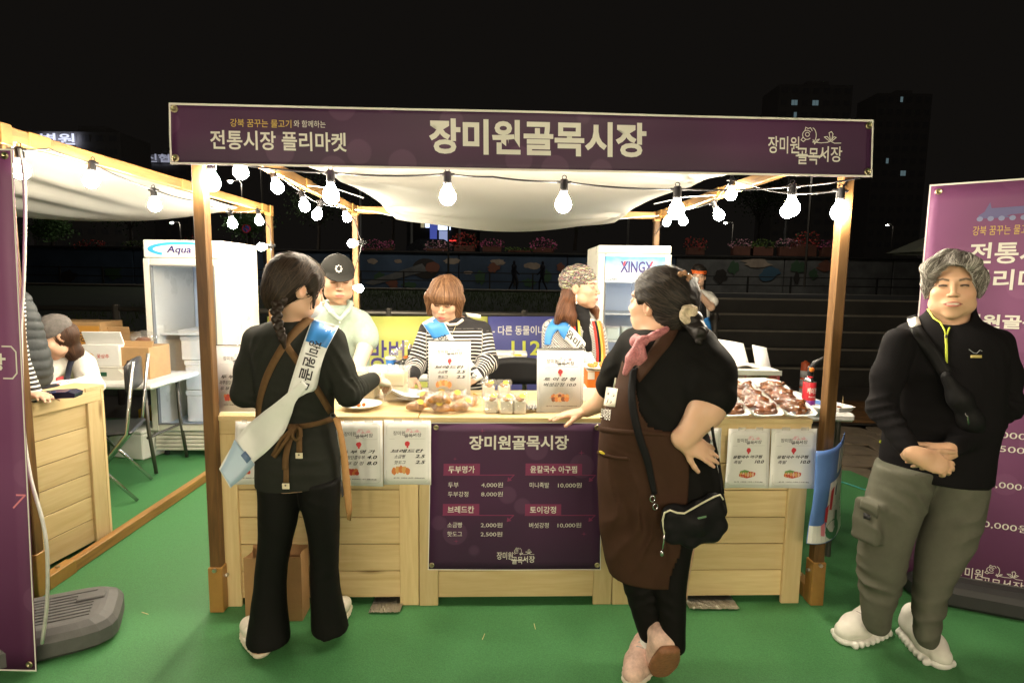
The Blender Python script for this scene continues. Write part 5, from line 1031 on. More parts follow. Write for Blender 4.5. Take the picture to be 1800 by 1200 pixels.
# right hand table with torch, dishes and the vinyl map
tz = .815; ta = G(1500, 727, tz); t = thing('side_table', 'white plastic folding table beyond the right end of the counter', 'table', A(ta[0]-.3, ta[1], 0)); cx = ta[0]-.24; 
MB().box((cx, ta[1]+.30, tz-.022), (.50, .62, .044), bev=.012).build('tabletop', M_white, t); 
for x in (-.18, .2):
    for y in (.06, .52): MB().cyl((cx+x, ta[1]+y, 0), (cx+x, ta[1]+y, tz-.05), .014, n=8).build('leg', M_dsteel, t)
tb = G(1421, 712, tz+.001); tb = D(1421, 706, 3.02); tb[2] = tz; hcan = .185; t = thing('gas_torch', 'red butane can with a black torch head standing by the right foam tray', 'gas torch', tb)
cr = .033; b = MB(); b.lathe([(cr*.9, 0), (cr, .004), (cr, hcan*.82), (cr*.86, hcan*.88), (cr*.5, hcan*.94), (.012, hcan)], (0, 0, 0), 24); b.build('can', mat('red_can', (.60, .035, .05), .3, coat=.3), t, True, True)
MB().lathe([(cr*1.01, .001), (cr*1.01, .055)], (0, 0, 0), 24).build('purple_label', mat('purple_can_band', (.16, .03, .2), .35), t, True, True); MB().lathe([(cr*.99, hcan*.82), (cr*.87, hcan*.885), (cr*.52, hcan*.945)], (0, 0, .0008), 24).build('steel_shoulder', M_steel, t, True, True)
o = text('케이프', None, (-.026, .09, .026, .125), M_inkw, t, .03, .1, fn=lambda a, b_: tb+A((cr+.0012)*math.sin(a/cr), -(cr+.0012)*math.cos(a/cr), .215-b_)); text('Butane', None, (-.018, .135, .018, .143), M_inkw, t, .01, .2, fn=lambda a, b_: tb+A((cr+.0012)*math.sin(a/cr), -(cr+.0012)*math.cos(a/cr), .215-b_))
b = MB(); b.cyl((0, 0, hcan), (0, 0, hcan+.05), .017, .014, 12); b.build('torch_head', M_blackp, t, True, True); b = MB(); b.tube([A(0, 0, hcan+.04), A(.02, -.0, hcan+.07), A(.07, .0, hcan+.10), A(.085, 0, hcan+.107)], [.014, .013, .008, .004], 8); b.build('nozzle', M_blackp, t, True, True); b = MB(); b.lathe([(.004, -.006), (.012, -.006), (.013, 0), (.012, .006), (.004, .006)], (-.004, -.018, hcan+.035), 12, rotm('X', 1.57)); b.build('knob', M_obox, t, True, True)
t = thing('paper_cup', 'small white cup right of the butane can', 'cup', D(1437, 722, 2.86)*A(1, 1, 0)+A(0, 0, tz)); MB().lathe([(.022, 0), (.030, .05), (.031, .052), (.028, .05), (.020, .004), (0, .004)], n=16).build('cup_wall', M_white, t, True, True)
for i, (x, y, lab) in enumerate(((1446, 726, 'small foam dish with brown scraps just left of the right post'), (1490, 724, 'small foam dish with a toothpick right of the right post'))):
    c = G(x, y, tz+.001); t = thing('foam_dish', lab, 'dish', c, .3); o = link_mesh('dish_shell', tm, t, True); o.scale = (.75, .42, .9)
    MB().ell((0, .06, .012), (.02, .014, .008), n=8, m=5).build('scrap', M_glaze, t, True, True)
    if i: MB().cyl((.02, .05, .012), (.02, .055, .075), .0011, n=5).build('toothpick', M_px, t, local=True)
o = tag(MB().grid([[G(1444, 716, tz+.004)+A((i/6-.5)*.10, (j/5)*.12, .008*math.sin(i*1.7+j)+.008) for i in range(7)] for j in range(6)], .004).build('blue_cloth', mat('blue_cloth', (.10, .22, .55), .8), None, True), 'crumpled blue cloth between the torch and the foam dish', 'cloth')
mt = thing('map_banner', 'curling blue and white vinyl map hanging off the right table beside the post', 'vinyl map', G(1475, 960, .1)); 
MZ = [D(1452, 792, 2.42)[2], .80, D(1458, 955, 2.42)[2], D(1490, 925, 2.62)[2]]
def mpt(s_, t_):                                           # s across (0 left .. 1 right), t down
    y = 2.42+.20*s_**1.5-.04*math.sin(s_*math.pi); x = 1.335+(1.575-1.335)*s_**1.2; top = MZ[0]+(MZ[1]-MZ[0])*s_**1.6; bot = MZ[2]+(MZ[3]-MZ[2])*s_; z = top+(bot-top)*t_; x += .012*math.sin(t_*5+s_*3)*t_
    return A(x, y, z)
gN = 16; b = MB(); b.grid([[mpt(i/gN, j/gN) for i in range(gN+1)] for j in range(gN+1)], .002); b.build('vinyl_sheet', mat('map_blue', (.10, .20, .50), .4, noise=(5, .12)), mt, True)
def mpatch(pts, m, name, up_=.003):
    b = MB(); v = []
    for s_, t_ in pts: p = mpt(s_, t_); q = mpt(s_+.01, t_)-p; r_ = mpt(s_, t_+.01)-p; n_ = nrm(np.cross(r_, q)); v.append(p+n_*(-up_ if n_[1] > 0 else up_))
    b.add(v, [tuple(range(len(pts)))]); b.build(name, m, mt)
for x in range(6): s0 = .40+.10*x; mpatch([(s0, .36), (s0+.098, .36), (s0+.098, .66), (s0, .66)], M_paper, 'map_white'); mpatch([(s0, .662), (s0+.098, .662), (s0+.098, .985), (s0, .985)], M_paper, 'map_white')
for x in range(4): s0 = .02+.095*x; mpatch([(s0, .80), (s0+.094, .80), (s0+.094, .99), (s0, .99)], M_paper, 'map_white')
for x in range(3): s0 = .62+.12*x; mpatch([(s0, .06), (s0+.09, .05), (s0+.06, .30), (s0-.03, .30)], M_paper, 'map_letters')
for i in range(6): mpatch([(.45, .42+.09*i), (.95, .40+.09*i), (.95, .405+.09*i), (.45, .425+.09*i)], M_ink, 'map_line', .0045)
for i, (s_, t_, w_, h_, m) in enumerate(((.45, .45, .1, .22, M_red), (.35, .62, .08, .16, M_red), (.62, .44, .06, .1, mat('map_navy', (.05, .06, .2), .5)), (.28, .80, .1, .12, M_pink))): mpatch([(s_, t_), (s_+w_, t_-.03), (s_+w_*.9, t_+h_), (s_+w_*.1, t_+h_*.9)], m, 'map_figure', .005)
mpatch([(.42+.20*math.cos(a)+.16, .88+.10*math.sin(a)) for a in np.arange(12)*math.pi/6], mat('map_green', (.05, .22, .10), .5), 'map_bush', .006); mpatch([(.66, .70), (.74, .72), (.72, .86), (.62, .86)], MATS['map_green'], 'map_bush', .007)
# things on and under the ground
pb0 = G(432, 1092); pb1 = G(532, 1090); w = np.linalg.norm(pb1-pb0); t = thing('paper_bag', 'open kraft paper bag on the carpet behind the left legs', 'paper bag', (pb0+pb1)/2, YAW); M_kraft = mat('kraft_paper', (.40, .23, .10), .7, noise=(9, .12), bump=(25, .35, .01))
h = .29; d = .10
for nm, g in (('bag_front', [[A((i/6-.5)*w, -.004*math.sin(i)*j/6, h*j/6) for i in range(7)] for j in range(7)]), ('bag_back', [[A((i/6-.5)*w, d+.004*math.sin(i*2)*j/6, (h+.012)*j/6) for i in range(7)] for j in range(7)]), ('bag_side', [[A(-w/2, d*i/4+0, h*j/6)+A(.014*math.sin(math.pi*i/4)*j/6, 0, 0) for i in range(5)] for j in range(7)]), ('bag_side', [[A(w/2, d*i/4, h*j/6)-A(.014*math.sin(math.pi*i/4)*j/6, 0, 0) for i in range(5)] for j in range(7)]), ('bag_bottom', [[A((i/2-.5)*w, d*j/2, .003) for i in range(3)] for j in range(3)])):
    MB().grid(g, .0016).build(nm, M_kraft, t, False, True)
MB().box((-.03, .05, .2), (.07, .03, .16), eul(.1, .1, .2), .004).build('packed_carton', M_paper, t, local=True)
M_foil = mat('crinkled_foil', (.55, .54, .50), .35, metal=1., bump=(130, 1., .006))
for x0_, x1_, y_, lab in ((648, 703, 1077, 'crinkled silver foil sheet under the left counter'), (1212, 1300, 1071, 'crinkled silver foil sheet under the right counter')):
    a = G(x0_, y_, .006); e = G(x1_, y_, .006); b = MB(); b.grid([[a+(e-a)*i/24+A(0, .40*j/20, 0)+A(0, 0, .002+.006*random.random()) for i in range(25)] for j in range(21)], .001); tag(b.build('foil_sheet', M_foil), lab, 'foil', 'foil sheets under the counters')
a = G(900, 1056, .02)+A(0, .1, 0); e = G(1012, 1056, .02)+A(0, .1, 0); t = thing('plastic_basket', 'red plastic tray barely showing under the middle counter', 'tray', (a+e)/2*A(1, 1, 0)); MB().box((0, .14, .03), (np.linalg.norm(e-a), .24, .055), bev=.015).build('tray_body', mat('red_plastic', (.5, .03, .03), .4), t, local=True); MB().box((0, .14, .06), (np.linalg.norm(e-a)+.02, .26, .008), bev=.003).build('tray_rim', MATS['red_plastic'], t, local=True)
k = random.Random(11)
for i, (x, y) in enumerate(((850, 1118), (940, 1100), (255, 1077))): 
    p = G(x, y, .004); an = k.uniform(0, 3); tag(MB().box(p, (.04, .0022, .002), eul(0, 0, an)).build('dropped_stick', M_px), ('thin wooden stick on the carpet just below the menu banner', 'thin wooden stick on the carpet in front of the middle counter', 'thin scrap of wood on the carpet right of the grey weight')[i], 'litter')

# ------------------------------------------------------------------ glass door fridges
def fridge(lab, c, rz, w, d, h, head, light, shelf, sign):
    t = thing('display_fridge', lab, 'fridge', c, rz, 'glass door fridges'); B = lambda nm, p, s_, m, par=t, bev=.008, R=None: MB().box(p, s_, R, bev).build(nm, m, par, local=True); zb = .22; zt = h-head; th = .035
    M_in = mat('fridge_liner', (.58, .68, .84), .35)
    B('side_wall', (-w/2+th/2, d/2, h/2+.04), (th, d, h-.08), M_offw); B('side_wall', (w/2-th/2, d/2, h/2+.04), (th, d, h-.08), M_offw); B('back_wall', (0, d-.02, h/2+.04), (w-2*th-.004, .04, h-.08), M_in); B('roof', (0, d/2+.01, h-.02), (w-2*th-.004, d-.03, .04), M_offw); B('cabinet_floor', (0, d/2+.01, zb+.015), (w-2*th-.004, d-.06, .03), M_in)
    B('sign_panel', (0, -.012, h-head/2), (w, .03, head), sign); 
    for k in range(5): B('grille_slat', (0, -.006-.004*(k % 2), .07+k*.032), (w-.02, .03, .026), M_offw, bev=.006)
    for x in (-w/2+.06, w/2-.06): 
        for y in (.05, d-.06): MB().cyl((x-.012, y, .022), (x+.012, y, .022), .022, n=12).build('castor', M_black, t, local=True)
    dr = B('door', (-w/2+.028, -.022, (zb+zt)/2), (.055, .045, zt-zb-.01), M_offw); B('door_frame', (w/2-.028, -.022, (zb+zt)/2), (.055, .045, zt-zb-.01), M_offw, dr); B('door_frame', (0, -.022, zt-.032), (w-.112, .045, .055), M_offw, dr); B('door_frame', (0, -.022, zb+.032), (w-.112, .045, .055), M_offw, dr)
    B('door_glass', (0, -.024, (zb+zt)/2), (w-.108, .006, zt-zb-.11), M_glass, dr, 0); [B('door_gasket', p_, s_, mat('grey_gasket', (.16, .17, .18), .6), dr, 0) for p_, s_ in (((-w/2+.059, -.030, (zb+zt)/2), (.008, .034, zt-zb-.11)), ((w/2-.059, -.030, (zb+zt)/2), (.008, .034, zt-zb-.11)), ((0, -.030, zt-.063), (w-.13, .034, .008)), ((0, -.030, zb+.063), (w-.13, .034, .008)))]; B('handle', (-w/2+.012, -.06, (zb+zt)/2-.13), (.022, .03, .20), M_blackp, dr)
    B('interior_lamp', (w/2-th-.012, .03, (zb+zt)/2), (.018, .018, zt-zb-.2), mat('fridge_lamp_%g' % light, (1, 1, 1), .5, emit=((.72, .84, 1.0), light)), t, .004)
    for z in shelf: B('shelf', (0, d/2-.0, z), (w-2*th-.01, d-.14, .012), mat('wire_shelf', (.75, .78, .8), .3), t, .003)
    return t
fl = G(275, 802); fr_ = fl+A(.60, .03, 0); fc = (fl+fr_)/2; hF = up(250, 421, fl)[2]
M_fs = mat('white_sign_panel', (.78, .78, .74), .35)
t = fridge('tall white glass door fridge of the left stall with a blue swoosh sign', fc, math.radians(2.5), .60, .68, hF, .14, 42.0, (1.0,), M_fs)
def fpt(c, rz, x, y, z): return A(*c)+eul(0, 0, rz) @ A(x, y, z)
p = Panel(*[fpt(fc, math.radians(2.5), x, -.0285, z) for x, z in ((-.3, hF), (.3, hF), (.3, hF-.14), (-.3, hF-.14))], .001); text('Aqua', p, (.30, .32, .62, .84), mat('blue_violet_print', (.035, .025, .16), .5), t, .025, .2); b = MB(); M_cy = mat('cyan_print', (.05, .42, .75), .5)
arc = [(.5+.44*math.cos(a), .52+.42*math.sin(a)) for a in np.linspace(2.2, 5.6, 26)]; arc2 = [(.53+.40*math.cos(a), .52+.27*math.sin(a)) for a in np.linspace(2.35, 5.5, 26)]
b.add([p.at(s_, q, .0012) for s_, q in arc]+[p.at(s_, q, .0012) for s_, q in arc2], [(i, i+1, 27+i, 26+i) for i in range(25)]); b.build('print_swoosh', M_cy, t); text('REFRIGERATOR SHOWCASE', p, (.70, .74, .93, .82), M_cy, t)
for k, (x, z, w, h, lab) in enumerate(((.02, .255, .33, .27, 'lowest'), (.02, .527, .33, .25, 'middle'), (.0, .779, .34, .20, 'upper'), (-.01, .981, .36, .05, 'top'))):
    c = fpt(fc, math.radians(2.5), x+.04, .12, z); q = thing('foam_box', 'white foam box inside the left fridge, the %s of its stack' % lab, 'box', c, math.radians(2.5), 'foam boxes in the left fridge'); MB().box((0, .18, h*.42), (w, .34, h*.84), bev=.008).build('box_body', M_foam, q, local=True); MB().box((0, .18, h*.92), (w+.012, .35, h*.155), bev=.006).build('lid', M_foam, q, local=True)
gl = D(1046, 600, 4.48)*A(1, 1, 0); hG = up(1046, 431, gl)[2]; gc = gl+A(.283, .0, 0)
def sky_sign():
    m = mat('sky_print', (.8, .85, .9), .4); nt = m.node_tree; N = nt.nodes; L = nt.links; tc = N.new('ShaderNodeTexCoord'); sp = N.new('ShaderNodeSeparateXYZ'); L.new(tc.outputs['Generated'], sp.inputs[0]); n_ = N.new('ShaderNodeTexNoise'); n_.inputs['Scale'].default_value = 4; L.new(tc.outputs['Generated'], n_.inputs[0]); ad = N.new('ShaderNodeMath'); ad.operation = 'MULTIPLY_ADD'; L.new(n_.outputs[0], ad.inputs[0]); ad.inputs[1].default_value = .5; L.new(sp.outputs[2], ad.inputs[2]); r = N.new('ShaderNodeMapRange'); L.new(ad.outputs[0], r.inputs[0]); r.inputs[1].default_value = .62; r.inputs[2].default_value = 1.2; mx = N.new('ShaderNodeMix'); mx.data_type = 'RGBA'; L.new(r.outputs[0], mx.inputs[0]); mx.inputs[6].default_value = (.45, .52, .60, 1); mx.inputs[7].default_value = (.06, .28, .58, 1); L.new(mx.outputs[2], N['Principled BSDF'].inputs['Base Color']); L.new(mx.outputs[2], N['Principled BSDF'].inputs['Emission Color']); N['Principled BSDF'].inputs['Emission Strength'].default_value = .10; return m
t = fridge('white glass door fridge with a sky coloured sign behind the woman in the head wrap', gc, 0, .566, .62, hG, .06, 40.0, (.62, 1.0, 1.22), M_offw)
sg = MB().box((0, -.050, hG-.185), (.46, .012, .20)).build('lit_sign', sky_sign(), t, local=True)
p = Panel(*[gc+A(x, -.057, z) for x, z in ((-.23, hG-.085), (.23, hG-.085), (.23, hG-.285), (-.23, hG-.285))], .001); text('XINGX', p, (.25, .18, .80, .62), MATS['blue_violet_print'], t, .03); text('CL-475RS', p, (.02, .84, .20, .94), M_ink, t)
b = MB(); p.poly([(.255, .18), (.285, .18), (.32, .36), (.30, .40)], .0016, b); p.poly([(.77, .18), (.80, .18), (.755, .36), (.74, .34)], .0016, b); [p.poly(q, .0016).build('print_accent', M_red, t) for q in ([(.31, .18), (.345, .18), (.315, .36), (.297, .34)], [(.77, .18), (.805, .18), (.765, .38), (.748, .36)])]
for i in range(5): c = gc+A(-.12+.13*(i % 3), .14, 1.006 if i < 3 else .626); q = thing('tofu_tub', 'x', 'tub', c, 0, 'tubs in the right fridge'); q['label'] = '%s pale green tub on the %s shelf of the right fridge' % (('left', 'middle', 'right')[i % 3], 'middle' if i < 3 else 'lower'); MB().box((0, .05, .05), (.11, .1, .10), bev=.01).build('tub_body', mat('pale_tub', (.62, .72, .66), .4), q, local=True); MB().box((0, .05, .104), (.116, .106, .008), bev=.003).build('lid', M_white, q, local=True)
c = gc+A(-.14, .1, .626+.0); q = thing('paper_cup', 'blue paper cup low inside the right fridge', 'cup', gc+A(-.17, .10, .626)); MB().lathe([(.028, 0), (.038, .10), (.039, .102), (.035, .1), (.026, .004), (0, .004)], n=16).build('cup_wall', mat('blue_cup', (.05, .22, .62), .4), q, True, True)

# ------------------------------------------------------------------ the table behind the sellers
bz = .74; ba = G(655, 649, bz); bb = G(935, 664, bz); t = thing('back_table', 'long white folding table behind the sellers before the notice banners', 'table', (ba+bb)/2*A(1, 1, 0)); MB().box(((ba[0]+bb[0])/2, (ba[1]+bb[1])/2+.12, bz-.018), (bb[0]-ba[0]+.12, .62, .034), bev=.008).build('tabletop', M_white, t)
for x in (ba[0]+.05, bb[0]-.05):
    for y in (-.1, .34): MB().cyl((x, (ba[1]+bb[1])/2+y, 0), (x, (ba[1]+bb[1])/2+y, bz-.04), .014, n=8).build('leg', M_dsteel, t)
ym = (ba[1]+bb[1])/2
def on(px, y=None): p = D(px, 640, y or ym+.05); return A(p[0], p[1], bz)
t = thing('takeaway_cup', 'blue takeaway cup with a white lid on the back table', 'cup', on(687)); MB().lathe([(.030, 0), (.040, .10), (.040, .101)], n=18).build('cup_wall', MATS['blue_cup'], t, True, True); MB().lathe([(.043, .098), (.043, .112), (.038, .118), (0, .118)], n=18).build('lid', M_white, t, True, True); b = MB(); b.lathe([(.0388, .05), (.0398, .08)], n=18); MB().box((0, -.037, .06), (.03, .003, .016), bev=.001).build('print_mark', M_inkw, t, local=True)
t = thing('cooking_pot', 'black lidded pot on the back table beside the blue cup', 'pot', on(722)); MB().lathe([(.075, 0), (.095, .02), (.10, .075), (.104, .078), (.104, .084), (.0, .084)], n=24).build('pot_body', mat('black_enamel', (.025, .025, .022), .25), t, True, True); MB().lathe([(.10, .085), (.08, .098), (.03, .108), (0, .109)], n=24).build('pot_lid', MATS['black_enamel'], t, True, True); MB().lathe([(.01, .108), (.012, .125), (.022, .13), (.022, .14), (0, .142)], n=14).build('lid_knob', M_blackp, t, True, True)
for x in (-.12, .12): MB().box((x, 0, .07), (.05, .05, .012), bev=.004).build('pot_handle', M_blackp, t, local=True)
s = Sdf((-.12, -.08, -.02), (.12, .08, .14), .007); s.ell((0, 0, .05), (.10, .06, .05), k=0).disp(lambda x, y, z: .008*wob(x, y, z, 40)); V, Q = s.net(0); c = on(735, ym+.25); t = thing('bread_pack', 'clear bag of sliced bread on an orange basket behind the pot', 'bread', c+A(0, 0, .10)); o = nmesh('bag', V, Q, M_film); me = o.data; bpy.data.objects.remove(o); me.transform(Matrix.Translation((0, 0, -min(v.co.z for v in me.vertices)))); link_mesh('bag', me, t, True); MB().box((0, 0, .045), (.15, .08, .08), bev=.02).build('loaf', mat('sliced_bread', (.66, .42, .25), .7, noise=(40, .3)), t, local=True)
t = thing('basket', 'orange plastic basket behind the black pot', 'basket', c); MB().lathe([(.09, 0), (.12, .09), (.125, .095), (.115, .093), (.085, .006), (0, .006)], n=20).build('basket_bowl', M_obox, t, True, True)
c = on(700, ym+.28); t = thing('plastic_bag', 'crumpled clear bag standing above the blue cup', 'bag', c); s = Sdf((-.1, -.07, -.02), (.13, .07, .26), .008); s.ell((0, 0, .08), (.07, .05, .08), k=0).cone((.02, 0, .12), (.09, 0, .22), .03, .02, k=.04).disp(lambda x, y, z: .008*wob(x, y, z, 45)); V, Q = s.net(0); o = nmesh('bag', V, Q, M_film); me = o.data; bpy.data.objects.remove(o); me.transform(Matrix.Translation((0, 0, -min(v.co.z for v in me.vertices)))); link_mesh('bag_film', me, t, True)
c = on(898, ym+.2); t = thing('foam_box', 'white foam box on the back table under the lime number', 'box', c); MB().box((0, 0, .065), (.26, .2, .12), bev=.012).build('box_body', M_foam, t, local=True); MB().box((0, 0, .14), (.265, .205, .028), bev=.01).build('lid', M_foam, t, local=True); MB().box((.05, -.104, .142), (.07, .003, .016)).build('tape', M_stk, t, local=True)
c = on(901, ym-.02); t = thing('water_bottle', 'clear plastic water bottle before the white foam box', 'bottle', c); MB().lathe([(.026, 0), (.032, .006), (.032, .05), (.030, .06), (.032, .07), (.032, .12), (.022, .150), (.013, .165), (.013, .172)], n=18).build('bottle_wall', M_tub, t, True, True); MB().lathe([(.015, .170), (.015, .188), (0, .189)], n=14).build('cap', M_white, t, True, True)
c = on(866, ym-.06); t = thing('cardboard_tray', 'brown cardboard tray with greens right of the striped sleeve', 'food tray', c); MB().box((0, 0, .02), (.16, .11, .04), bev=.006).build('tray_shell', M_card, t, local=True); MB().ell((0, 0, .045), (.065, .04, .022), n=12, m=6).build('greens', mat('salad', (.30, .32, .06), .6, noise=(70, .8)), t, True, True)
def folding_chair(lab, c, rz, sh=.45):
    t = thing('folding_chair', lab, 'chair', c, rz, 'black folding chairs'); b = MB()
    MB().box((0, 0, sh), (.40, .38, .025), bev=.012).build('seat', M_blackp, t, local=True); s = MB(); s.grid([[A((i/8-.5)*.42, .19+.02*math.cos((i/4-1)*1.4)-.02, sh+.27+.20*j/4-.03*abs(i/4-1)**3*(j/4)) for i in range(9)] for j in range(5)], .014); s.build('backrest', M_blackp, t, True, True)
    for x in (-.21, .21):
        MB().tube([A(x, .22, sh+.47), A(x, .16, sh), A(x, -.18, .01)], .011, 8).build('leg', M_steel, t, True, True); MB().tube([A(x, -.16, sh), A(x, .20, .01)], .011, 8).build('leg', M_steel, t, True, True)
    return t
ch = D(915, 690, 3.95); folding_chair('black folding chair between the woman in stripes and the woman in the head wrap', ch*A(1, 1, 0), .15); ch2 = D(752, 600, 3.75); folding_chair('black folding chair behind the woman in stripes', ch2*A(1, 1, 0), -.2, .55)
# ------------------------------------------------------------------ left stall: table, boxes, scale, terminal
lz = .70; la = G(238, 676, lz); t = thing('folding_table', 'white folding table in the left stall under the scale and carton', 'table', la*A(1, 1, 0)); M_tt = M_white
MB().box(la+A(-.55, .30, -.018), (1.35, .62, .036), bev=.012).build('tabletop', M_white, t)
for x in (-1.1, -.0):
    for y in (.1, .5): MB().tube([la+A(x, y, -.03), A(la[0]+x+.01, la[1]+y, .35), A(la[0]+x+.05, la[1]+y, .01)], .013, 8).build('leg', M_dsteel, t, True)
MB().cyl(la+A(-.0, .1, -.42), la+A(.0, .5, -.42), .01, n=8).build('cross_bar', M_dsteel, t)
def lt(px, dy=0.): p = D(px, 640, la[1]+.18+dy); return A(p[0], p[1], lz)
c = lt(178); t = thing('kitchen_scale', 'cream weighing scale on the left table holding a white carton', 'scale', c); b = MB(); b.prism([(-.15, 0), (.15, 0), (.17, .05), (.13, .085), (-.13, .085), (-.17, .05)], A(0, .11, 0), (1, 0, 0), (0, 0, 1), -.13, .13); b.build('scale_body', M_offw, t, False, True); MB().box((.02, -.026, .045), (.07, .006, .03), bev=.002).build('scale_display', mat('green_display', (.03, .10, .06), .2), t, local=True); MB().box((0, .11, .092), (.30, .24, .012), bev=.005).build('scale_pan', M_offw, t, local=True)
q = thing('carton', 'open white printed carton sitting on the scale', 'carton', c+A(-.01, .10, .099), .04); MB().box((0, 0, .08), (.28, .20, .16), bev=.003).build('carton_body', M_paper, q, local=True); MB().box((0, -.05, .205), (.28, .012, .11), eul(.42, 0, 0), .002).build('carton_flap', M_paper, q, local=True); p = Panel(*[A(*(c+A(-.01, .10, .099)))+eul(0, 0, .04) @ A(x, -.101, z) for x, z in ((-.14, .16), (.14, .16), (.14, 0), (-.14, 0))], .0012); text('꽃상추', p, (.42, .42, .74, .62), F_food[3], q, .01); blob(p, (.28, .52), .07, .13, .0012, F_food[2], q, 3, name='print_medal')
c = lt(236, .06); q = thing('carton', 'plain brown carton with a hand hole on the right end of the left table', 'carton', c); MB().box((0, .1, .12), (.27, .26, .24), bev=.003).build('carton_body', M_card, q, local=True); MB().box((0, .02, .255), (.27, .012, .06), eul(-.5, 0, 0), .002).build('carton_flap', M_card, q, local=True); MB().box((0, -.031, .13), (.07, .003, .022), bev=.001).build('hand_hole', M_black, q, local=True)
for k in range(4): MB().box((-.05+.032*k, -.031, .075), (.014, .002, .016)).build('print_symbol', F_food[1], q, local=True)
MB().box((-.01, -.031, .055), (.12, .002, .005)).build('print_line', F_food[1], q, local=True)
s = Sdf((-.13, -.08, -.02), (.13, .08, .14), .007); s.ell((0, 0, .05), (.11, .06, .055), k=0).disp(lambda x, y, z: .010*wob(x, y, z, 38)); V, Q = s.net(0); o = nmesh('bag', V, Q, M_film); me = o.data; bpy.data.objects.remove(o); me.transform(Matrix.Translation((0, 0, -min(v.co.z for v in me.vertices)))); q = thing('plastic_bag', 'clear plastic bag of brown food on the hand hole carton', 'bag', c+A(0, .12, .245)); link_mesh('bag_film', me, q, True); MB().ell((0, 0, .035), (.06, .035, .025), n=10, m=6).build('bag_contents', F_food[1], q, True, True)
c = lt(118, .34); q = thing('carton', 'large brown carton with orange print at the back of the left table', 'carton', c); MB().box((0, .1, .20), (.62, .26, .40), bev=.003).build('carton_body', M_card, q, local=True); MB().box((-.0, -.031, .29), (.60, .003, .16)).build('print_panel', mat('amber_print', (.55, .27, .05), .6), q, local=True); p = Panel(*[c+A(x, -.036, z) for x, z in ((-.3, .38), (.3, .38), (.3, .2), (-.3, .2))], .0012); text('햇당면', p, (.62, .3, .95, .75), M_ink, q, .01)
c = lt(205, .42); q = thing('carton', 'small brown carton between the big carton and the hand hole carton', 'carton', c, .2); MB().box((0, .08, .15), (.24, .2, .30), bev=.003).build('carton_body', M_card, q, local=True); MB().box((0, -.02, .32), (.24, .012, .08), eul(.3, 0, 0), .002).build('carton_flap', M_card, q, local=True)
c = G(222, 806); q = thing('foam_box', 'white foam box on the carpet under the left table', 'box', c, -.25); MB().box((0, .14, .105), (.34, .28, .21), bev=.01).build('box_body', M_foam, q, local=True); MB().box((0, .14, .228), (.35, .29, .032), bev=.01).build('lid', M_foam, q, local=True)
c = G(245, 768); q = thing('plastic_crate', 'yellow plastic crate in the dark under the left table', 'crate', c+A(0, .25, 0)); MB().box((0, .12, .10), (.34, .24, .20), bev=.01).build('crate_body', mat('yellow_crate', (.52, .33, .03), .5), q, local=True)
for k in range(4): MB().box((-.12+.08*k, -.003, .1), (.012, .012, .19), bev=.003).build('crate_rib', MATS['yellow_crate'], q, local=True)
folding_chair('black folding chair with steel legs behind the left counter', D(188, 760, 3.72)*A(1, 1, 0), -1.2, .46)
tc_ = G(95, 700, CZ+.002); tc_ = A(tc_[0], tc_[1], CZ+.001); q = thing('card_terminal', 'dark blue card terminal lying on the left counter', 'card terminal', tc_, .25); b = MB(); b.prism([(-.085, 0), (.085, 0), (.09, .02), (.06, .032), (-.02, .03), (-.09, .022)], A(0, .04, 0), (1, 0, 0), (0, 0, 1), -.042, .042); b.build('terminal_body', mat('navy_plastic', (.02, .022, .05), .25), q, False, True); MB().box((.03, .0, .034), (.06, .06, .003), eul(0, -.02, 0)).build('screen', mat('dark_screen', (.02, .03, .12), .08), q, local=True)
for k in range(6): MB().box((-.06+.018*(k % 3), -.012+.026*(k//3), .030), (.012, .016, .006), bev=.002).build('key', M_grey, q, local=True)
cable = [D(34, 262, 2.22), D(42, 300, 2.20), D(45, 380, 2.2), D(41, 520, 2.2), D(36, 560, 2.22), D(40, 760, 2.16), D(55, 850, 2.05), D(72, 900, 2.0), D(84, 960, 1.97), D(84, 1060, 1.96), D(74, 1130, 1.98)]
t = thing('power_cable', 'pale power cable hanging down beside the left magenta banner', 'cable', cable[-1]*A(1, 1, 0)); q = []
for a, b_ in zip(cable[:-1], cable[1:]): q += [a+(b_-a)*k/4 for k in range(4)]
q = np.array(q+[cable[-1]]); 
for _ in range(3): q[1:-1] = (q[:-2]+2*q[1:-1]+q[2:])/4
MB().tube(list(q), .006, 8).build('cable_sheath', M_cord, t, True)
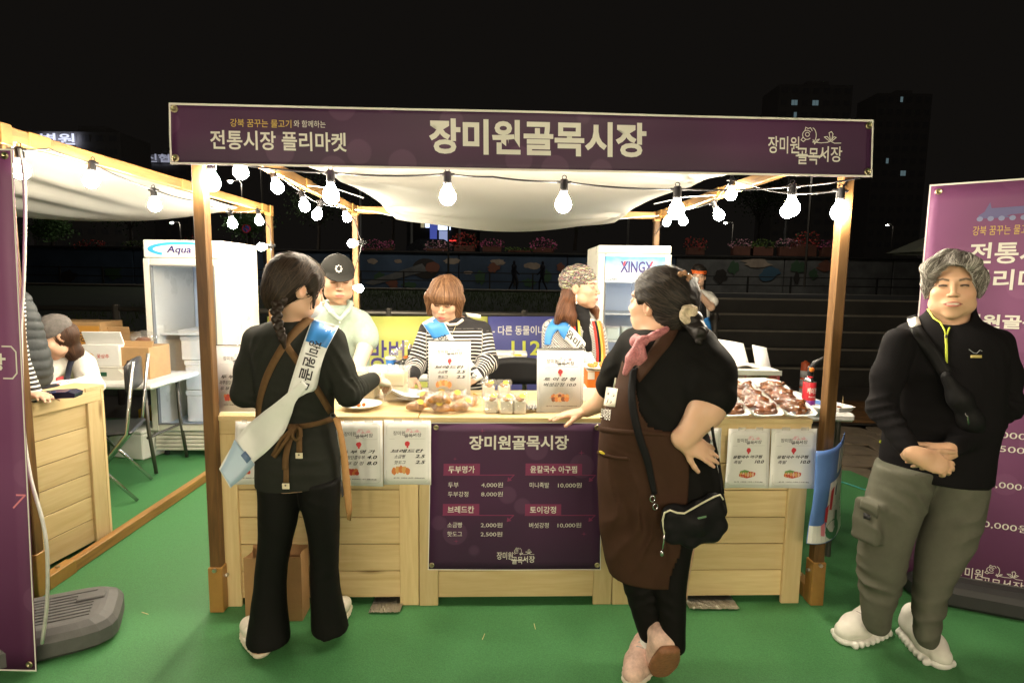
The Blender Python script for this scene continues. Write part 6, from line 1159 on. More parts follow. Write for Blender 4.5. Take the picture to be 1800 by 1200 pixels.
# ------------------------------------------------------------------ people
def face_frame(yaw, pitch=0., roll=0.):                    # yaw 0 looks at the camera side, +90 to the right of the photo
    a = math.radians(yaw); f = A(math.sin(a), -math.cos(a), 0); u = A(0, 0, 1); r = np.cross(f, u); p = math.radians(pitch); f, u = f*math.cos(p)-u*math.sin(p), u*math.cos(p)+f*math.sin(p)
    q = math.radians(roll); r, u = r*math.cos(q)+u*math.sin(q), u*math.cos(q)-r*math.sin(q); return np.stack([r, f, u], 1)
class Head:
    def __init__(self, o, yaw, pitch=0, roll=0, s=1.): self.o = np.asarray(o, float); self.M = face_frame(yaw, pitch, roll); self.s = s
    def w(self, x, y, z): return self.o+self.M @ (A(x, y, z)*self.s)
    def loc(self, V): return (np.asarray(V)-self.o) @ self.M/self.s
    def sculpt(self, s, fem=True, jaw=1., mouth=0.):
        s.frame(self.o, self.M, self.s)
        s.ell((0, -.012, .035), (.074, .093, .082), k=0).ell((0, .026, -.02), (.064, .062, .082), k=.02).ell((0, .034, -.060), (.052*jaw, .052, .046), k=.03).ell((0, .066, -.098), (.021, .018, .016), k=.022)
        for q in (-1, 1):
            s.ell((q*.040, .058, -.022), (.026, .024, .024), k=.02); s.ell((q*.045, .03, -.065), (.02*jaw, .03, .025), k=.02)
        s.ell((0, .074, .030), (.048, .018, .014), k=.015)
        for q in (-1, 1): s.ell((q*.032, .101, .008), (.021, .016, .0105), k=.012, mode='sub')
        for q in (-1, 1):
            s.ell((q*.0315, .0765, .006), (.0145, .0125, .0105), k=.004); s.cone((q*.018, .0845, .013), (q*.046, .077, .012), .0035, .003, k=.005)
        s.cone((0, .086, .014), (0, .106, -.022), .0075, .0095, k=.010).ell((0, .108, -.026), (.0105, .0095, .0085), k=.006)
        for q in (-1, 1): s.ell((q*.0125, .098, -.029), (.0075, .009, .0065), k=.005)
        s.ell((0, .078, -.062), (.029, .021, .021), k=.015)
        s.ell((0, .0965, -.0565), (.021, .0065, .0052), k=.004).ell((0, .0955, -.0672), (.018, .0072, .0062), k=.004)
        s.ell((0, .108, -.0612), (.023, .010, .0013+mouth), k=.002, mode='sub')
        for q in (-1, 1):
            s.ell((q*.0745, -.006, -.004), (.0105, .019, .031), k=.006); s.ell((q*.086, -.001, -.001), (.007, .011, .019), k=.004, mode='sub')
        s.frame()
    def box(self, m=.15): return (self.o-m*self.s, self.o+m*self.s)
    def paint(self, V, skin, lips=(.42, .12, .10), brow=(.05, .035, .025), eyes='open', blush=.25, lipw=1., teeth=False):
        L = self.loc(V); x, y, z = L[:, 0], L[:, 1], L[:, 2]; ax = np.abs(x); fr = (y > .045)*1.; c = np.tile(np.array(skin, float), (len(V), 1))
        def mix(col, m): 
            m = np.clip(m, 0, 1)[:, None]; c[:] = c*(1-m)+np.array(col)*m
        sk = np.array(skin); near = np.exp(-((L**2).sum(1))/.02)
        mix(sk*np.array([1.05, .72, .66]), blush*np.exp(-((ax-.042)**2/.0005+(z+.028)**2/.0004))*fr); mix(sk*np.array([.98, .7, .62]), .45*np.exp(-((ax-.075)**2/.0002+(y+.006)**2/.0008+z**2/.001)))
        mix(sk*.72, .55*np.exp(-((ax-.031)/.018)**2-((z-.002)/.012)**2)*fr)
        e = 1-((ax/(.0215*lipw))**2+((z+.0615)/.0105)**2); mix(lips, np.clip(e*4, 0, 1)*.85*(y > .07)); ml = np.exp(-((z+.0612+.0*ax)/.0018)**2)*(ax < .023*lipw)*(y > .06); mix((.08, .02, .02), ml*.85)
        if teeth: mix((.62, .56, .45), np.exp(-((z+.0605)/.0034)**4)*np.clip((.020-ax)/.004, 0, 1)*(y > .06)*.95)
        b0 = .0245+.006*np.clip((ax-.014)/.02, 0, 1)-.006*np.clip((ax-.034)/.02, 0, 1); mix(brow, np.clip(1.6-np.abs(z-b0)/.0036, 0, 1)*np.clip((ax-.012)/.004, 0, 1)*np.clip((.052-ax)/.006, 0, 1)*fr*.9)
        mix(sk*.35, np.exp(-((ax-.0075)/.0035)**2-((z+.0345)/.0022)**2)*(y > .085))
        t = (ax-.0315)/.0145; inx = np.clip((1-np.abs(t))*6, 0, 1)*fr
        if eyes == 'open':
            up_ = .0095-.0045*t*t; lo = .0015+.0030*t*t; w_ = np.clip((up_-z)/.001, 0, 1)*np.clip((z-lo)/.001, 0, 1)*inx; mix((.60, .56, .52), w_*.9); mix((.015, .01, .008), np.clip(1.6-np.sqrt((ax-.0315)**2+(z-.0058)**2)/.0042, 0, 1)*w_); mix((.02, .012, .01), np.clip(1.6-np.abs(z-up_)/.0016, 0, 1)*inx)
        elif eyes == 'smile':
            up_ = .0075-.0030*t*t; mix((.02, .012, .01), np.clip(1.8-np.abs(z-up_)/.0026, 0, 1)*inx); mix((.03, .02, .016), np.clip(1.3-np.abs(z-up_+.0025)/.0018, 0, 1)*np.clip((1-np.abs(t*1.6))*4, 0, 1)*fr)
        else: lo = .0012+.0028*t*t; mix((.03, .02, .016), np.clip(1.6-np.abs(z-lo)/.0018, 0, 1)*inx)
        return c
def hand(s, wrist, d, n, thumb, curl=(.3, .3, .3, .3), sc=1., spread=.06, tcurl=.4, fore=None, k=.012):
    y = nrm(d); z = nrm(np.asarray(n)-y*(np.asarray(n) @ y)); x = np.cross(y, z)*thumb; M = np.stack([x, y, z], 1); W = lambda *p: np.asarray(wrist)+M @ (A(*p)*sc)
    s.ell(W(.0, .045, 0), A(.040, .052, .0165)*sc, M, k=k); s.ell(W(.018, .03, -.008), A(.020, .035, .016)*sc, M, k=.012)
    s.cone(W(0, -.02, 0), W(0, .02, 0), .026*sc, .026*sc, k=.015, flat=(z, 1.4))
    for i, (bx, L) in enumerate(((.027, .070), (.0095, .079), (-.0085, .074), (-.026, .058))):
        p = A(bx, .080-abs(i-1.3)*.005, 0); a = spread*(1.3-i); th = curl[i]*.6; r = (.0088, .009, .0087, .0076)[i]
        for q, f in enumerate((.46, .30, .24)):
            e = p+A(math.sin(a)*math.cos(th), math.cos(a)*math.cos(th), -math.sin(th))*L*f; s.cone(W(*p), W(*e), r*sc, r*.9*sc, k=.005 if q else .009); p = e; th += curl[i]*(1.2 if q == 0 else .7); r *= .92
    p = A(.026, .022, -.006); th = .62; zz = -.25
    for q, L in enumerate((.042, .032, .026)):
        e = p+nrm(A(math.sin(th), math.cos(th), zz))*L; s.cone(W(*p), W(*e), (.0125, .0105, .0092)[q]*sc, (.0105, .0095, .0078)[q]*sc, k=.010 if q == 0 else .005); p = e; th -= tcurl*.5; zz -= tcurl*.25
    return W
SKIN = mat('skin', (.6, .4, .3), .48, spec=.4, attr='Col', bump=(260, .06, .001), sss=.06)
def hairmat(name, rough=.5): return mat(name, (.1, .1, .1), rough, spec=.32, attr='Col')
HAIR = hairmat('hair')
def bvh_of(*objs):
    v = []; p = []
    for o in objs:
        r = root_of(o).location; b = len(v); v += [x.co+r for x in o.data.vertices]; p += [tuple(b+i for i in q.vertices) for q in o.data.polygons]
    return BVHTree.FromPolygons(v, p)
def cast(bvh, px, py, lift=.004, dflt=None):
    d = nrm(ray(px, py)); h = bvh.ray_cast(Vector(cO), Vector(d))
    if h[0] is None: return None
    n = np.array(h[1]); n = n if n @ d < 0 else -n; return np.array(h[0])+n*lift
def ribbon(name, rows, bvh, m, parent, lift=.006, sub=6, across=6, thick=.002, relax=3, local_fn=None):
    R = np.array(rows, float); k = len(R); T = np.linspace(0, k-1, (k-1)*sub+1); S_ = []
    for t in T:                                            # smooth through the measured rows
        i = min(int(t), k-2); f = t-i; p0, p1, p2, p3 = R[max(i-1, 0)], R[i], R[i+1], R[min(i+2, k-1)]
        S_.append(.5*((2*p1)+(-p0+p2)*f+(2*p0-5*p1+4*p2-p3)*f*f+(-p0+3*p1-3*p2+p3)*f**3))
    G_ = []; last = None
    for r in S_:
        row = []
        for j in range(across+1):
            u = j/across; px = r[0]+(r[2]-r[0])*u; py = r[1]+(r[3]-r[1])*u; row.append((px, py, cast(bvh, px, py, lift)))
        G_.append(row)
    dist = np.array([[np.nan if c[2] is None else np.linalg.norm(c[2]-cO) for c in row] for row in G_])
    if np.isnan(dist).all(): raise ValueError(name)
    for _ in range(60):
        bad = np.isnan(dist)
        if not bad.any(): break
        pd = np.pad(dist, 1, constant_values=np.nan); nb_ = np.stack([pd[:-2, 1:-1], pd[2:, 1:-1], pd[1:-1, :-2], pd[1:-1, 2:]]); mn = np.nanmean(nb_, 0) if True else 0; dist = np.where(bad, mn, dist)
    d0 = dist.copy()
    for _ in range(relax):
        pd = np.pad(dist, 1, mode='edge'); dist = (pd[:-2, 1:-1]+pd[2:, 1:-1]+pd[1:-1, :-2]+pd[1:-1, 2:]+2*dist)/6; dist = np.minimum(dist, d0)
    P = np.array([[cO+nrm(ray(c[0], c[1]))*dist[i, j] for j, c in enumerate(row)] for i, row in enumerate(G_)])
    o = MB().grid(P, thick).build(name, m, parent, True)
    def at(u, t, up_=.002):                                # u across, t along (0..1)
        a = t*(len(P)-1); b = u*across; i = int(np.clip(math.floor(a), 0, len(P)-2)); j = int(np.clip(math.floor(b), 0, across-1)); a -= i; b -= j
        q = P[i, j]*(1-a)*(1-b)+P[i+1, j]*a*(1-b)+P[i, j+1]*(1-a)*b+P[i+1, j+1]*a*b; return q-nrm(q-cO)*up_
    return o, at
def strands(s, parent, n, seed_fn, flow, cols, length=.16, step=.010, width=.0011, off=.0015, name='hair_strands', gravity=.3, jit=.25):
    r = np.random.default_rng(5); V, Q = s.net(0); w = seed_fn(V); idx = r.choice(len(V), n, p=w/w.sum()); P = V[idx]; C = np.array(cols)[r.integers(0, len(cols), n)]*r.uniform(.7, 1.3, (n, 1)); o = off+r.uniform(0, .003, n); jt = r.normal(size=(n, 3))*jit; m = int(length/step); path = []; L = r.uniform(.5, 1., n)
    for i in range(m):
        f, g = s.grad(P); P = P-g*(f-o)[:, None]*.8; path.append(P.copy()); d = flow(P)+jt*.3; d = d-g*(d*g).sum(1, keepdims=True)*.9; d /= np.linalg.norm(d, axis=1, keepdims=True)+1e-9; P = P+d*step*L[:, None]
    T = np.stack(path, 1); vs = []; D_ = np.gradient(T, axis=1); D_ /= np.linalg.norm(D_, axis=2, keepdims=True)+1e-9; f, g = s.grad(T.reshape(-1, 3)); g = g.reshape(T.shape); sd = np.cross(D_, g); wd = width*np.sin(np.linspace(.35, math.pi*.97, m))[None, :, None]
    a = T+sd*wd; b = T-sd*wd; c = T+g*wd*.8; V = np.stack([a, c, b], 2).reshape(-1, 3); q = []; base = (np.arange(n)[:, None]*m+np.arange(m-1)[None])*3
    for j, k in ((0, 1), (1, 2)): q.append(np.stack([base+j, base+k, base+3+k, base+3+j], -1).reshape(-1, 4))
    o = nmesh(name, V, np.concatenate(q), HAIR, parent, np.repeat(C, m*3, 0)); o['kind'] = 'stuff'; return o
def hairpaint(base, s=26., amt=.35): 
    base = np.array(base)
    return lambda V: np.clip(base[None]*(1+amt*(wob(V[:, 0], V[:, 1], V[:, 2], s)+.6*wob(V[:, 0], V[:, 1], V[:, 2]*.3, s*5))[:, None]*.6), .002, 1)
def foot(parent, heel, toe, w, mu, ms, h=.075, slip=False, name='shoe', sole=.025, tilt=None, chunky=0.):
    heel = np.asarray(heel, float); toe = np.asarray(toe, float); d = toe-heel; L = np.linalg.norm(d); y = d/L; x = nrm(np.cross(y, (0, 0, 1))); z = np.cross(x, y); M = np.stack([x, y, z], 1); W = lambda a, b, c: heel+M @ A(a, b, c)
    lo = np.minimum(heel, toe)-.08; hi = np.maximum(heel, toe)+.09; hi[2] += h+.05
    s = Sdf(lo, hi, .005); n = 9
    for i in range(n):
        t = i/(n-1); ww = w*(.36+.16*math.sin(t*2.6)-(.16*max(0, t-.75)*4*.5)); s.ell(W(0, L*(.08+.84*t), sole*.5), (ww, L*.10, sole*.62), M, k=.012)
    if chunky:
        for i in range(8): ww = w*(.36+.16*math.sin((.1+.11*i)*2.6)); [s.ell(W(q*ww*.86, L*(.1+.11*i), sole*.34), (.015, .0125, .017), M, k=.006) for q in (-1, 1)]
    s.cut(heel-z*.001, -z); so = s.build('sole', ms, parent, 1)
    s = Sdf(lo, hi, .005)
    if slip: s.ell(W(0, L*.70, sole+.018), (w*.46, L*.30, .034), M, k=0).ell(W(0, L*.5, sole+.03), (w*.46, L*.12, .035), M, k=.02)
    else: s.chain([(W(0, L*.17, sole+.028), w*.40), (W(0, L*.4, sole+.030), w*.43), (W(0, L*.66, sole+.014), w*.45), (W(0, L*.86, sole+.006), w*.36)], .02).cone(W(0, L*.19, sole+.03), W(0, L*.23, h+.02), w*.40, w*.44, k=.02)
    s.cut(W(0, 0, sole*.7), -z); s.disp(lambda a, b, c: .0012*wob(a, b, c, 55)); up_ = s.build(name, mu, parent, 1)
    so.parent = up_
    if not slip:
        b = MB()
        for i in range(4): t = .40+.085*i; zz = sole+.031-.062*(t-.4)+w*.44; b = MB(); b.tube([W(-w*.26, L*t, zz-.018), W(-w*.1, L*(t+.01), zz), W(w*.1, L*(t+.015), zz), W(w*.26, L*t, zz-.018)], .0036, 6); b.build('lace', mat('grey_lace', (.42, .40, .37), .8), up_, True)
    return up_
def person(lab, loc, group=None):
    return thing('person', lab, 'person', A(*loc)*A(1, 1, 0), 0, group)
def fabric(name, c, rough=.85, sheen=.0, b=(700, .25, .0008), noise=(60, .12)): return mat(name, c, rough, sheen=sheen, bump=b, noise=noise, spec=.12)
def logo_blank(*a): pass
P3 = D

# ---- woman in black seen from behind
r = person('woman from behind in black top and flared trousers with a braid and white sash', G(520, 1130)); h = Head(P3(521, 509, 2.16), 128, 14, 0, 1.0)
B_ = Sdf((-1.25, 1.86, 0), (-.40, 2.62, 1.66), .013, [(*h.box(.13), .0032), (P3(655, 690, 2.2)-.02, P3(690, 640, 2.46)+.02, .004)])
h.sculpt(B_); B_.cone(h.w(0, -.02, -.05), P3(510, 570, 2.165), .050, .058, k=.02)
B_.loft(px_rows([(565, 480, 545, 2.165, .05), (590, 460, 576, 2.15, .07), (700, 460, 585, 2.13, .10), (850, 456, 594, 2.14, .115)], .012), k=.03)
armL = [(P3(458, 602, 2.155), .036), (P3(440, 650, 2.13), .034), (P3(432, 690, 2.115), .032), (P3(478, 690, 2.36), .027)]; armR = [(P3(579, 602, 2.155), .036), (P3(598, 650, 2.12), .034), (P3(613, 690, 2.09), .034), (P3(657, 666, 2.32), .026)]
B_.chain(armL, .02).chain(armR, .02); hand(B_, P3(658, 666, 2.325), P3(684, 672, 2.42)-P3(658, 666, 2.325), (.3, -.3, 1), -1, (.5, .6, .7, .8), .93)
hand(B_, P3(478, 690, 2.365), (.4, .8, 0), (0, 0, 1), 1, (.5, .6, .7, .8), .93)
for (a, b) in (((488, 850, 2.14), (463, 1140, 2.12)), ((565, 850, 2.15), (580, 1105, 2.24))): B_.cone(P3(*a), P3(*b), .065, .028, k=.03)
hl1, hl2 = G(463, 1157), G(566, 1124); t1, t2 = hl1+nrm(G(438, 1112)-hl1)*.235, hl2+nrm(G(612, 1066)-hl2)*.235
for hh, tt in ((hl1, t1), (hl2, t2)): B_.cone(hh+A(0, 0, .045)+nrm(tt-hh)*.035, tt+A(0, 0, .03)-nrm(tt-hh)*.08, .032, .030, k=.03).cone(hh+A(0, 0, .04)+nrm(tt-hh)*.03, hh+A(0, .02, .22), .030, .036, k=.03)
sk = (.60, .37, .25)
B_.build('body', SKIN, r, 1, lambda V: h.paint(V, sk, eyes='open'))
M_top = fabric('charcoal_jersey', (.020, .0215, .018)); M_pant = fabric('black_trouser_cloth', (.008, .008, .0075), .7)
s = Sdf((-1.25, 1.86, .70), (-.40, 2.5, 1.45), .0075)
s.loft(px_rows([(560, 485, 540, 2.165, .045), (568, 466, 566, 2.16, .065), (580, 446, 588, 2.155, .085), (600, 440, 597, 2.15, .105), (630, 444, 594, 2.14, .116), (670, 448, 592, 2.13, .120), (705, 450, 590, 2.13, .114), (735, 450, 590, 2.14, .112), (770, 449, 595, 2.14, .124), (812, 449, 600, 2.14, .132), (852, 449, 601, 2.14, .130)]), k=0)
s.chain([(P3(455, 599, 2.15), .060), (P3(440, 650, 2.13), .052), (P3(431, 692, 2.11), .047), (P3(472, 692, 2.35), .035)], .03).chain([(P3(581, 600, 2.15), .060), (P3(598, 650, 2.12), .052), (P3(613, 690, 2.09), .048), (P3(654, 668, 2.30), .036)], .03)
s.disp(folds([(P3(612, 690, 2.08), .055, P3(654, 668, 2.3)-P3(613, 690, 2.09), .026, .0045), (P3(432, 692, 2.05), .055, (.2, .4, 1), .026, .0040), (P3(520, 735, 2.03), .09, (.1, 0, 1), .036, .0028), (P3(455, 625, 2.05), .06, (1, 0, -.7), .035, .003), (P3(590, 625, 2.05), .06, (1, 0, .7), .035, .003), (P3(525, 840, 2.02), .09, (0, 0, 1), .05, .002)]))
top = s.build('top', M_top, r)
s = Sdf((-1.25, 1.9, .02), (-.45, 2.5, .85), .008)
s.loft(px_rows([(835, 450, 526, 2.14, .122), (880, 452, 527, 2.14, .118), (920, 453, 522, 2.14, .106), (960, 452, 512, 2.14, .090), (1000, 448, 505, 2.14, .080), (1040, 444, 504, 2.14, .078), (1080, 438, 507, 2.14, .086), (1122, 431, 512, 2.135, .102)]), k=0)
s.loft(px_rows([(835, 522, 600, 2.15, .122), (880, 528, 598, 2.155, .118), (920, 538, 597, 2.17, .106), (960, 544, 596, 2.18, .090), (1000, 546, 596, 2.19, .080), (1040, 546, 600, 2.20, .078), (1075, 546, 607, 2.21, .084), (1102, 547, 614, 2.22, .096)]), k=.012)
s.disp(folds([(P3(525, 905, 2.03), .09, (.3, 0, 1), .05, .003), (P3(478, 1000, 2.05), .10, (.5, 0, 1), .07, .003), (P3(572, 1000, 2.08), .10, (-.4, 0, 1), .07, .003), (P3(470, 1100, 2.04), .06, (1, 0, .1), .05, .004), (P3(580, 1090, 2.1), .06, (1, 0, .1), .05, .004)], .002)); pants = s.build('trousers', M_pant, r)
s = Sdf((-1.2, 1.95, .62), (-.4, 2.5, .9), .009); s.loft(px_rows([(850, 500, 604, 2.19, .115), (880, 505, 607, 2.19, .118), (903, 507, 608, 2.19, .119)]), k=0); s.build('apron_skirt', mat('black_apron_cloth', (.012, .011, .010), .8), r, 1, keep=lambda c: c[:, 1] > 2.16)
M_sand = mat('white_sandal', (.72, .68, .58), .5, noise=(40, .1)); M_sandl = mat('cream_sole', (.66, .60, .48), .6, noise=(60, .1))
foot(r, hl1, t1, .095, M_sand, M_sandl, .05, True, 'sandal', .030); foot(r, hl2, t2, .095, M_sand, M_sandl, .05, True, 'sandal', .030)
for hh, tt in ((hl1, t1), (hl2, t2)):                      # heel straps
    d_ = nrm(tt-hh); x_ = A(d_[1], -d_[0], 0); MB().tube([hh+d_*.12+x_*.043+A(0, 0, .045), hh+d_*.04+x_*.040+A(0, 0, .040), hh-d_*.004+A(0, 0, .040), hh+d_*.04-x_*.040+A(0, 0, .040), hh+d_*.12-x_*.043+A(0, 0, .045)], .008, 8).build('heel_strap', M_sand, r, True)
hc = (.020, .013, .009)
s = Sdf(h.o-.17, h.o+.17, .0042); s.frame(h.o, h.M, h.s)
s.ell((0, -.014, .038), (.087, .106, .094), k=0).ell((0, -.062, -.030), (.066, .052, .068), k=.04).cone((.078, .040, .055), (.074, .052, -.055), .014, .006, k=.02).cone((-.078, .040, .055), (-.074, .052, -.055), .014, .006, k=.02)
s.ell((0, .085, -.035), (.074, .062, .085), k=.015, mode='sub').ell((.085, .005, -.012), (.03, .022, .028), k=.01, mode='sub').frame()
s.disp(lambda x, y, z: .0022*wob(x, y, z*.4, 70)+.0012*wob(x, y, z*.3, 200)); hair = s.build('hair', HAIR, r, 0, hairpaint(hc))
back = -h.M[:, 1]
strands(s, hair, 900, lambda V: np.clip(h.loc(V)[:, 2]+.05, .001, 1), lambda P: (A(0, 0, -.5)+back*.3-.0*P)+((h.w(0, -.085, -.07)-P)*4), [(.03, .02, .014), (.015, .01, .008), (.05, .032, .02)], .15, width=.0012); strands(s, hair, 110, lambda V: np.clip(h.loc(V)[:, 2], .001, 1), lambda P: P-h.w(0, -.02, .02)+A(0, 0, -.05), [(.06, .04, .025)], .12, width=.0007, off=.006, jit=.9, name='flyaway_hair')
s = Sdf((-1.08, 1.92, 1.20), (-.80, 2.20, 1.52), .004); bp_ = [(497, 522, 2.075), (489, 535, 2.062), (486, 549, 2.050), (487, 562, 2.040), (490, 575, 2.030), (494, 587, 2.026), (497, 597, 2.024)]
for i in range(13):
    t = i/12*(len(bp_)-1); j = min(int(t), len(bp_)-2); q = np.array(bp_[j])*(1-t+j)+np.array(bp_[j+1])*(t-j); c = P3(*q); sg = 1 if i % 2 else -1; rr = .017-.0055*i/12; s.ell(c+A(sg*rr*.5, 0, 0), (rr*.95, rr*.8, rr*1.15), rotm('Y', sg*.7), k=.003)
s.cone(P3(497, 597, 2.024), P3(500, 611, 2.03), .012, .006, k=.005); s.disp(lambda x, y, z: .0010*wob(x, y, z, 210)); s.build('braid', HAIR, hair, 0, hairpaint(hc))
MB().box(P3(482, 505, 2.066), (.008, .006, .045), eul(0, .15, 0), .002).build('hair_clip', mat('glitter_clip', (.5, .55, .65), .2, metal=1.), hair)
s = Sdf(h.o-.15, h.o+.15, .005); s.frame(h.o, h.M, h.s); s.ell((0, .052, -.052), (.058, .056, .050), k=0).ell((0, .0, -.05), (.09, .030, .09), k=.01, mode='sub').ell((0, .085, .012), (.09, .05, .022), k=.01, mode='sub').frame(); s.build('face_mask', mat('white_mask', (.74, .74, .74), .8), r)
MB().tube([h.w(.054, .040, -.03), h.w(.070, .012, .002), h.w(.076, -.012, .018)], .0016, 5).build('mask_loop', MATS['white_mask'], r, True)
M_strap = fabric('brown_webbing', (.115, .066, .030), .8); bv = bvh_of(top, pants); 
ribbon('apron_strap', [(536, 556, 552, 562), (497, 598, 508, 606), (465, 655, 477, 659), (451, 705, 461, 707), (449, 742, 458, 744)], bv, M_strap, r, .005, 5, 2)
ribbon('apron_strap', [(476, 562, 486, 556), (498, 610, 508, 602), (540, 668, 549, 660), (577, 728, 586, 721)], bv, M_strap, r, .004, 5, 2)
ribbon('apron_tie', [(449, 735, 449, 744), (490, 742, 490, 751), (522, 745, 522, 754), (560, 739, 560, 748), (590, 728, 592, 738)], bv, M_strap, r, .006, 5, 2)
ribbon('apron_tie', [(514, 748, 524, 748), (505, 770, 515, 772), (497, 800, 508, 800), (496, 825, 506, 826)], bv, M_strap, r, .012, 4, 2); ribbon('apron_tie', [(520, 750, 530, 750), (521, 765, 531, 765), (521, 795, 531, 795)], bv, M_strap, r, .012, 4, 2)
ribbon('apron_tie', [(508, 748, 517, 748), (500, 790, 508, 790), (498, 848, 508, 848)], bv, M_strap, r, .009, 4, 2)
MB().tube([P3(x, y, yy) for x, y, yy in ((522, 748, 2.0), (515, 758, 1.985), (514, 768, 1.98), (522, 775, 1.985), (529, 766, 1.985), (528, 754, 1.99), (522, 748, 2.0))], .007, 6).build('bow_loop', M_strap, r, True)
MB().tube([P3(x, y, yy) for x, y, yy in ((520, 748, 2.0), (495, 770, 1.985), (479, 800, 1.985), (483, 803, 1.985), (498, 780, 1.985), (516, 752, 1.99))], .007, 6).build('bow_loop', M_strap, r, True)
M_tab = mat('ivory_tab', (.66, .60, .44), .5)
for x, y in ((526, 799), (503, 853)):
    c = cast(bv, x, y, .014); MB().box(c, (.026, .003, .021), None, .001).build('strap_tab', M_tab, r); MB().cyl(c+A(0, -.002, .004), c+A(0, -.0035, .004), .0035, n=8).build('rivet', M_dsteel, r)
M_tan = fabric('tan_apron_edge', (.34, .19, .075), .85); b = MB(); fl_ = [(583, 727, 597, 735, 2.09), (594, 760, 604, 764, 2.09), (599, 800, 611, 803, 2.10), (603, 850, 616, 852, 2.11), (607, 890, 619, 892, 2.12), (611, 913, 616, 915, 2.12)]
b.grid([[P3(a+(c-a)*u, y0+(y1-y0)*u, yy+.03*u) for u in (0, .5, 1)] for a, y0, c, y1, yy in fl_], .003); b.build('apron_edge', M_tan, r, True); c = P3(585, 730, 2.065); R_ = eul(math.pi/2, 0, 0); b = MB(); b.lathe([(.006, .0), (.007, .004), (.010, .003), (.011, 0)], c, 12, R_); b.build('eyelet', M_dsteel, r, True)
def sash_mat(name, c): return mat(name, c, .35, spec=.4, noise=(12, .04), bump=(60, .12, .002))
M_sash = sash_mat('white_satin', (.72, .74, .72)); M_sashb = sash_mat('blue_satin', (.05, .24, .62)); M_edgew = sash_mat('sash_edge', (.8, .8, .78)); M_sashp = sash_mat('pale_blue_satin', (.38, .52, .66))
o, at = ribbon('sash', [(548, 560, 596, 573), (542, 578, 586, 592), (534, 600, 575, 613), (524, 630, 565, 642), (511, 672, 556, 682), (499, 714, 540, 690)], bv, M_sash, r, .010, 6, 6)
ribbon('sash_band', [(550, 562, 594, 574), (543, 580, 585, 592), (537, 599, 574, 612)], bv, M_sashb, o, .0125, 5, 4, .001)
T_ = lambda body, t0, t1, u0, u1, m, par, at, **k: text(body, None, (u0, t0, u1, t1), m, par, fn=k.pop('f'), **k)
def sash_text(body, at, t0, t1, par, u0=.22, u1=.74, m=None, flip=False):      # letters run down the sash, turned a quarter
    text(body, None, (0, 0, 1, 1), m or M_ink, par, .02, fn=(lambda a, b_: at(u0+(u1-u0)*(b_), t1-(t1-t0)*a, .0035)) if flip else (lambda a, b_: at(u1-(u1-u0)*b_, t0+(t1-t0)*a, .0035)))
sash_text('장미원골목', at, .34, .86, o)
o2, at2 = ribbon('sash', [(541, 678, 532, 668), (520, 706, 506, 690), (512, 730, 484, 708), (498, 762, 460, 726), (470, 792, 430, 752), (440, 818, 404, 790), (405, 858, 385, 824)], bv, M_sash, r, .018, 5, 6, .002, 6); bs = bvh_of(o2)
ribbon('sash_band', [(448, 816, 412, 772), (428, 838, 398, 806), (406, 856, 387, 826)], bs, M_sashp, o2, .003, 4, 4, .001, 0); ribbon('sash_patch', [(442, 806, 431, 792), (434, 814, 423, 800)], bs, mat('slate_satin', (.12, .19, .33), .4), o2, .006, 2, 2, .001, 0)
s = Sdf(P3(650, 700, 2.22)-.06, P3(690, 640, 2.46)+.06, .0038); hand(s, P3(658, 666, 2.325), P3(684, 672, 2.42)-P3(658, 666, 2.325), (.3, -.3, 1), -1, (.5, .6, .7, .8), 1.02); s.disp(lambda x, y, z: .0010*wob(x, y, z, 120)); s.build('glove', mat('milky_glove', (.70, .58, .46), .4, bump=(120, .3, .002)), r)

# ---- heavy set woman with shoulder bag, right arm resting on the counter
r = person('woman in black tee and brown apron leaning on the counter with crossed legs', G(1150, 1170)); h = Head(P3(1157, 534, 2.10), -134, -2, 4, 1.06)
wrA = P3(1027, 729, 2.44); tipA = A(*P3(966, 735, 2.40)); tipA[2] = .905; hA = A(*P3(1020, 730, 2.44)); hA[2] = .918
wrB = P3(1201, 772, 1.872)
B_ = Sdf((.16, 1.62, 0), (.90, 2.52, 1.66), .012, [(*h.box(.135), .0032), (A(.12, 2.30, .84), A(.34, 2.50, .98), .004), (P3(1250, 805, 1.87)-A(.14, .06, .03), P3(1250, 760, 1.87)+A(.02, .06, .02), .0045)])
h.sculpt(B_, jaw=1.18); B_.frame(h.o, h.M, h.s); B_.ell((0, .03, -.095), (.052, .045, .03), k=.03).frame(); B_.cone(h.w(0, -.025, -.05), P3(1160, 592, 2.08), .062, .075, k=.03)
B_.loft(px_rows([(580, 1128, 1190, 2.07, .06), (620, 1110, 1225, 2.07, .10), (720, 1075, 1235, 2.05, .135), (850, 1066, 1238, 2.05, .13)], .012), k=.03)
B_.chain([(P3(1112, 612, 2.14), .055), (P3(1070, 690, 2.32), .047), (P3(1062, 704, 2.34), .044), (hA+A(.03, 0, .012), .031)], .025)
hand(B_, hA, tipA-hA, (0, .1, 1), -1, (.10, .12, .15, .25), 1.0, .16, .1)
B_.chain([(P3(1228, 620, 1.99), .06), (P3(1252, 698, 1.90), .060), (P3(1240, 722, 1.88), .056), (wrB, .038)], .025); hand(B_, wrB, P3(1238, 792, 1.868)-wrB, (-.4, -.7, .6), 1, (.12, .15, .18, .2), .95, .05)
for a, b, c in (((1110, 900, 2.05), (1135, 1040, 2.06), (1142, 1122, 2.06)), ((1190, 900, 2.05), (1180, 1040, 2.03), (1180, 1118, 1.99))): B_.chain([(P3(*a), .085), (P3(*b), .055), (P3(*c), .035)], .02)
sk = (.64, .40, .27); B_.build('body', SKIN, r, 1, lambda V: h.paint(V, sk, eyes='open'))
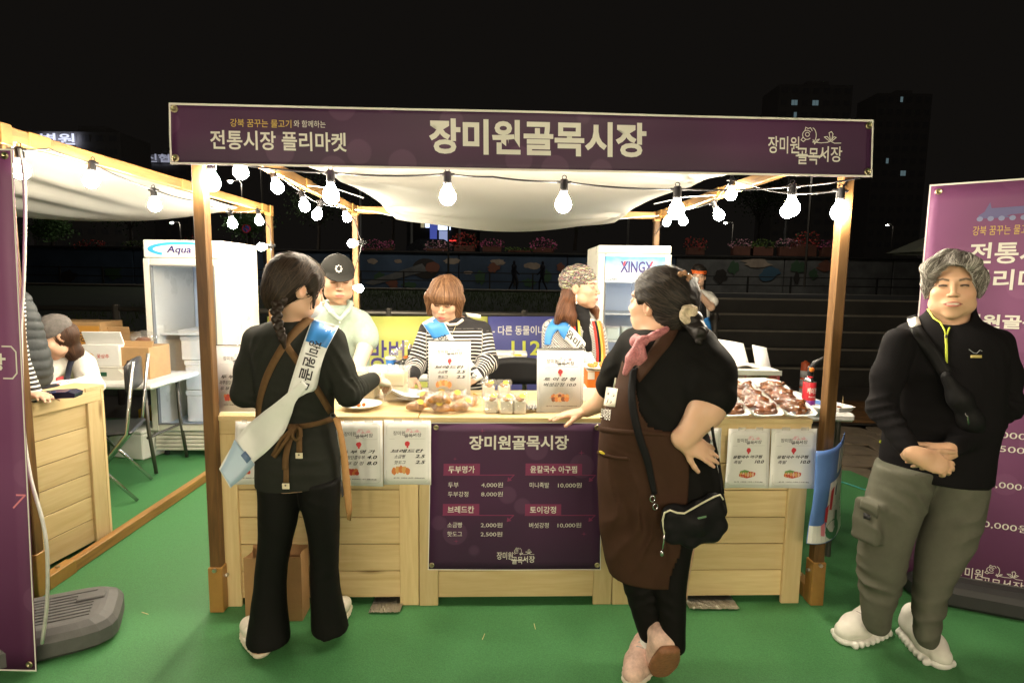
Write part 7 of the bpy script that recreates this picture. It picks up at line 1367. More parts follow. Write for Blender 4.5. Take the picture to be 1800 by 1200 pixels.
M_tee = fabric('black_tee', (.0065, .0065, .006), .75, noise=(30, .1)); s = Sdf((.30, 1.70, .60), (.95, 2.48, 1.42), .0075)
s.loft(px_rows([(574, 1132, 1186, 2.075, .05), (584, 1118, 1208, 2.07, .08), (598, 1106, 1232, 2.07, .108), (625, 1100, 1244, 2.065, .128), (660, 1090, 1246, 2.055, .14), (700, 1074, 1243, 2.05, .148), (735, 1062, 1243, 2.05, .15), (770, 1057, 1248, 2.05, .152), (810, 1057, 1260, 2.05, .147), (850, 1060, 1270, 2.05, .146), (886, 1068, 1277, 2.05, .144)]), k=0)
s.chain([(P3(1116, 606, 2.13), .068), (P3(1090, 650, 2.22), .066), (P3(1074, 676, 2.29), .063)], .04); s.chain([(P3(1222, 612, 2.01), .082), (P3(1245, 655, 1.955), .086), (P3(1250, 694, 1.905), .082)], .04)
s.cut(P3(1068, 690, 2.31), P3(1068, 690, 2.31)-P3(1100, 640, 2.18)) if False else None
s.disp(folds([(P3(1222, 650, 1.92), .06, (.7, 0, 1), .026, .0045), (P3(1150, 690, 1.92), .10, (.8, .2, 1), .05, .0035), (P3(1235, 770, 1.92), .07, (.3, 0, 1), .034, .0045), (P3(1255, 860, 1.92), .08, (1, 0, .15), .05, .004), (P3(1090, 655, 2.2), .05, (1, 0, -.6), .03, .0035)], .0018)); tee = s.build('tee', M_tee, r)
M_blk = fabric('black_slacks', (.007, .0068, .0065), .75); s = Sdf((.28, 1.75, .05), (.92, 2.3, .80), .0075)
s.loft(px_rows([(880, 1074, 1152, 2.07, .098), (950, 1080, 1152, 2.07, .092), (1000, 1088, 1156, 2.065, .084), (1054, 1103, 1164, 2.06, .076), (1095, 1116, 1166, 2.06, .062), (1118, 1124, 1162, 2.06, .052)]), k=0); s.loft(px_rows([(880, 1138, 1258, 2.05, .115), (950, 1140, 1220, 2.04, .102), (1000, 1142, 1211, 2.02, .088), (1054, 1150, 1207, 2.0, .074), (1100, 1160, 1206, 1.985, .064), (1138, 1167, 1205, 1.975, .054)]), k=.012)
s.disp(folds([(P3(1170, 1070, 1.93), .07, (.5, 0, 1), .04, .003), (P3(1120, 1060, 1.98), .07, (.6, 0, -1), .045, .003)], .0018)); legs = s.build('slacks', M_blk, r)
M_apr = fabric('brown_apron_twill', (.046, .023, .014), .75, noise=(25, .12))
def bx(z, tab): return np.interp(z, [t[0] for t in tab], [t[1] for t in tab])
tab = sorted([(P3(px, py, 1.93)[2], P3(px, py, 1.93)[0]) for px, py in ((1112, 628), (1116, 655), (1118, 690), (1122, 720), (1135, 745), (1200, 765), (1205, 790), (1204, 850), (1200, 910), (1190, 970), (1174, 1012))])
zt_ = P3(1100, 640, 2.0)[2]
s = Sdf((.26, 1.68, .38), (.95, 2.48, 1.34), .007)
s.loft(px_rows([(636, 1092, 1240, 2.06, .145), (660, 1086, 1246, 2.055, .152), (700, 1069, 1243, 2.05, .160), (735, 1057, 1243, 2.05, .162), (757, 1052, 1248, 2.05, .163), (800, 1049, 1254, 2.05, .158), (850, 1048, 1254, 2.05, .157), (900, 1049, 1242, 2.05, .152), (950, 1054, 1226, 2.05, .145), (985, 1062, 1212, 2.05, .137), (1016, 1074, 1198, 2.05, .128)]), k=0)
s.disp(folds([(P3(1090, 900, 1.9), .13, (1, .2, .1), .075, .006), (P3(1150, 960, 1.9), .10, (1, 0, -.15), .06, .006), (P3(1080, 700, 1.9), .06, (.6, 0, 1), .05, .003), (P3(1085, 800, 1.9), .05, (.2, 0, 1), .03, .002)], .002))
apr = s.build('apron', M_apr, r, 1, keep=lambda c: ((c[:, 0] < bx(c[:, 2], tab)) | (c[:, 1] > 2.12)) & (c[:, 2] < zt_+.02*(c[:, 0]-.4)) & (c[:, 2] > P3(1100, 1014, 2.0)[2]) & ((c[:, 0] < .62) | (c[:, 1] < 2.0))); md = apr.modifiers.new('thick', 'SOLIDIFY'); md.thickness = .003
bv = bvh_of(tee, apr, legs)
ribbon('apron_neck_strap', [(1176, 562, 1196, 573), (1158, 590, 1181, 602), (1142, 615, 1160, 628), (1128, 636, 1139, 655), (1112, 650, 1124, 672)], bv, M_apr, r, .008, 5, 4, .003); ribbon('apron_waist_tie', [(1052, 748, 1051, 757), (1090, 754, 1090, 763), (1140, 757, 1140, 766), (1206, 760, 1206, 769)], bv, M_apr, r, .006, 5, 2, .003); ribbon('apron_pocket', [(1050, 792, 1050, 798), (1080, 801, 1080, 807), (1106, 803, 1106, 809)], bv, M_apr, r, .006, 4, 2, .004)
o, at = ribbon('apron_badge', [(1066, 680, 1061, 712), (1076, 681, 1071, 714), (1086, 683, 1081, 715)], bv, mat('badge_print', (.66, .62, .52), .6), r, .006, 4, 4, .001, 6); M_bd = mat('badge_dark', (.05, .03, .02), .6)
for i, (u, t_, q) in enumerate(((.35, .3, .09), (.4, .65, .11), (.75, .5, .12), (.6, .2, .06))): MB().add([at(u+q*.7*math.cos(a), t_+q*math.sin(a)*1.2, .003) for a in np.arange(10)*math.pi/5], [tuple(range(10))]).build('badge_mark', M_bd, o)
MB().tube([P3(1079, 680, 1.965), P3(1081, 672, 1.96), P3(1082, 664, 1.955)], .003, 6).build('badge_handle', MATS['badge_print'], r, True)
o, at = ribbon('apron_lettering_band', [(1057, 716, 1055, 735), (1065, 718, 1063, 737), (1074, 719, 1072, 739)], bv, M_apr, r, .004, 4, 4, .001, 6); text('토이강정', None, (0, 0, 1, 1), M_inkw, o, .02, fn=lambda a, b_: at(b_, a, .004))
MB().ell(P3(1058, 795, 1.915), (.012, .004, .005), eul(0, .5, 0)).build('yellow_tab', M_stk, r)
# pink neckerchief
M_kf = mat('pink_kerchief', (.46, .17, .18), .6, noise=(150, .5)); s = Sdf((.34, 1.86, 1.10), (.70, 2.22, 1.42), .005)
s.chain([(P3(1172, 578, 1.985), .012), (P3(1150, 590, 1.95), .017), (P3(1130, 599, 1.95), .020), (P3(1118, 600, 1.98), .019), (P3(1118, 592, 2.06), .014)], .012).ell(P3(1124, 604, 1.935), (.018, .015, .019), k=.008).chain([(P3(1118, 610, 1.935), .014), (P3(1110, 630, 1.93), .021), (P3(1099, 655, 1.935), .010)], .008).chain([(P3(1128, 610, 1.925), .012), (P3(1128, 628, 1.92), .017), (P3(1123, 640, 1.92), .008)], .006).disp(lambda x, y, z: .004*wob(x*1.5, y, z*.4, 60)); s.build('neckerchief', M_kf, r, 0)
# hair
hc = (.012, .010, .009); s = Sdf(h.o-.20, h.o+.20, .0045); s.frame(h.o, h.M, h.s)
s.ell((0, -.018, .034), (.088, .108, .095), k=0).ell((0, -.075, .010), (.075, .062, .085), k=.04).ell((0, -.062, -.050), (.055, .050, .05), k=.04)
s.ell((0, .088, -.030), (.088, .072, .112), k=.012, mode='sub').ell((-.09, .018, -.045), (.04, .048, .062), k=.012, mode='sub').ell((.09, .018, -.045), (.04, .048, .062), k=.012, mode='sub').frame()
s.disp(lambda x, y, z: .0022*wob(x*.5, y, z, 75)+.0010*wob(x*.4, y, z, 210)); hair = s.build('hair', HAIR, r, 0, hairpaint(hc)); tgt = h.w(0, -.13, -.01)
strands(s, hair, 1300, lambda V: np.clip(h.loc(V)[:, 1]+.09, .001, 1), lambda P: (tgt-P)*5+A(0, 0, -.05), [(.025, .02, .016), (.010, .008, .007), (.05, .038, .028)], .17, width=.0011); strands(s, hair, 110, lambda V: np.clip(h.loc(V)[:, 2], .001, 1), lambda P: P-h.w(0, -.02, .02)+A(0, 0, -.05), [(.04, .03, .022)], .12, width=.0007, off=.006, jit=.9, name='flyaway_hair')
s = Sdf((.46, 1.80, 1.16), (.86, 2.20, 1.46), .005); s.ell(P3(1214, 560, 1.985), (.035, .032, .028), k=0).chain([(P3(1222, 566, 1.965), .030), (P3(1230, 582, 1.93), .026), (P3(1228, 600, 1.91), .012)], .02).disp(lambda x, y, z: .006*wob(x, y, z, 60)+.003*wob(x, y, z, 160)); s.build('ponytail', HAIR, hair, 0, hairpaint(hc))
s = Sdf((.46, 1.84, 1.24), (.78, 2.2, 1.48), .0045); [s.ell(P3(1211+(8+k_*.5)*math.cos(a), 552+11*math.sin(a), 1.955), (.015, .013, .015), k=.006) for k_, a in enumerate(np.arange(9)*.7)]; s.ell(P3(1211, 552, 1.96), (.018, .014, .018), k=.005); s.disp(lambda x, y, z: .004*wob(x, y, z, 130)); s.build('scrunchie', mat('cream_scrunchie', (.55, .45, .32), .7, noise=(70, .5)), hair, 0)
s = Sdf((.5, 1.85, 1.40), (.76, 2.15, 1.6), .0045); [s.ell(P3(1203+9*math.cos(a*1.3), 487+8*math.sin(a*1.9), 2.0), (.009, .009, .011), k=.004) for a in range(7)]; s.build('hair_claw', mat('amber_claw', (.42, .22, .12), .15, alpha=.8, noise=(90, .6)), hair, 0)
MB().ell(h.w(-.079, .000, -.03), .0035, n=8, m=6).build('earring', M_brass, r, True)
# shoes, one standing, one balanced on its toe
M_sn = mat('blush_sneaker', (.68, .47, .39), .6, noise=(26, .38), bump=(300, .2, .001)); M_sns = mat('blush_sole', (.70, .62, .54), .5); M_rub = mat('rust_rubber', (.26, .115, .055), .6, noise=(60, .25), bump=(90, .6, .006))
e1_ = G(1142, 1150); foot(r, e1_+A(.01, .02, 0), e1_+A(-.12, -.19, 0), .112, M_sn, M_sns, .05, name='sneaker', sole=.032)
tz_ = G(1178, 1205); hB = P3(1180, 1146, 1.895); foot(r, hB, A(hB[0]-.008, hB[1]+.08, .022), .112, M_sn, M_rub, .085, name='sneaker', sole=.032)
s = Sdf((.38, 1.86, .04), (.70, 2.16, .30), .005); s.cone(P3(1143, 1106, 2.06), P3(1140, 1140, 2.055), .034, .036, k=0).cone(P3(1180, 1114, 1.99), P3(1179, 1134, 1.99), .034, .034, k=0); s.build('sock', mat('white_sock', (.68, .68, .64), .9, noise=(120, .1)), r)
# bag
bg_ = thing('shoulder_bag', 'black zipped shoulder bag hanging at the hip of the woman in the brown apron', 'bag', P3(1212, 960, 1.87)*A(1, 1, 0)); M_bag = fabric('black_nylon', (.010, .010, .011), .6)
s = Sdf((.44, 1.70, .45), (.78, 2.02, .80), .005); cs = [(1166, 900), (1180, 896), (1200, 902), (1228, 888), (1266, 870), (1272, 890), (1277, 925), (1262, 945), (1212, 958), (1172, 948), (1164, 925)]
ce = np.array([P3(x, y, 1.86+.0003*(x-1215)) for x, y in cs]); mid = ce.mean(0)
for i in range(len(ce)):
    a = ce[i]+(mid-ce[i])*.22; b_ = ce[(i+1) % len(ce)]+(mid-ce[(i+1) % len(ce)])*.22; s.cone(a, b_, .022, .022, k=.012); s.cone(a, mid, .024, .036, k=.02, flat=((0, 1, 0), 1.0))
s.disp(lambda x, y, z: .0016*wob(x, y, z, 40)); s.build('bag_body', M_bag, bg_); bvb = bvh_of([c for c in bg_.children][0], tee, apr)
M_zip = mat('ivory_zip', (.60, .58, .42), .5); zp = [(1169, 935), (1166, 912), (1169, 899), (1178, 895), (1190, 899), (1202, 900), (1216, 893), (1235, 882), (1256, 871), (1265, 868), (1270, 876)]
q = [cast(bvb, x, y+2, .003) for x, y in zp]; MB().tube([p for p in q if p is not None], .0032, 6).build('zip', M_zip, bg_, True)
ribbon('bag_strap', [(1108, 648, 1121, 646), (1104, 700, 1117, 698), (1115, 760, 1128, 757), (1133, 815, 1145, 811), (1146, 870, 1155, 868)], bv, M_bag, bg_, .012, 5, 3, .003); ribbon('bag_strap', [(1245, 722, 1251, 722), (1252, 770, 1257, 769), (1262, 820, 1267, 819), (1268, 868, 1273, 867)], bv, M_bag, bg_, .010, 4, 2, .003)
for i, (x, y) in enumerate(((1147, 876), (1152, 890))): R_ = eul(math.pi/2, 0, .2); c = P3(x, y, 1.862); MB().tube([c+R_ @ A(.009*math.cos(a), .011*math.sin(a), 0) for a in np.linspace(0, 6.28, 13)], .0022, 6).build('steel_ring', M_steel, bg_, True)
c = P3(1167, 950, 1.845); MB().tube([c+A(0, 0, .035), c, c+A(-.004, 0, -.03)], .0024, 6).build('zip_puller', M_steel, bg_, True); MB().ell(c+A(-.005, 0, -.045), (.007, .007, .011), n=10).build('bell_charm', M_steel, bg_, True); MB().box(cast(bvb, 1233, 909, .003), (.032, .003, .010), eul(0, -.25, 0), .002).build('maker_plate', M_steel, bg_)

# ---- woman in black fleece at the right
r = person('woman in black half zip fleece and grey cargo trousers standing before the right banner', G(1590, 1130)); h = Head(P3(1674, 506, 2.13), -35, -2, -2, .99)
wL = P3(1602, 797, 1.955); wR = P3(1669, 792, 1.95)
B_ = Sdf((1.28, 1.72, 0), (2.10, 2.50, 1.72), .012, [(*h.box(.135), .003), (P3(1600, 830, 1.95)-.03, P3(1672, 776, 1.94)+.03, .004)])
h.sculpt(B_, jaw=1.2, mouth=.0024); B_.cone(h.w(0, -.02, -.05), P3(1668, 585, 2.15), .056, .066, k=.03); B_.loft(px_rows([(575, 1625, 1725, 2.15, .07), (610, 1590, 1750, 2.15, .09), (700, 1575, 1750, 2.15, .12), (820, 1552, 1738, 2.15, .12)], .012), k=.03)
B_.chain([(P3(1582, 604, 2.14), .034), (P3(1560, 660, 2.13), .032), (P3(1550, 716, 2.11), .030), (wL, .027)], .02).chain([(P3(1750, 606, 2.15), .034), (P3(1764, 660, 2.14), .032), (P3(1770, 714, 2.12), .030), (wR, .027)], .02)
hand(B_, wR, P3(1622, 812, 1.955)-wR, (.1, -1, .3), 1, (.35, .4, .4, .45), .92, .03, .3, k=.008); hand(B_, wL+A(0, -.035, 0), P3(1655, 818, 1.90)-wL-A(0, -.02, 0), (-.15, -1, .35), -1, (.62, .7, .75, .8), .93, .03, .2, k=.008); B_.cone(wL, wL+A(.01, -.035, 0), .03, .03, k=.02)
for a, b, c in (((1585, 850, 2.15), (1548, 1000, 2.17), (1541, 1078, 2.19)), ((1690, 850, 2.15), (1640, 1000, 2.12), (1630, 1092, 2.11))): B_.chain([(P3(*a), .08), (P3(*b), .055), (P3(*c), .036)], .02)
sk = (.60, .37, .235); B_.build('body', SKIN, r, 1, lambda V: h.paint(V, sk, lips=(.40, .10, .09), eyes='smile', blush=.35, lipw=1.28, brow=(.045, .035, .028), teeth=True))
M_fl = fabric('black_fleece', (.0075, .007, .008), .95, .0, (420, .5, .0015)); s = Sdf((1.26, 1.80, .66), (2.12, 2.50, 1.48), .0075)
s.loft(px_rows([(532, 1634, 1716, 2.16, .062), (548, 1626, 1718, 2.155, .066), (562, 1608, 1728, 2.15, .076), (575, 1578, 1756, 2.15, .096), (595, 1560, 1772, 2.15, .118), (630, 1560, 1772, 2.15, .130), (680, 1557, 1769, 2.15, .138), (740, 1549, 1762, 2.15, .142), (790, 1541, 1752, 2.15, .140), (836, 1537, 1747, 2.15, .134)]), k=0)
s.cone(h.w(0, .004, -.10), h.w(0, .03, -.02), .060, .072, k=.01, mode='sub'); s.cone(P3(1662, 580, 2.02), P3(1672, 528, 2.03), .012, .042, k=.01, mode='sub')
s.chain([(P3(1580, 602, 2.14), .056), (P3(1560, 660, 2.13), .052), (P3(1550, 716, 2.11), .048), (P3(1598, 790, 1.965), .038)], .035).chain([(P3(1752, 604, 2.15), .056), (P3(1764, 660, 2.14), .054), (P3(1770, 714, 2.12), .050), (P3(1674, 788, 1.96), .038)], .035)
s.disp(folds([(P3(1541, 720, 2.05), .06, (.4, -.4, -1), .035, .005), (P3(1780, 715, 2.06), .06, (-.4, -.4, -1), .035, .005), (P3(1575, 640, 2.05), .07, (1, 0, -.4), .04, .004), (P3(1755, 640, 2.05), .07, (1, 0, .4), .04, .004), (P3(1640, 800, 2.0), .10, (0, 0, 1), .05, .003)], .002)); flc = s.build('fleece', M_fl, r)
M_cg = fabric('grey_cargo_cotton', (.108, .108, .084), .85, noise=(18, .12)); s = Sdf((1.24, 1.80, .05), (2.05, 2.50, .86), .0075)
s.loft(px_rows([(815, 1536, 1650, 2.16, .132), (860, 1522, 1640, 2.16, .130), (900, 1512, 1624, 2.165, .122), (955, 1506, 1604, 2.17, .112), (1016, 1503, 1590, 2.18, .102), (1050, 1508, 1578, 2.185, .090), (1078, 1512, 1569, 2.19, .080), (1096, 1515, 1567, 2.19, .070), (1106, 1522, 1560, 2.19, .055)]), k=0); s.loft(px_rows([(815, 1628, 1746, 2.15, .132), (860, 1626, 1741, 2.15, .130), (900, 1620, 1734, 2.145, .122), (955, 1608, 1714, 2.135, .112), (1016, 1603, 1680, 2.12, .100), (1060, 1601, 1664, 2.11, .088), (1098, 1603, 1656, 2.10, .078), (1118, 1605, 1653, 2.10, .068), (1128, 1612, 1646, 2.10, .054)]), k=.012)
s.rbox(P3(1527, 915, 2.115), (.06, .11, .165), eul(0, .10, .5), .018, .015)
s.disp(folds([(P3(1545, 1040, 2.08), .09, (.3, 0, 1), .06, .011), (P3(1555, 950, 2.05), .09, (.7, 0, 1), .07, .009), (P3(1640, 1060, 2.02), .09, (-.3, 0, 1), .06, .011), (P3(1610, 900, 2.03), .10, (.8, 0, .8), .06, .006), (P3(1690, 930, 2.02), .10, (-.6, 0, 1), .07, .006), (P3(1580, 860, 2.02), .08, (.5, 0, 1), .05, .004)], .003, 16)); crg = s.build('cargo_trousers', M_cg, r); bv = bvh_of(flc, crg)
ribbon('pocket_flap', [(1514, 876, 1511, 893), (1530, 882, 1528, 899), (1545, 888, 1542, 911)], bv, M_cg, crg, .008, 4, 3, .006); ribbon('pocket_buckle', [(1518, 900, 1518, 911), (1530, 905, 1530, 914)], bv, M_black, crg, .010, 2, 2, .004)
M_wsh = mat('white_knit_shoe', (.72, .70, .64), .7, bump=(420, .5, .001), noise=(30, .06)); M_wso = mat('white_foam_sole', (.72, .71, .67), .5)
a = G(1562, 1112); b_ = G(1478, 1138); foot(r, a+A(-.0, .03, 0), b_+A(.005, .03, 0), .118, M_wsh, M_wso, .09, name='trainer', sole=.036, chunky=1); a = G(1590, 1112); b_ = G(1668, 1182); foot(r, a+A(.01, .01, 0), b_+A(-.01, .01, 0), .118, M_wsh, M_wso, .09, name='trainer', sole=.036, chunky=1)
M_gz = mat('lime_zip', (.55, .62, .06), .5)
ribbon('zip', [(1660, 588, 1665, 588), (1661, 610, 1666, 610), (1661, 638, 1666, 638)], bv, M_gz, r, .003, 4, 1, .003); q = [cast(bv, x, y, .004) for x, y in ((1632, 544), (1640, 560), (1652, 568), (1660, 580), (1662, 590))]; q2_ = [cast(bv, x, y, .004) for x, y in ((1664, 590), (1668, 578), (1680, 566), (1700, 555), (1706, 546))]
for z_ in (q, q2_): z_ = [p for p in z_ if p is not None]; MB().tube(z_, .003, 6).build('collar_piping', M_gz, r, True)
MB().box(cast(bv, 1663, 592, .006), (.008, .005, .014), None, .002).build('zip_slider', M_dsteel, r)
o, at = ribbon('chest_emblem', [(1706, 624, 1706, 629), (1726, 624, 1726, 629)], bv, mat('gold_thread', (.45, .36, .12), .5), r, .003, 3, 2, .001); MB().tube([p for p in (cast(bv, x, y, .003) for x, y in ((1703, 614), (1711, 620), (1716, 621), (1722, 615), (1726, 617))) if p is not None], .0014, 5).build('emblem_wing', mat('silver_thread', (.3, .32, .34), .5), r)
MB().box(cast(bv, 1549, 776, .003), (.006, .002, .012), None).build('sleeve_tab', M_gz, r)
sb_ = thing('crossbody_bag', 'black crossbody bag worn across the black fleece', 'bag', P3(1700, 740, 2.0)*A(1, 1, 0)); ribbon('bag_strap', [(1594, 558, 1612, 552), (1602, 584, 1621, 576), (1630, 628, 1650, 616), (1652, 662, 1674, 652)], bv, M_bag, sb_, .007, 5, 3, .004); ribbon('strap_buckle', [(1595, 562, 1614, 556), (1599, 577, 1619, 570)], bv, mat('silver_buckle', (.5, .48, .45), .35, metal=.6), sb_, .013, 3, 2, .004)
s = Sdf(P3(1650, 770, 2.0)-.06, P3(1735, 650, 2.0)+.08, .006); s.chain([(P3(1664, 662, 2.0), .018), (P3(1686, 700, 1.985), .034), (P3(1706, 738, 1.985), .036), (P3(1722, 760, 2.0), .022)], .03).disp(lambda x, y, z: .0016*wob(x, y, z, 40)); s.build('bag_body', M_bag, sb_); MB().tube([P3(1697, 726, 1.938), P3(1701, 732, 1.935), P3(1702, 746, 1.936)], .003, 6).build('zip_puller', M_steel, sb_, True)
hc = (.20, .185, .165); s = Sdf(h.o-.18, h.o+.18, .004); s.frame(h.o, h.M, h.s)
s.ell((0, -.014, .042), (.087, .106, .094), k=0).ell((.050, .052, .070), (.048, .048, .034), k=.03).ell((-.02, .058, .082), (.055, .040, .026), k=.03)
for q in (-1, 1): s.ell((q*.070, .016, .022), (.022, .032, .040), k=.02); s.cone((q*.077, .024, .0), (q*.073, .030, -.030), .009, .004, k=.015)
s.ell((0, .094, -.019), (.071, .074, .103), k=.012, mode='sub')
for q in (-1, 1): s.ell((q*.090, .000, -.020), (.032, .024, .036), k=.008, mode='sub')
s.frame(); s.disp(lambda x, y, z: .007*wob(x, y, z*.7, 45)+.0030*wob(x, y, z*.4, 150)); hair = s.build('hair', HAIR, r, 0, hairpaint(hc, 22., .5)); crown = h.w(-.02, -.04, .13)
strands(s, hair, 1500, lambda V: np.clip(h.loc(V)[:, 2]+.06, .001, 1), lambda P: (P-crown)*6+A(0, 0, -.35)+A(-.25, -.1, 0), [(.27, .25, .225), (.13, .12, .105), (.40, .38, .35), (.07, .06, .05)], .10, .008, .0012, .004, jit=.55)
for q in (-1, 1): MB().ell(h.w(q*.080, .004, -.036), .005, n=8, m=6).build('earring', mat('pearl', (.8, .75, .65), .25), r, True)
# ------------------------------------------------------------------ the sellers and people further back
def bounds(P, m): P = np.array(P); return P.min(0)-m, P.max(0)+m
def rowpts(rows): return [q for z, x, y, a, b, *t in rows for q in ((x-max(a, b), y-max(a, b), z), (x+max(a, b), y+max(a, b), z))]
def garment(r, name, m, rows, arms=(), fl=(), h=.0085, paint=None, k=.035, post=None, base=.002):
    R_ = px_rows(rows); s = Sdf(*bounds(rowpts(R_)+[p for a in arms for p, q in a], .11), h); s.loft(R_, k=0)
    for a in arms: s.chain(a, k)
    if post: post(s)
    s.disp(folds(list(fl), base)); return s.build(name, m, r, 1, paint)
def make_body(r, h, rows, arms, hands, sk, neck, legs, fine=.0036, hf=.0055, jaw=1., mouth=0., **kw):
    R_ = px_rows(rows, .014); pts = rowpts(R_)+[p for a in arms for p, q in a]+[h.o+.15, h.o-.15]+[w+nrm(d)*.16 for w, d, *_ in hands]+[A(x, y, 0) for x, y, *_ in legs]
    s = Sdf(*bounds(pts, .05), .015, [(*h.box(.135), fine)]+[(np.minimum(w, w+nrm(d)*.19)-.05, np.maximum(w, w+nrm(d)*.19)+.05, hf) for w, d, *_ in hands]); h.sculpt(s, jaw=jaw, mouth=mouth); s.cone(h.w(0, -.02, -.05), neck, .052, .058, k=.03).loft(R_, k=.03)
    for a in arms: s.chain(a, .02)
    for w, d, n, t, c in hands: hand(s, w, d, n, t, c, .95, .04)
    for x, y, hz in legs: s.cone((x, y, hz), (x, y, .06), .07, .038, k=.03)
    return s.build('body', SKIN, r, 1, lambda V: h.paint(V, sk, **kw))
def lower(r, m, legs, sm):                                 # trousers and shoes hidden behind counters from the photo's side
    x = [l[0] for l in legs]; y = legs[0][1]; hz = legs[0][2]; s = Sdf((min(x)-.2, y-.2, .04), (max(x)+.2, y+.2, hz+.12), .016); s.loft([(hz-.1, sum(x)/2, y, .17, .12), (hz+.1, sum(x)/2, y, .15, .11)], k=0)
    for q in x: s.cone((q, y, hz-.05), (q, y, .1), .088, .06, k=.04)
    s.build('trousers', m, r)
    for q in x: foot(r, A(q, y+.09, 0), A(q, y-.16, 0), .095, sm, M_sns, .08)
M_dk = fabric('dark_trousers', (.02, .02, .025)); M_dsh = mat('dark_shoe', (.03, .03, .03), .5)
# man in the cap
r = person('man in black cap and mint polo shirt behind the left counter', A(-1.0, 3.24, 0)); h = Head(D(594, 491, 3.10), 22, 12, 0, 1.06); sk = (.47, .29, .185); legs = [(-1.10, 3.24, .86), (-.92, 3.24, .86)]
wr = D(627, 650, 2.98); wl = D(600, 672, 2.96); aR = [(D(640, 566, 3.18), .045), (D(643, 612, 3.14), .040), (wr, .027)]; aL = [(D(556, 572, 3.2), .045), (D(552, 640, 3.12), .038), (wl, .027)]
rows = [(536, 572, 614, 3.14, .055), (546, 556, 636, 3.17, .085), (566, 546, 652, 3.2, .105), (600, 547, 652, 3.22, .115), (650, 549, 651, 3.23, .12), (720, 548, 652, 3.24, .12), (765, 548, 652, 3.24, .12)]
make_body(r, h, rows, [aR, aL], [(wr, D(642, 668, 2.86)-wr, (.2, -.3, 1), 1, (.5, .6, .6, .7)), (wl, D(625, 690, 2.86)-wl, (.2, -.3, 1), -1, (.5, .6, .6, .7))], sk, D(592, 548, 3.17), legs, jaw=1.12, eyes='closed', lips=(.46, .18, .14), brow=(.04, .03, .025))
M_polo = fabric('mint_polo', (.40, .50, .43), .85); po = garment(r, 'polo_shirt', M_polo, rows, [[(D(636, 567, 3.18), .058), (D(643, 586, 3.16), .062), (D(646, 598, 3.145), .064)], [(D(556, 572, 3.2), .058), (D(553, 604, 3.16), .062)]], [(D(640, 570, 3.1), .06, (1, 0, -.8), .04, .004), (D(600, 640, 3.1), .12, (.3, 0, 1), .09, .004)])
s = Sdf(D(560, 545, 3.05)-.06, D(630, 520, 3.2)+.1, .005); s.chain([(h.w(.062, .01, -.125), .016), (h.w(.04, .075, -.150), .015), (h.w(.004, .092, -.185), .010)], .01).chain([(h.w(-.062, .01, -.125), .016), (h.w(-.04, .075, -.150), .015), (h.w(-.004, .092, -.185), .010)], .01).chain([(h.w(.062, .01, -.125), .016), (h.w(0, -.06, -.11), .016), (h.w(-.062, .01, -.125), .016)], .01); s.build('collar', M_polo, po)
for k in range(2): MB().ell(h.w(0, .098, -.20-.035*k)+A(0, .0, 0), .005, n=8, m=5).build('button', M_white, po, True)
s = Sdf(*bounds([wr, wl, D(643, 640, 2.8)], .17), .0055); 
for w, e, sh, t in ((wr, D(642, 668, 2.86), D(643, 606, 3.13), 1), (wl, D(625, 690, 2.86), D(552, 640, 3.12), -1)): hand(s, w, e-w, (.2, -.3, 1), t, (.5, .6, .6, .7), 1.06); s.cone(w, w+(sh-w)*.9, .034, .045, k=.02)
s.disp(lambda x, y, z: .0014*wob(x, y, z, 90)); s.build('long_glove', MATS['milky_glove'], r)
M_cap = fabric('black_cap_cotton', (.022, .022, .020), .8); s = Sdf(h.o-.19, h.o+.22, .0045); s.frame(h.o, h.M, h.s); s.ell((0, -.012, .045), (.084, .104, .083), k=0).ell((0, -.03, .0), (.078, .082, .04), k=.02).ell((0, .10, -.05), (.2, .20, .082), k=.004, mode='sub').ell((0, .092, .038), (.070, .070, .0065), rotm('X', -.22), k=.008).frame(); cap = s.build('cap', M_cap, r)
MB().ell(h.w(0, -.012, .129), .007, n=8, m=5).build('cap_button', M_cap, cap, True)
for k in range(8): a = k*math.pi/4; c = h.w(.013*math.cos(a)+.004, .088-.012*abs(math.sin(a))*(1 if math.sin(a) > 0 else -.6), .072+.013*math.sin(a)); MB().ell(c, (.0052, .003, .0052), n=7, m=5).build('cap_flower_petal', M_inkw, cap, True)
s = Sdf(h.o-.14, h.o+.14, .005); s.frame(h.o, h.M, h.s); s.ell((0, -.03, .0), (.0775, .080, .052), k=0).ell((0, .07, -.02), (.09, .075, .09), k=.008, mode='sub').frame(); s.build('hair', HAIR, r, 0, hairpaint((.02, .016, .013))); lower(r, M_dk, legs, M_dsh)
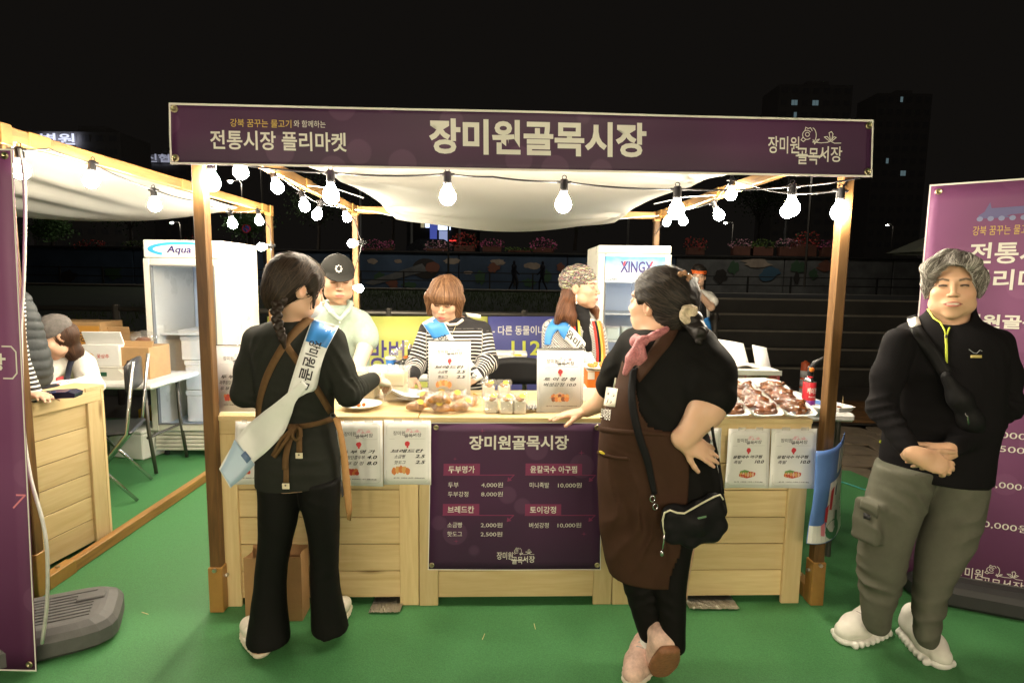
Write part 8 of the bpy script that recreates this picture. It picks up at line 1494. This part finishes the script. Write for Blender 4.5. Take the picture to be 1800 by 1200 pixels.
# woman in stripes
r = person('woman with brown bob in black and white striped knit behind the middle counter', A(-.33, 3.36, 0)); h = Head(D(783, 527, 3.22), -8, 24, 5, 1.02); sk = (.50, .32, .22); legs = [(-.43, 3.36, .82), (-.25, 3.36, .82)]
wL = D(722, 664, 3.02); wR = D(832, 664, 3.06); aL = [(D(754, 582, 3.27), .044), (D(730, 644, 3.2), .037), (wL, .026)]; aR = [(D(846, 582, 3.27), .044), (D(858, 636, 3.22), .037), (wR, .026)]
rows = [(556, 776, 822, 3.25, .052), (565, 756, 842, 3.27, .08), (580, 747, 852, 3.28, .10), (620, 752, 853, 3.3, .115), (660, 752, 853, 3.32, .115), (720, 750, 856, 3.34, .12), (770, 748, 858, 3.35, .12)]
make_body(r, h, rows, [aL, aR], [(wL, D(716, 680, 2.92)-wL, (-.2, -.3, 1), -1, (.5, .6, .6, .7)), (wR, D(812, 676, 2.95)-wR, (.2, -.3, 1), 1, (.5, .6, .6, .7))], sk, D(792, 560, 3.27), legs, eyes='closed', lips=(.60, .14, .13), brow=(.12, .07, .05), blush=.4)
m = mat('striped_knit', (.02, .02, .02), .85, attr='Col', bump=(500, .3, .001)); nt = m.node_tree; N = nt.nodes; L = nt.links; at_ = [n for n in N if n.type == 'ATTRIBUTE'][0]; sp = N.new('ShaderNodeSeparateColor'); L.new(at_.outputs['Color'], sp.inputs[0])
def mth(op, a, b): n = N.new('ShaderNodeMath'); n.operation = op; [L.new(v, n.inputs[i]) if hasattr(v, 'is_linked') else setattr(n.inputs[i], 'default_value', v) for i, v in ((0, a), (1, b))]; return n.outputs[0]
mx = N.new('ShaderNodeMix'); mx.data_type = 'RGBA'; L.new(mth('MULTIPLY', mth('LESS_THAN', mth('FRACT', mth('DIVIDE', sp.outputs[0], .0205), 0.), .36), sp.outputs[1]), mx.inputs[0]); mx.inputs[6].default_value = (.016, .015, .017, 1); mx.inputs[7].default_value = (.70, .68, .64, 1); L.new(mx.outputs[2], N['Principled BSDF'].inputs['Base Color'])
def stripes(V):
    c = np.zeros((len(V), 3)); z0 = D(800, 578, 3.2)[2]; c[:, 0] = V[:, 2]; c[:, 1] = V[:, 2] < z0
    for a in (aL, aR):
        acc = 0.
        for (p, _), (q, _) in zip(a[:-1], a[1:]):
            d = q-p; l = np.linalg.norm(d); t = np.clip((V-p) @ d/l/l, 0, 1); dd = np.linalg.norm(V-p-t[:, None]*d, axis=1); mk = (dd < .066) & (((V[:, 0] < D(752, 600, 3.25)[0]) | (V[:, 0] > D(848, 600, 3.25)[0])) | (acc > 0)); c[mk, 0] = 2+acc+t[mk]*l; c[mk, 1] = (acc+t[mk]*l > .02) & (acc+t[mk]*l < .33); acc += l
    return c
kn = garment(r, 'striped_knit', m, rows, [[(p, q+.016) for p, q in aL], [(p, q+.016) for p, q in aR]], [(D(735, 640, 3.15), .05, (1, 0, 1), .04, .004), (D(856, 640, 3.15), .05, (-1, 0, 1), .04, .004), (D(800, 650, 3.2), .1, (.5, 0, 1), .08, .004)], .0062, stripes)
bv = bvh_of(kn); nk = [(775, 556), (779, 565), (790, 571), (803, 570), (814, 562), (822, 553)]; MB().tube([p for p in (cast(bv, x, y, .003) for x, y in nk) if p is not None], .008, 8).build('neck_band', mat('cream_knit', (.70, .66, .58), .85), r, True)
ribbon('shoulder_placket', [(818, 549, 822, 557), (832, 551, 836, 559), (845, 553, 846, 560)], bv, MATS['cream_knit'], r, .005, 3, 2)
o, at = ribbon('sash', [(742, 568, 770, 551), (752, 583, 781, 566), (764, 598, 793, 588), (776, 614, 806, 606), (800, 645, 830, 636), (826, 678, 850, 664)], bv, M_sash, r, .008, 5, 5); ribbon('sash_band', [(743, 568, 769, 552), (752, 582, 780, 567), (762, 596, 791, 587)], bv, M_sashb, o, .0105, 5, 4, .001); sash_text('장미원골목시장', at, .36, .95, o)
MB().tube([p for p in (cast(bv, x, y, .003) for x, y in ((781, 566), (790, 585), (793, 590), (798, 580), (803, 568))) if p is not None], .0012, 5).build('necklace', M_brass, r, True)
hc = (.125, .060, .030); s = Sdf(h.o-.2, h.o+.2, .0045); s.frame(h.o, h.M, h.s); s.ell((0, -.016, .038), (.091, .107, .096), k=0).ell((0, -.035, -.045), (.089, .078, .056), k=.05)
for q in (-1, 1): s.cone((q*.083, .022, .02), (q*.078, .034, -.070), .026, .015, k=.03)
s.ell((0, .062, .050), (.066, .045, .040), k=.02).ell((0, .095, -.062), (.064, .080, .092), k=.010, mode='sub').ell((0, .02, -.11), (.06, .06, .06), k=.02, mode='sub').frame(); s.disp(lambda x, y, z: .0026*wob(x, y, z*.3, 75)+.0012*wob(x, y, z*.25, 210)); hair = s.build('hair', HAIR, r, 0, hairpaint(hc, 24., .45)); cr = h.w(.01, -.02, .14)
strands(s, hair, 1300, lambda V: np.clip(h.loc(V)[:, 2]+.12, .001, 1), lambda P: (P-cr)*np.array([6, 6, 2])+A(0, 0, -.9), [(.16, .08, .04), (.09, .042, .02), (.24, .13, .065)], .17, .009, .0011); lower(r, M_dk, legs, M_dsh)
# woman with the head wrap
r = person('woman in patterned head wrap and checked jacket behind the right counter', A(.40, 3.5, 0)); h = Head(D(1022, 506, 3.40), 60, 0, 0, 1.03); sk = (.50, .31, .21); legs = [(.30, 3.5, .84), (.48, 3.5, .84)]
wl = D(1042, 650, 3.22); aL = [(D(970, 578, 3.42), .045), (D(966, 640, 3.36), .039), (wl, .026)]; aR = [(D(1048, 580, 3.5), .045), (D(1058, 640, 3.45), .039), (D(1072, 655, 3.3), .026)]
rows = [(548, 1002, 1034, 3.42, .05), (558, 985, 1042, 3.43, .075), (570, 966, 1052, 3.44, .10), (600, 964, 1055, 3.45, .115), (660, 966, 1056, 3.47, .12), (730, 965, 1058, 3.48, .12), (770, 965, 1058, 3.48, .12)]
make_body(r, h, rows, [aL, aR], [(wl, (.5, -.6, -.2), (0, -.2, 1), 1, (.4, .5, .5, .6)), (aR[2][0], (.1, -.8, -.2), (0, -.2, 1), -1, (.4, .5, .5, .6))], sk, D(1018, 556, 3.44), legs, eyes='open', lips=(.60, .12, .12), brow=(.06, .04, .03), blush=.4)
m = mat('checked_cloth', (.2, .2, .2), .85); ck = m.node_tree.nodes.new('ShaderNodeTexChecker'); ck.inputs['Scale'].default_value = 150; ck.inputs[1].default_value = (.62, .62, .60, 1); ck.inputs[2].default_value = (.03, .03, .035, 1); tc = m.node_tree.nodes.new('ShaderNodeTexCoord'); m.node_tree.links.new(tc.outputs['Object'], ck.inputs[0]); m.node_tree.links.new(ck.outputs[0], m.node_tree.nodes['Principled BSDF'].inputs['Base Color'])
jk = garment(r, 'checked_jacket', m, rows[1:], [[(aL[0][0], .060), (aL[1][0], .054), (aL[1][0]+(wl-aL[1][0])*.3, .05)], [(aR[0][0], .060), (aR[1][0], .054), (aR[2][0], .045)]], [(D(966, 630, 3.3), .06, (.3, 0, 1), .05, .005)]); bv = bvh_of(jk); M_bk = fabric('black_turtleneck', (.015, .015, .016))
s = Sdf(*bounds([D(1018, 545, 3.4), D(1030, 612, 3.3)], .13), .006); s.cone(h.w(0, -.02, -.105), D(1020, 564, 3.43), .060, .066, k=0).cone(D(1026, 566, 3.37), D(1032, 612, 3.35), .036, .030, k=.04).disp(lambda x, y, z: .003*wob(x, y, z*2, 60)); s.build('turtleneck', M_bk, r)
VC = [mat('vest_orange', (.66, .20, .04), .85), mat('vest_red', (.45, .04, .03), .85), M_bk, mat('vest_yellow', (.62, .45, .08), .85)]
for side, x0, x1 in ((0, 1002, 1012), (1, 1040, 1050)):
    for k in range(4): a = x0+(x1-x0)*k/4*1.6; ribbon('vest_stripe', [(a, 556+8*side, a+4.2, 556+8*side), (a+2+2*side, 580, a+6.2+2*side, 580), (a+5+side*3, 615, a+9.2+side*3, 615), (a+5+side*3, 640, a+9.2+side*3, 640)], bv, VC[(k+side) % 4], r, .006, 4, 1)
o, at = ribbon('sash', [(1000, 570, 988, 594), (1019, 589, 1006, 610), (1036, 613, 1022, 630), (1050, 640, 1035, 650)], bv, M_sash, r, .013, 5, 4); ribbon('sash_band', [(957, 606, 968, 606), (959, 582, 972, 590), (974, 559, 981, 580), (991, 563, 985, 588), (1003, 573, 992, 597)], bv, M_sashb, o, .014, 5, 4, .0015); sash_text('장미원', at, .06, .62, o)
m = mat('patterned_wrap', (.3, .3, .3), .8); nt = m.node_tree; tc = nt.nodes.new('ShaderNodeTexCoord'); mp_ = nt.nodes.new('ShaderNodeMapping'); mp_.inputs['Scale'].default_value = (30, 30, 150); mp_.inputs['Rotation'].default_value = (.3, .5, 0); n_ = nt.nodes.new('ShaderNodeTexNoise'); n_.inputs['Scale'].default_value = 1.; n_.inputs['Detail'].default_value = 1; rp = nt.nodes.new('ShaderNodeValToRGB'); rp.color_ramp.interpolation = 'CONSTANT'
for i, (p_, c_) in enumerate(((.0, (.02, .02, .02)), (.41, (.36, .35, .30)), (.45, (.025, .025, .025)), (.53, (.42, .10, .17)), (.55, (.03, .035, .03)), (.60, (.20, .25, .07)), (.66, (.42, .40, .34)))):
    e = rp.color_ramp.elements[i] if i < 2 else rp.color_ramp.elements.new(p_); e.position = p_; e.color = (*c_, 1)
for a, b_ in ((tc.outputs['Object'], mp_.inputs[0]), (mp_.outputs[0], n_.inputs[0]), (n_.outputs[0], rp.inputs[0]), (rp.outputs[0], nt.nodes['Principled BSDF'].inputs['Base Color'])): nt.links.new(a, b_)
s = Sdf(h.o-.2, h.o+.2, .0045); s.frame(h.o, h.M, h.s); s.ell((0, -.022, .050), (.086, .108, .088), k=0).ell((0, -.065, .035), (.075, .068, .07), k=.03).ell((0, .105, -.062), (.12, .125, .095), k=.006, mode='sub').ell((0, -.02, -.085), (.12, .12, .07), k=.01, mode='sub').frame(); s.disp(lambda x, y, z: .003*np.sin(z*190+x*60+4*wob(x, y, z, 12))); s.build('head_wrap', m, r)
hc = (.11, .045, .022); s = Sdf(*bounds([D(975, 560, 3.35), D(1052, 515, 3.5)], .08), .0055); s.chain([(h.w(.03, -.055, -.03), .052), (D(994, 540, 3.38), .040), (D(987, 554, 3.36), .028), (D(979, 566, 3.36), .016)], .03).chain([(D(1000, 540, 3.35), .034), (D(1004, 556, 3.33), .028), (D(1008, 570, 3.32), .012)], .03).chain([(h.w(-.06, .0, -.05), .024), (D(1046, 545, 3.46), .020), (D(1050, 558, 3.45), .010)], .02).disp(lambda x, y, z: .003*wob(x, y, z*.3, 80)+.0014*wob(x, y, z*.3, 200)); hair = s.build('hair', HAIR, r, 0, hairpaint(hc, 24., .45))
strands(s, hair, 500, lambda V: np.ones(len(V)), lambda P: np.tile(A(-.25, 0, -1), (len(P), 1)), [(.15, .065, .03), (.07, .03, .016)], .12, .009, .0012); e = h.w(.076, .004, -.034); MB().tube([e, e-A(0, .01, .04)], .0016, 5).build('earring', M_white, r, True); MB().ell(e-A(0, .01, .05), (.005, .005, .008), n=8, m=6).build('earring_drop', M_white, r, True); MB().lathe([(.031, -.009), (.033, 0), (.031, .009)], wl-A(.02, -.02, 0), 14, eul(1.3, 0, -.6)).build('wrist_watch', M_black, r, True); lower(r, M_dk, legs, M_dsh)
# man with the orange headband further back
r = person('man with orange headband eating from a cup in the dark beyond the fridge', A(2.02, 6.3, 0)); h = Head(D(1227, 486, 6.25), -18, 6, 4, 1.02); sk = (.60, .38, .26); legs = [(1.95, 6.3, .86), (2.13, 6.3, .86)]
wr = D(1222, 508, 6.03); aR = [(D(1246, 521, 6.3), .045), (D(1250, 540, 6.18), .04), (wr, .028)]; aL = [(D(1208, 521, 6.3), .045), (D(1200, 545, 6.25), .04), (D(1212, 556, 6.05), .028)]
rows = [(508, 1216, 1238, 6.3, .06), (516, 1206, 1250, 6.3, .10), (535, 1206, 1249, 6.3, .12), (575, 1208, 1248, 6.3, .12), (600, 1207, 1249, 6.3, .12)]
make_body(r, h, rows, [aR, aL], [(wr, (-.1, -.2, 1), (.3, .2, 0), 1, (.6, .7, .7, .7))], sk, D(1227, 512, 6.3), legs, .006, .008, eyes='open', brow=(.03, .02, .02)); te = garment(r, 'white_tee', fabric('white_tee', (.66, .64, .58)), rows, [[(aR[0][0], .06), (D(1253, 530, 6.24), .062)], [(aL[0][0], .06), (D(1201, 530, 6.28), .062)]], h=.012)
garment(r, 'black_vest', M_bk, [(517, 1212, 1242, 6.27, .10), (540, 1211, 1243, 6.27, .13), (600, 1210, 1245, 6.28, .135)], h=.012, base=0); bv = bvh_of(te, [c for c in r.children][-1]); M_oh = mat('orange_headband', (.72, .13, .02), .7, noise=(60, .3))
o, at = ribbon('sash', [(1212, 528, 1204, 538), (1224, 541, 1216, 552), (1238, 556, 1228, 564), (1246, 572, 1237, 578)], bv, M_sash, r, .03, 4, 3); sash_text('시장', at, .25, .7, o); ribbon('sash_band', [(1247, 556, 1234, 562), (1250, 574, 1240, 580), (1252, 588, 1243, 590)], bv, M_sashb, o, .05, 4, 3)
s = Sdf(h.o-.16, h.o+.16, .006); s.frame(h.o, h.M, h.s); s.ell((0, -.015, .045), (.086, .104, .09), k=0).ell((0, .10, -.055), (.1, .095, .105), k=.006, mode='sub').frame().disp(lambda x, y, z: .004*wob(x, y, z, 90)); s.build('hair', HAIR, r, 0, hairpaint((.015, .012, .01)))
b = MB(); b.lathe([(1.03, .03), (1.06, .035), (1.05, .068), (1.0, .070)], n=28); b.v = [tuple(h.w(x*.078, y*.098-.012, z)) for x, y, z in b.v]; b.build('headband', M_oh, r, True); MB().lathe([(.025, 0), (.036, .08), (.03, .09), (0, .1)], wr+A(-.02, -.05, .03), 12).build('paper_cup', M_white, r, True); lower(r, M_dk, legs, M_dsh)
# left stall: seated woman and the standing vest
r = person('woman in pink patterned cap and pale hoodie bent over the left counter', A(-2.55, 3.55, 0)); h = Head(D(97, 592, 3.32), -35, 32, 0, 1.02); sk = (.66, .42, .29); legs = [(-2.9, 3.55, .62), (-2.7, 3.55, .62)]
wr = D(78, 684, 2.98); aR = [(D(148, 640, 3.42), .045), (D(160, 680, 3.25), .04), (wr, .027)]; aL = [(D(92, 640, 3.35), .045), (D(70, 690, 3.2), .04), (D(62, 690, 2.95), .027)]
rows = [(612, 112, 140, 3.42, .06), (624, 95, 158, 3.44, .09), (645, 90, 168, 3.46, .12), (690, 92, 170, 3.5, .13), (740, 90, 172, 3.52, .13), (790, 88, 172, 3.54, .13)]
make_body(r, h, rows, [aR, aL], [(wr, D(50, 690, 2.9)-wr, (0, 0, 1), 1, (.3, .4, .4, .4))], sk, D(118, 622, 3.42), legs, .0038, .008, eyes='closed'); ho = garment(r, 'hoodie', fabric('pale_hoodie', (.62, .61, .56)), rows, [[(aR[0][0], .064), (aR[1][0], .06), (wr, .04)], [(aL[0][0], .064), (aL[1][0], .06), (aL[2][0], .04)]], [(D(155, 675, 3.2), .08, (.6, 0, 1), .06, .007)]); bv = bvh_of(ho); ribbon('apron_strap', [(126, 616, 139, 619), (118, 640, 128, 642), (112, 668, 122, 672)], bv, mat('navy_strap', (.012, .015, .035), .7), r, .006, 4, 2); ribbon('red_print', [(98, 664, 98, 676), (112, 660, 112, 671)], bv, M_red, r, .004, 3, 2, .001)
m = mat('pink_patterned_cap', (.105, .095, .09), .85, noise=(45, .5)); s = Sdf(h.o-.19, h.o+.2, .005); s.frame(h.o, h.M, h.s); s.ell((0, -.012, .045), (.084, .104, .083), k=0).ell((0, .10, -.05), (.2, .20, .082), k=.004, mode='sub').ell((0, -.05, -.06), (.2, .2, .06), k=.004, mode='sub').ell((0, .098, .034), (.068, .066, .006), rotm('X', -.25), k=.008).frame(); cap = s.build('cap', m, r)
k = random.Random(2)
for i in range(9): MB().ell(h.w(k.uniform(-.06, .06), .02*i/9+.04, .1+k.uniform(-.03, .02)), (.009, .009, .006), n=7, m=5).build('cap_print', M_pink, cap, True)
s = Sdf(*bounds([h.o, D(140, 640, 3.4)], .16), .0055); s.frame(h.o, h.M, h.s); s.ell((0, -.03, -.01), (.086, .085, .075), k=0).ell((0, .085, -.03), (.09, .075, .1), k=.008, mode='sub').frame(); s.chain([(D(120, 600, 3.36), .045), (D(130, 618, 3.38), .042), (D(134, 632, 3.38), .02)], .03).disp(lambda x, y, z: .003*wob(x, y, z*.4, 70)); hair = s.build('hair', HAIR, r, 0, hairpaint((.05, .025, .015))); strands(s, hair, 500, lambda V: np.ones(len(V)), lambda P: np.tile(A(.35, 0, -1), (len(P), 1)), [(.09, .045, .025), (.04, .02, .012)], .12, .009, .0012); lower(r, M_dk, legs, M_dsh)
r = person('person in grey quilted vest and striped sleeves mostly behind the left banner', A(-2.55, 2.98, 0)); h = Head(D(-24, 452, 2.93), 70, 10, 0, 1.); legs = [(-2.66, 2.98, .80), (-2.50, 2.98, .80)]
rows = [(500, -36, 20, 2.95, .06), (510, -42, 42, 2.95, .09), (540, -42, 64, 2.95, .12), (600, -30, 84, 2.95, .135), (655, -16, 97, 2.95, .14), (684, -12, 92, 2.96, .14)]
wr = D(58, 694, 2.70); aR = [(D(18, 530, 2.86), .045), (D(22, 620, 2.74), .04), (wr, .028)]
make_body(r, h, rows, [aR], [(wr, D(90, 694, 2.62)-wr, (0, 0, 1), -1, (.3, .4, .4, .4))], (.62, .4, .28), D(-14, 505, 2.95), legs, .006, .008)
def ridges(s): s.disp(lambda x, y, z: .009*np.abs(np.sin((z+.25*x+.01*wob(x, y, z, 12))*math.pi/.047))**.5-.006)
garment(r, 'quilted_vest', fabric('grey_quilting', (.040, .045, .048), .5), rows, (), (), .0065, None, .03, ridges); m2 = mat('striped_sleeve', (.7, .7, .66), .85, attr='Col'); 
garment(r, 'striped_sleeve', MATS['striped_knit'], [(528, 12, 26, 2.86, .05), (540, 10, 28, 2.85, .05)], [[(p, q+.014) for p, q in aR]], (), .007, lambda V: np.stack([V[:, 2], np.ones(len(V)), V[:, 2]*0], 1)); s = Sdf(h.o-.16, h.o+.16, .007); s.frame(h.o, h.M, h.s); s.ell((0, -.015, .04), (.088, .106, .094), k=0).ell((0, .09, -.05), (.085, .08, .1), k=.01, mode='sub').frame(); s.build('hair', HAIR, r, 0, hairpaint((.015, .012, .01))); lower(r, M_dk, legs, M_dsh)
# walkers on the far promenade
for px, py, yaw, lab in ((903, 513, 90, 'tiny person in dark clothes walking on the far promenade left of the head wrap'), (953, 513, -90, 'tiny dark figure walking on the far promenade just above the head wrap')):
    c = D(px, py, 33.2); c[2] = .79; r = person(lab, c, 'walkers on the far promenade'); f_ = face_frame(yaw); q = lambda x, y, z: c+f_ @ A(x, y, z); s = Sdf(c-A(.5, .5, 0), c+A(.5, .5, 1.8), .022); s.ell(q(0, 0, 1.58), (.08, .09, .115), k=0).cone(q(0, 0, 1.45), q(0, 0, 1.40), .05, .06, k=.03).chain([(q(0, 0, 1.35), .15), (q(0, 0, 1.05), .12), (q(0, 0, .9), .14)], .05)
    for t in (-1, 1): s.chain([(q(t*.08, 0, .88), .08), (q(t*.08, .12*t+.05, .48), .06), (q(t*.08, .22*t-.05, .06), .05)], .03).chain([(q(t*.19, 0, 1.36), .05), (q(t*.22, -.12*t, 1.1), .045), (q(t*.2, -.2*t+.1, .9), .04)], .03)
    V, Q = s.net(1); nmesh('body', V, Q, M_dk, r)
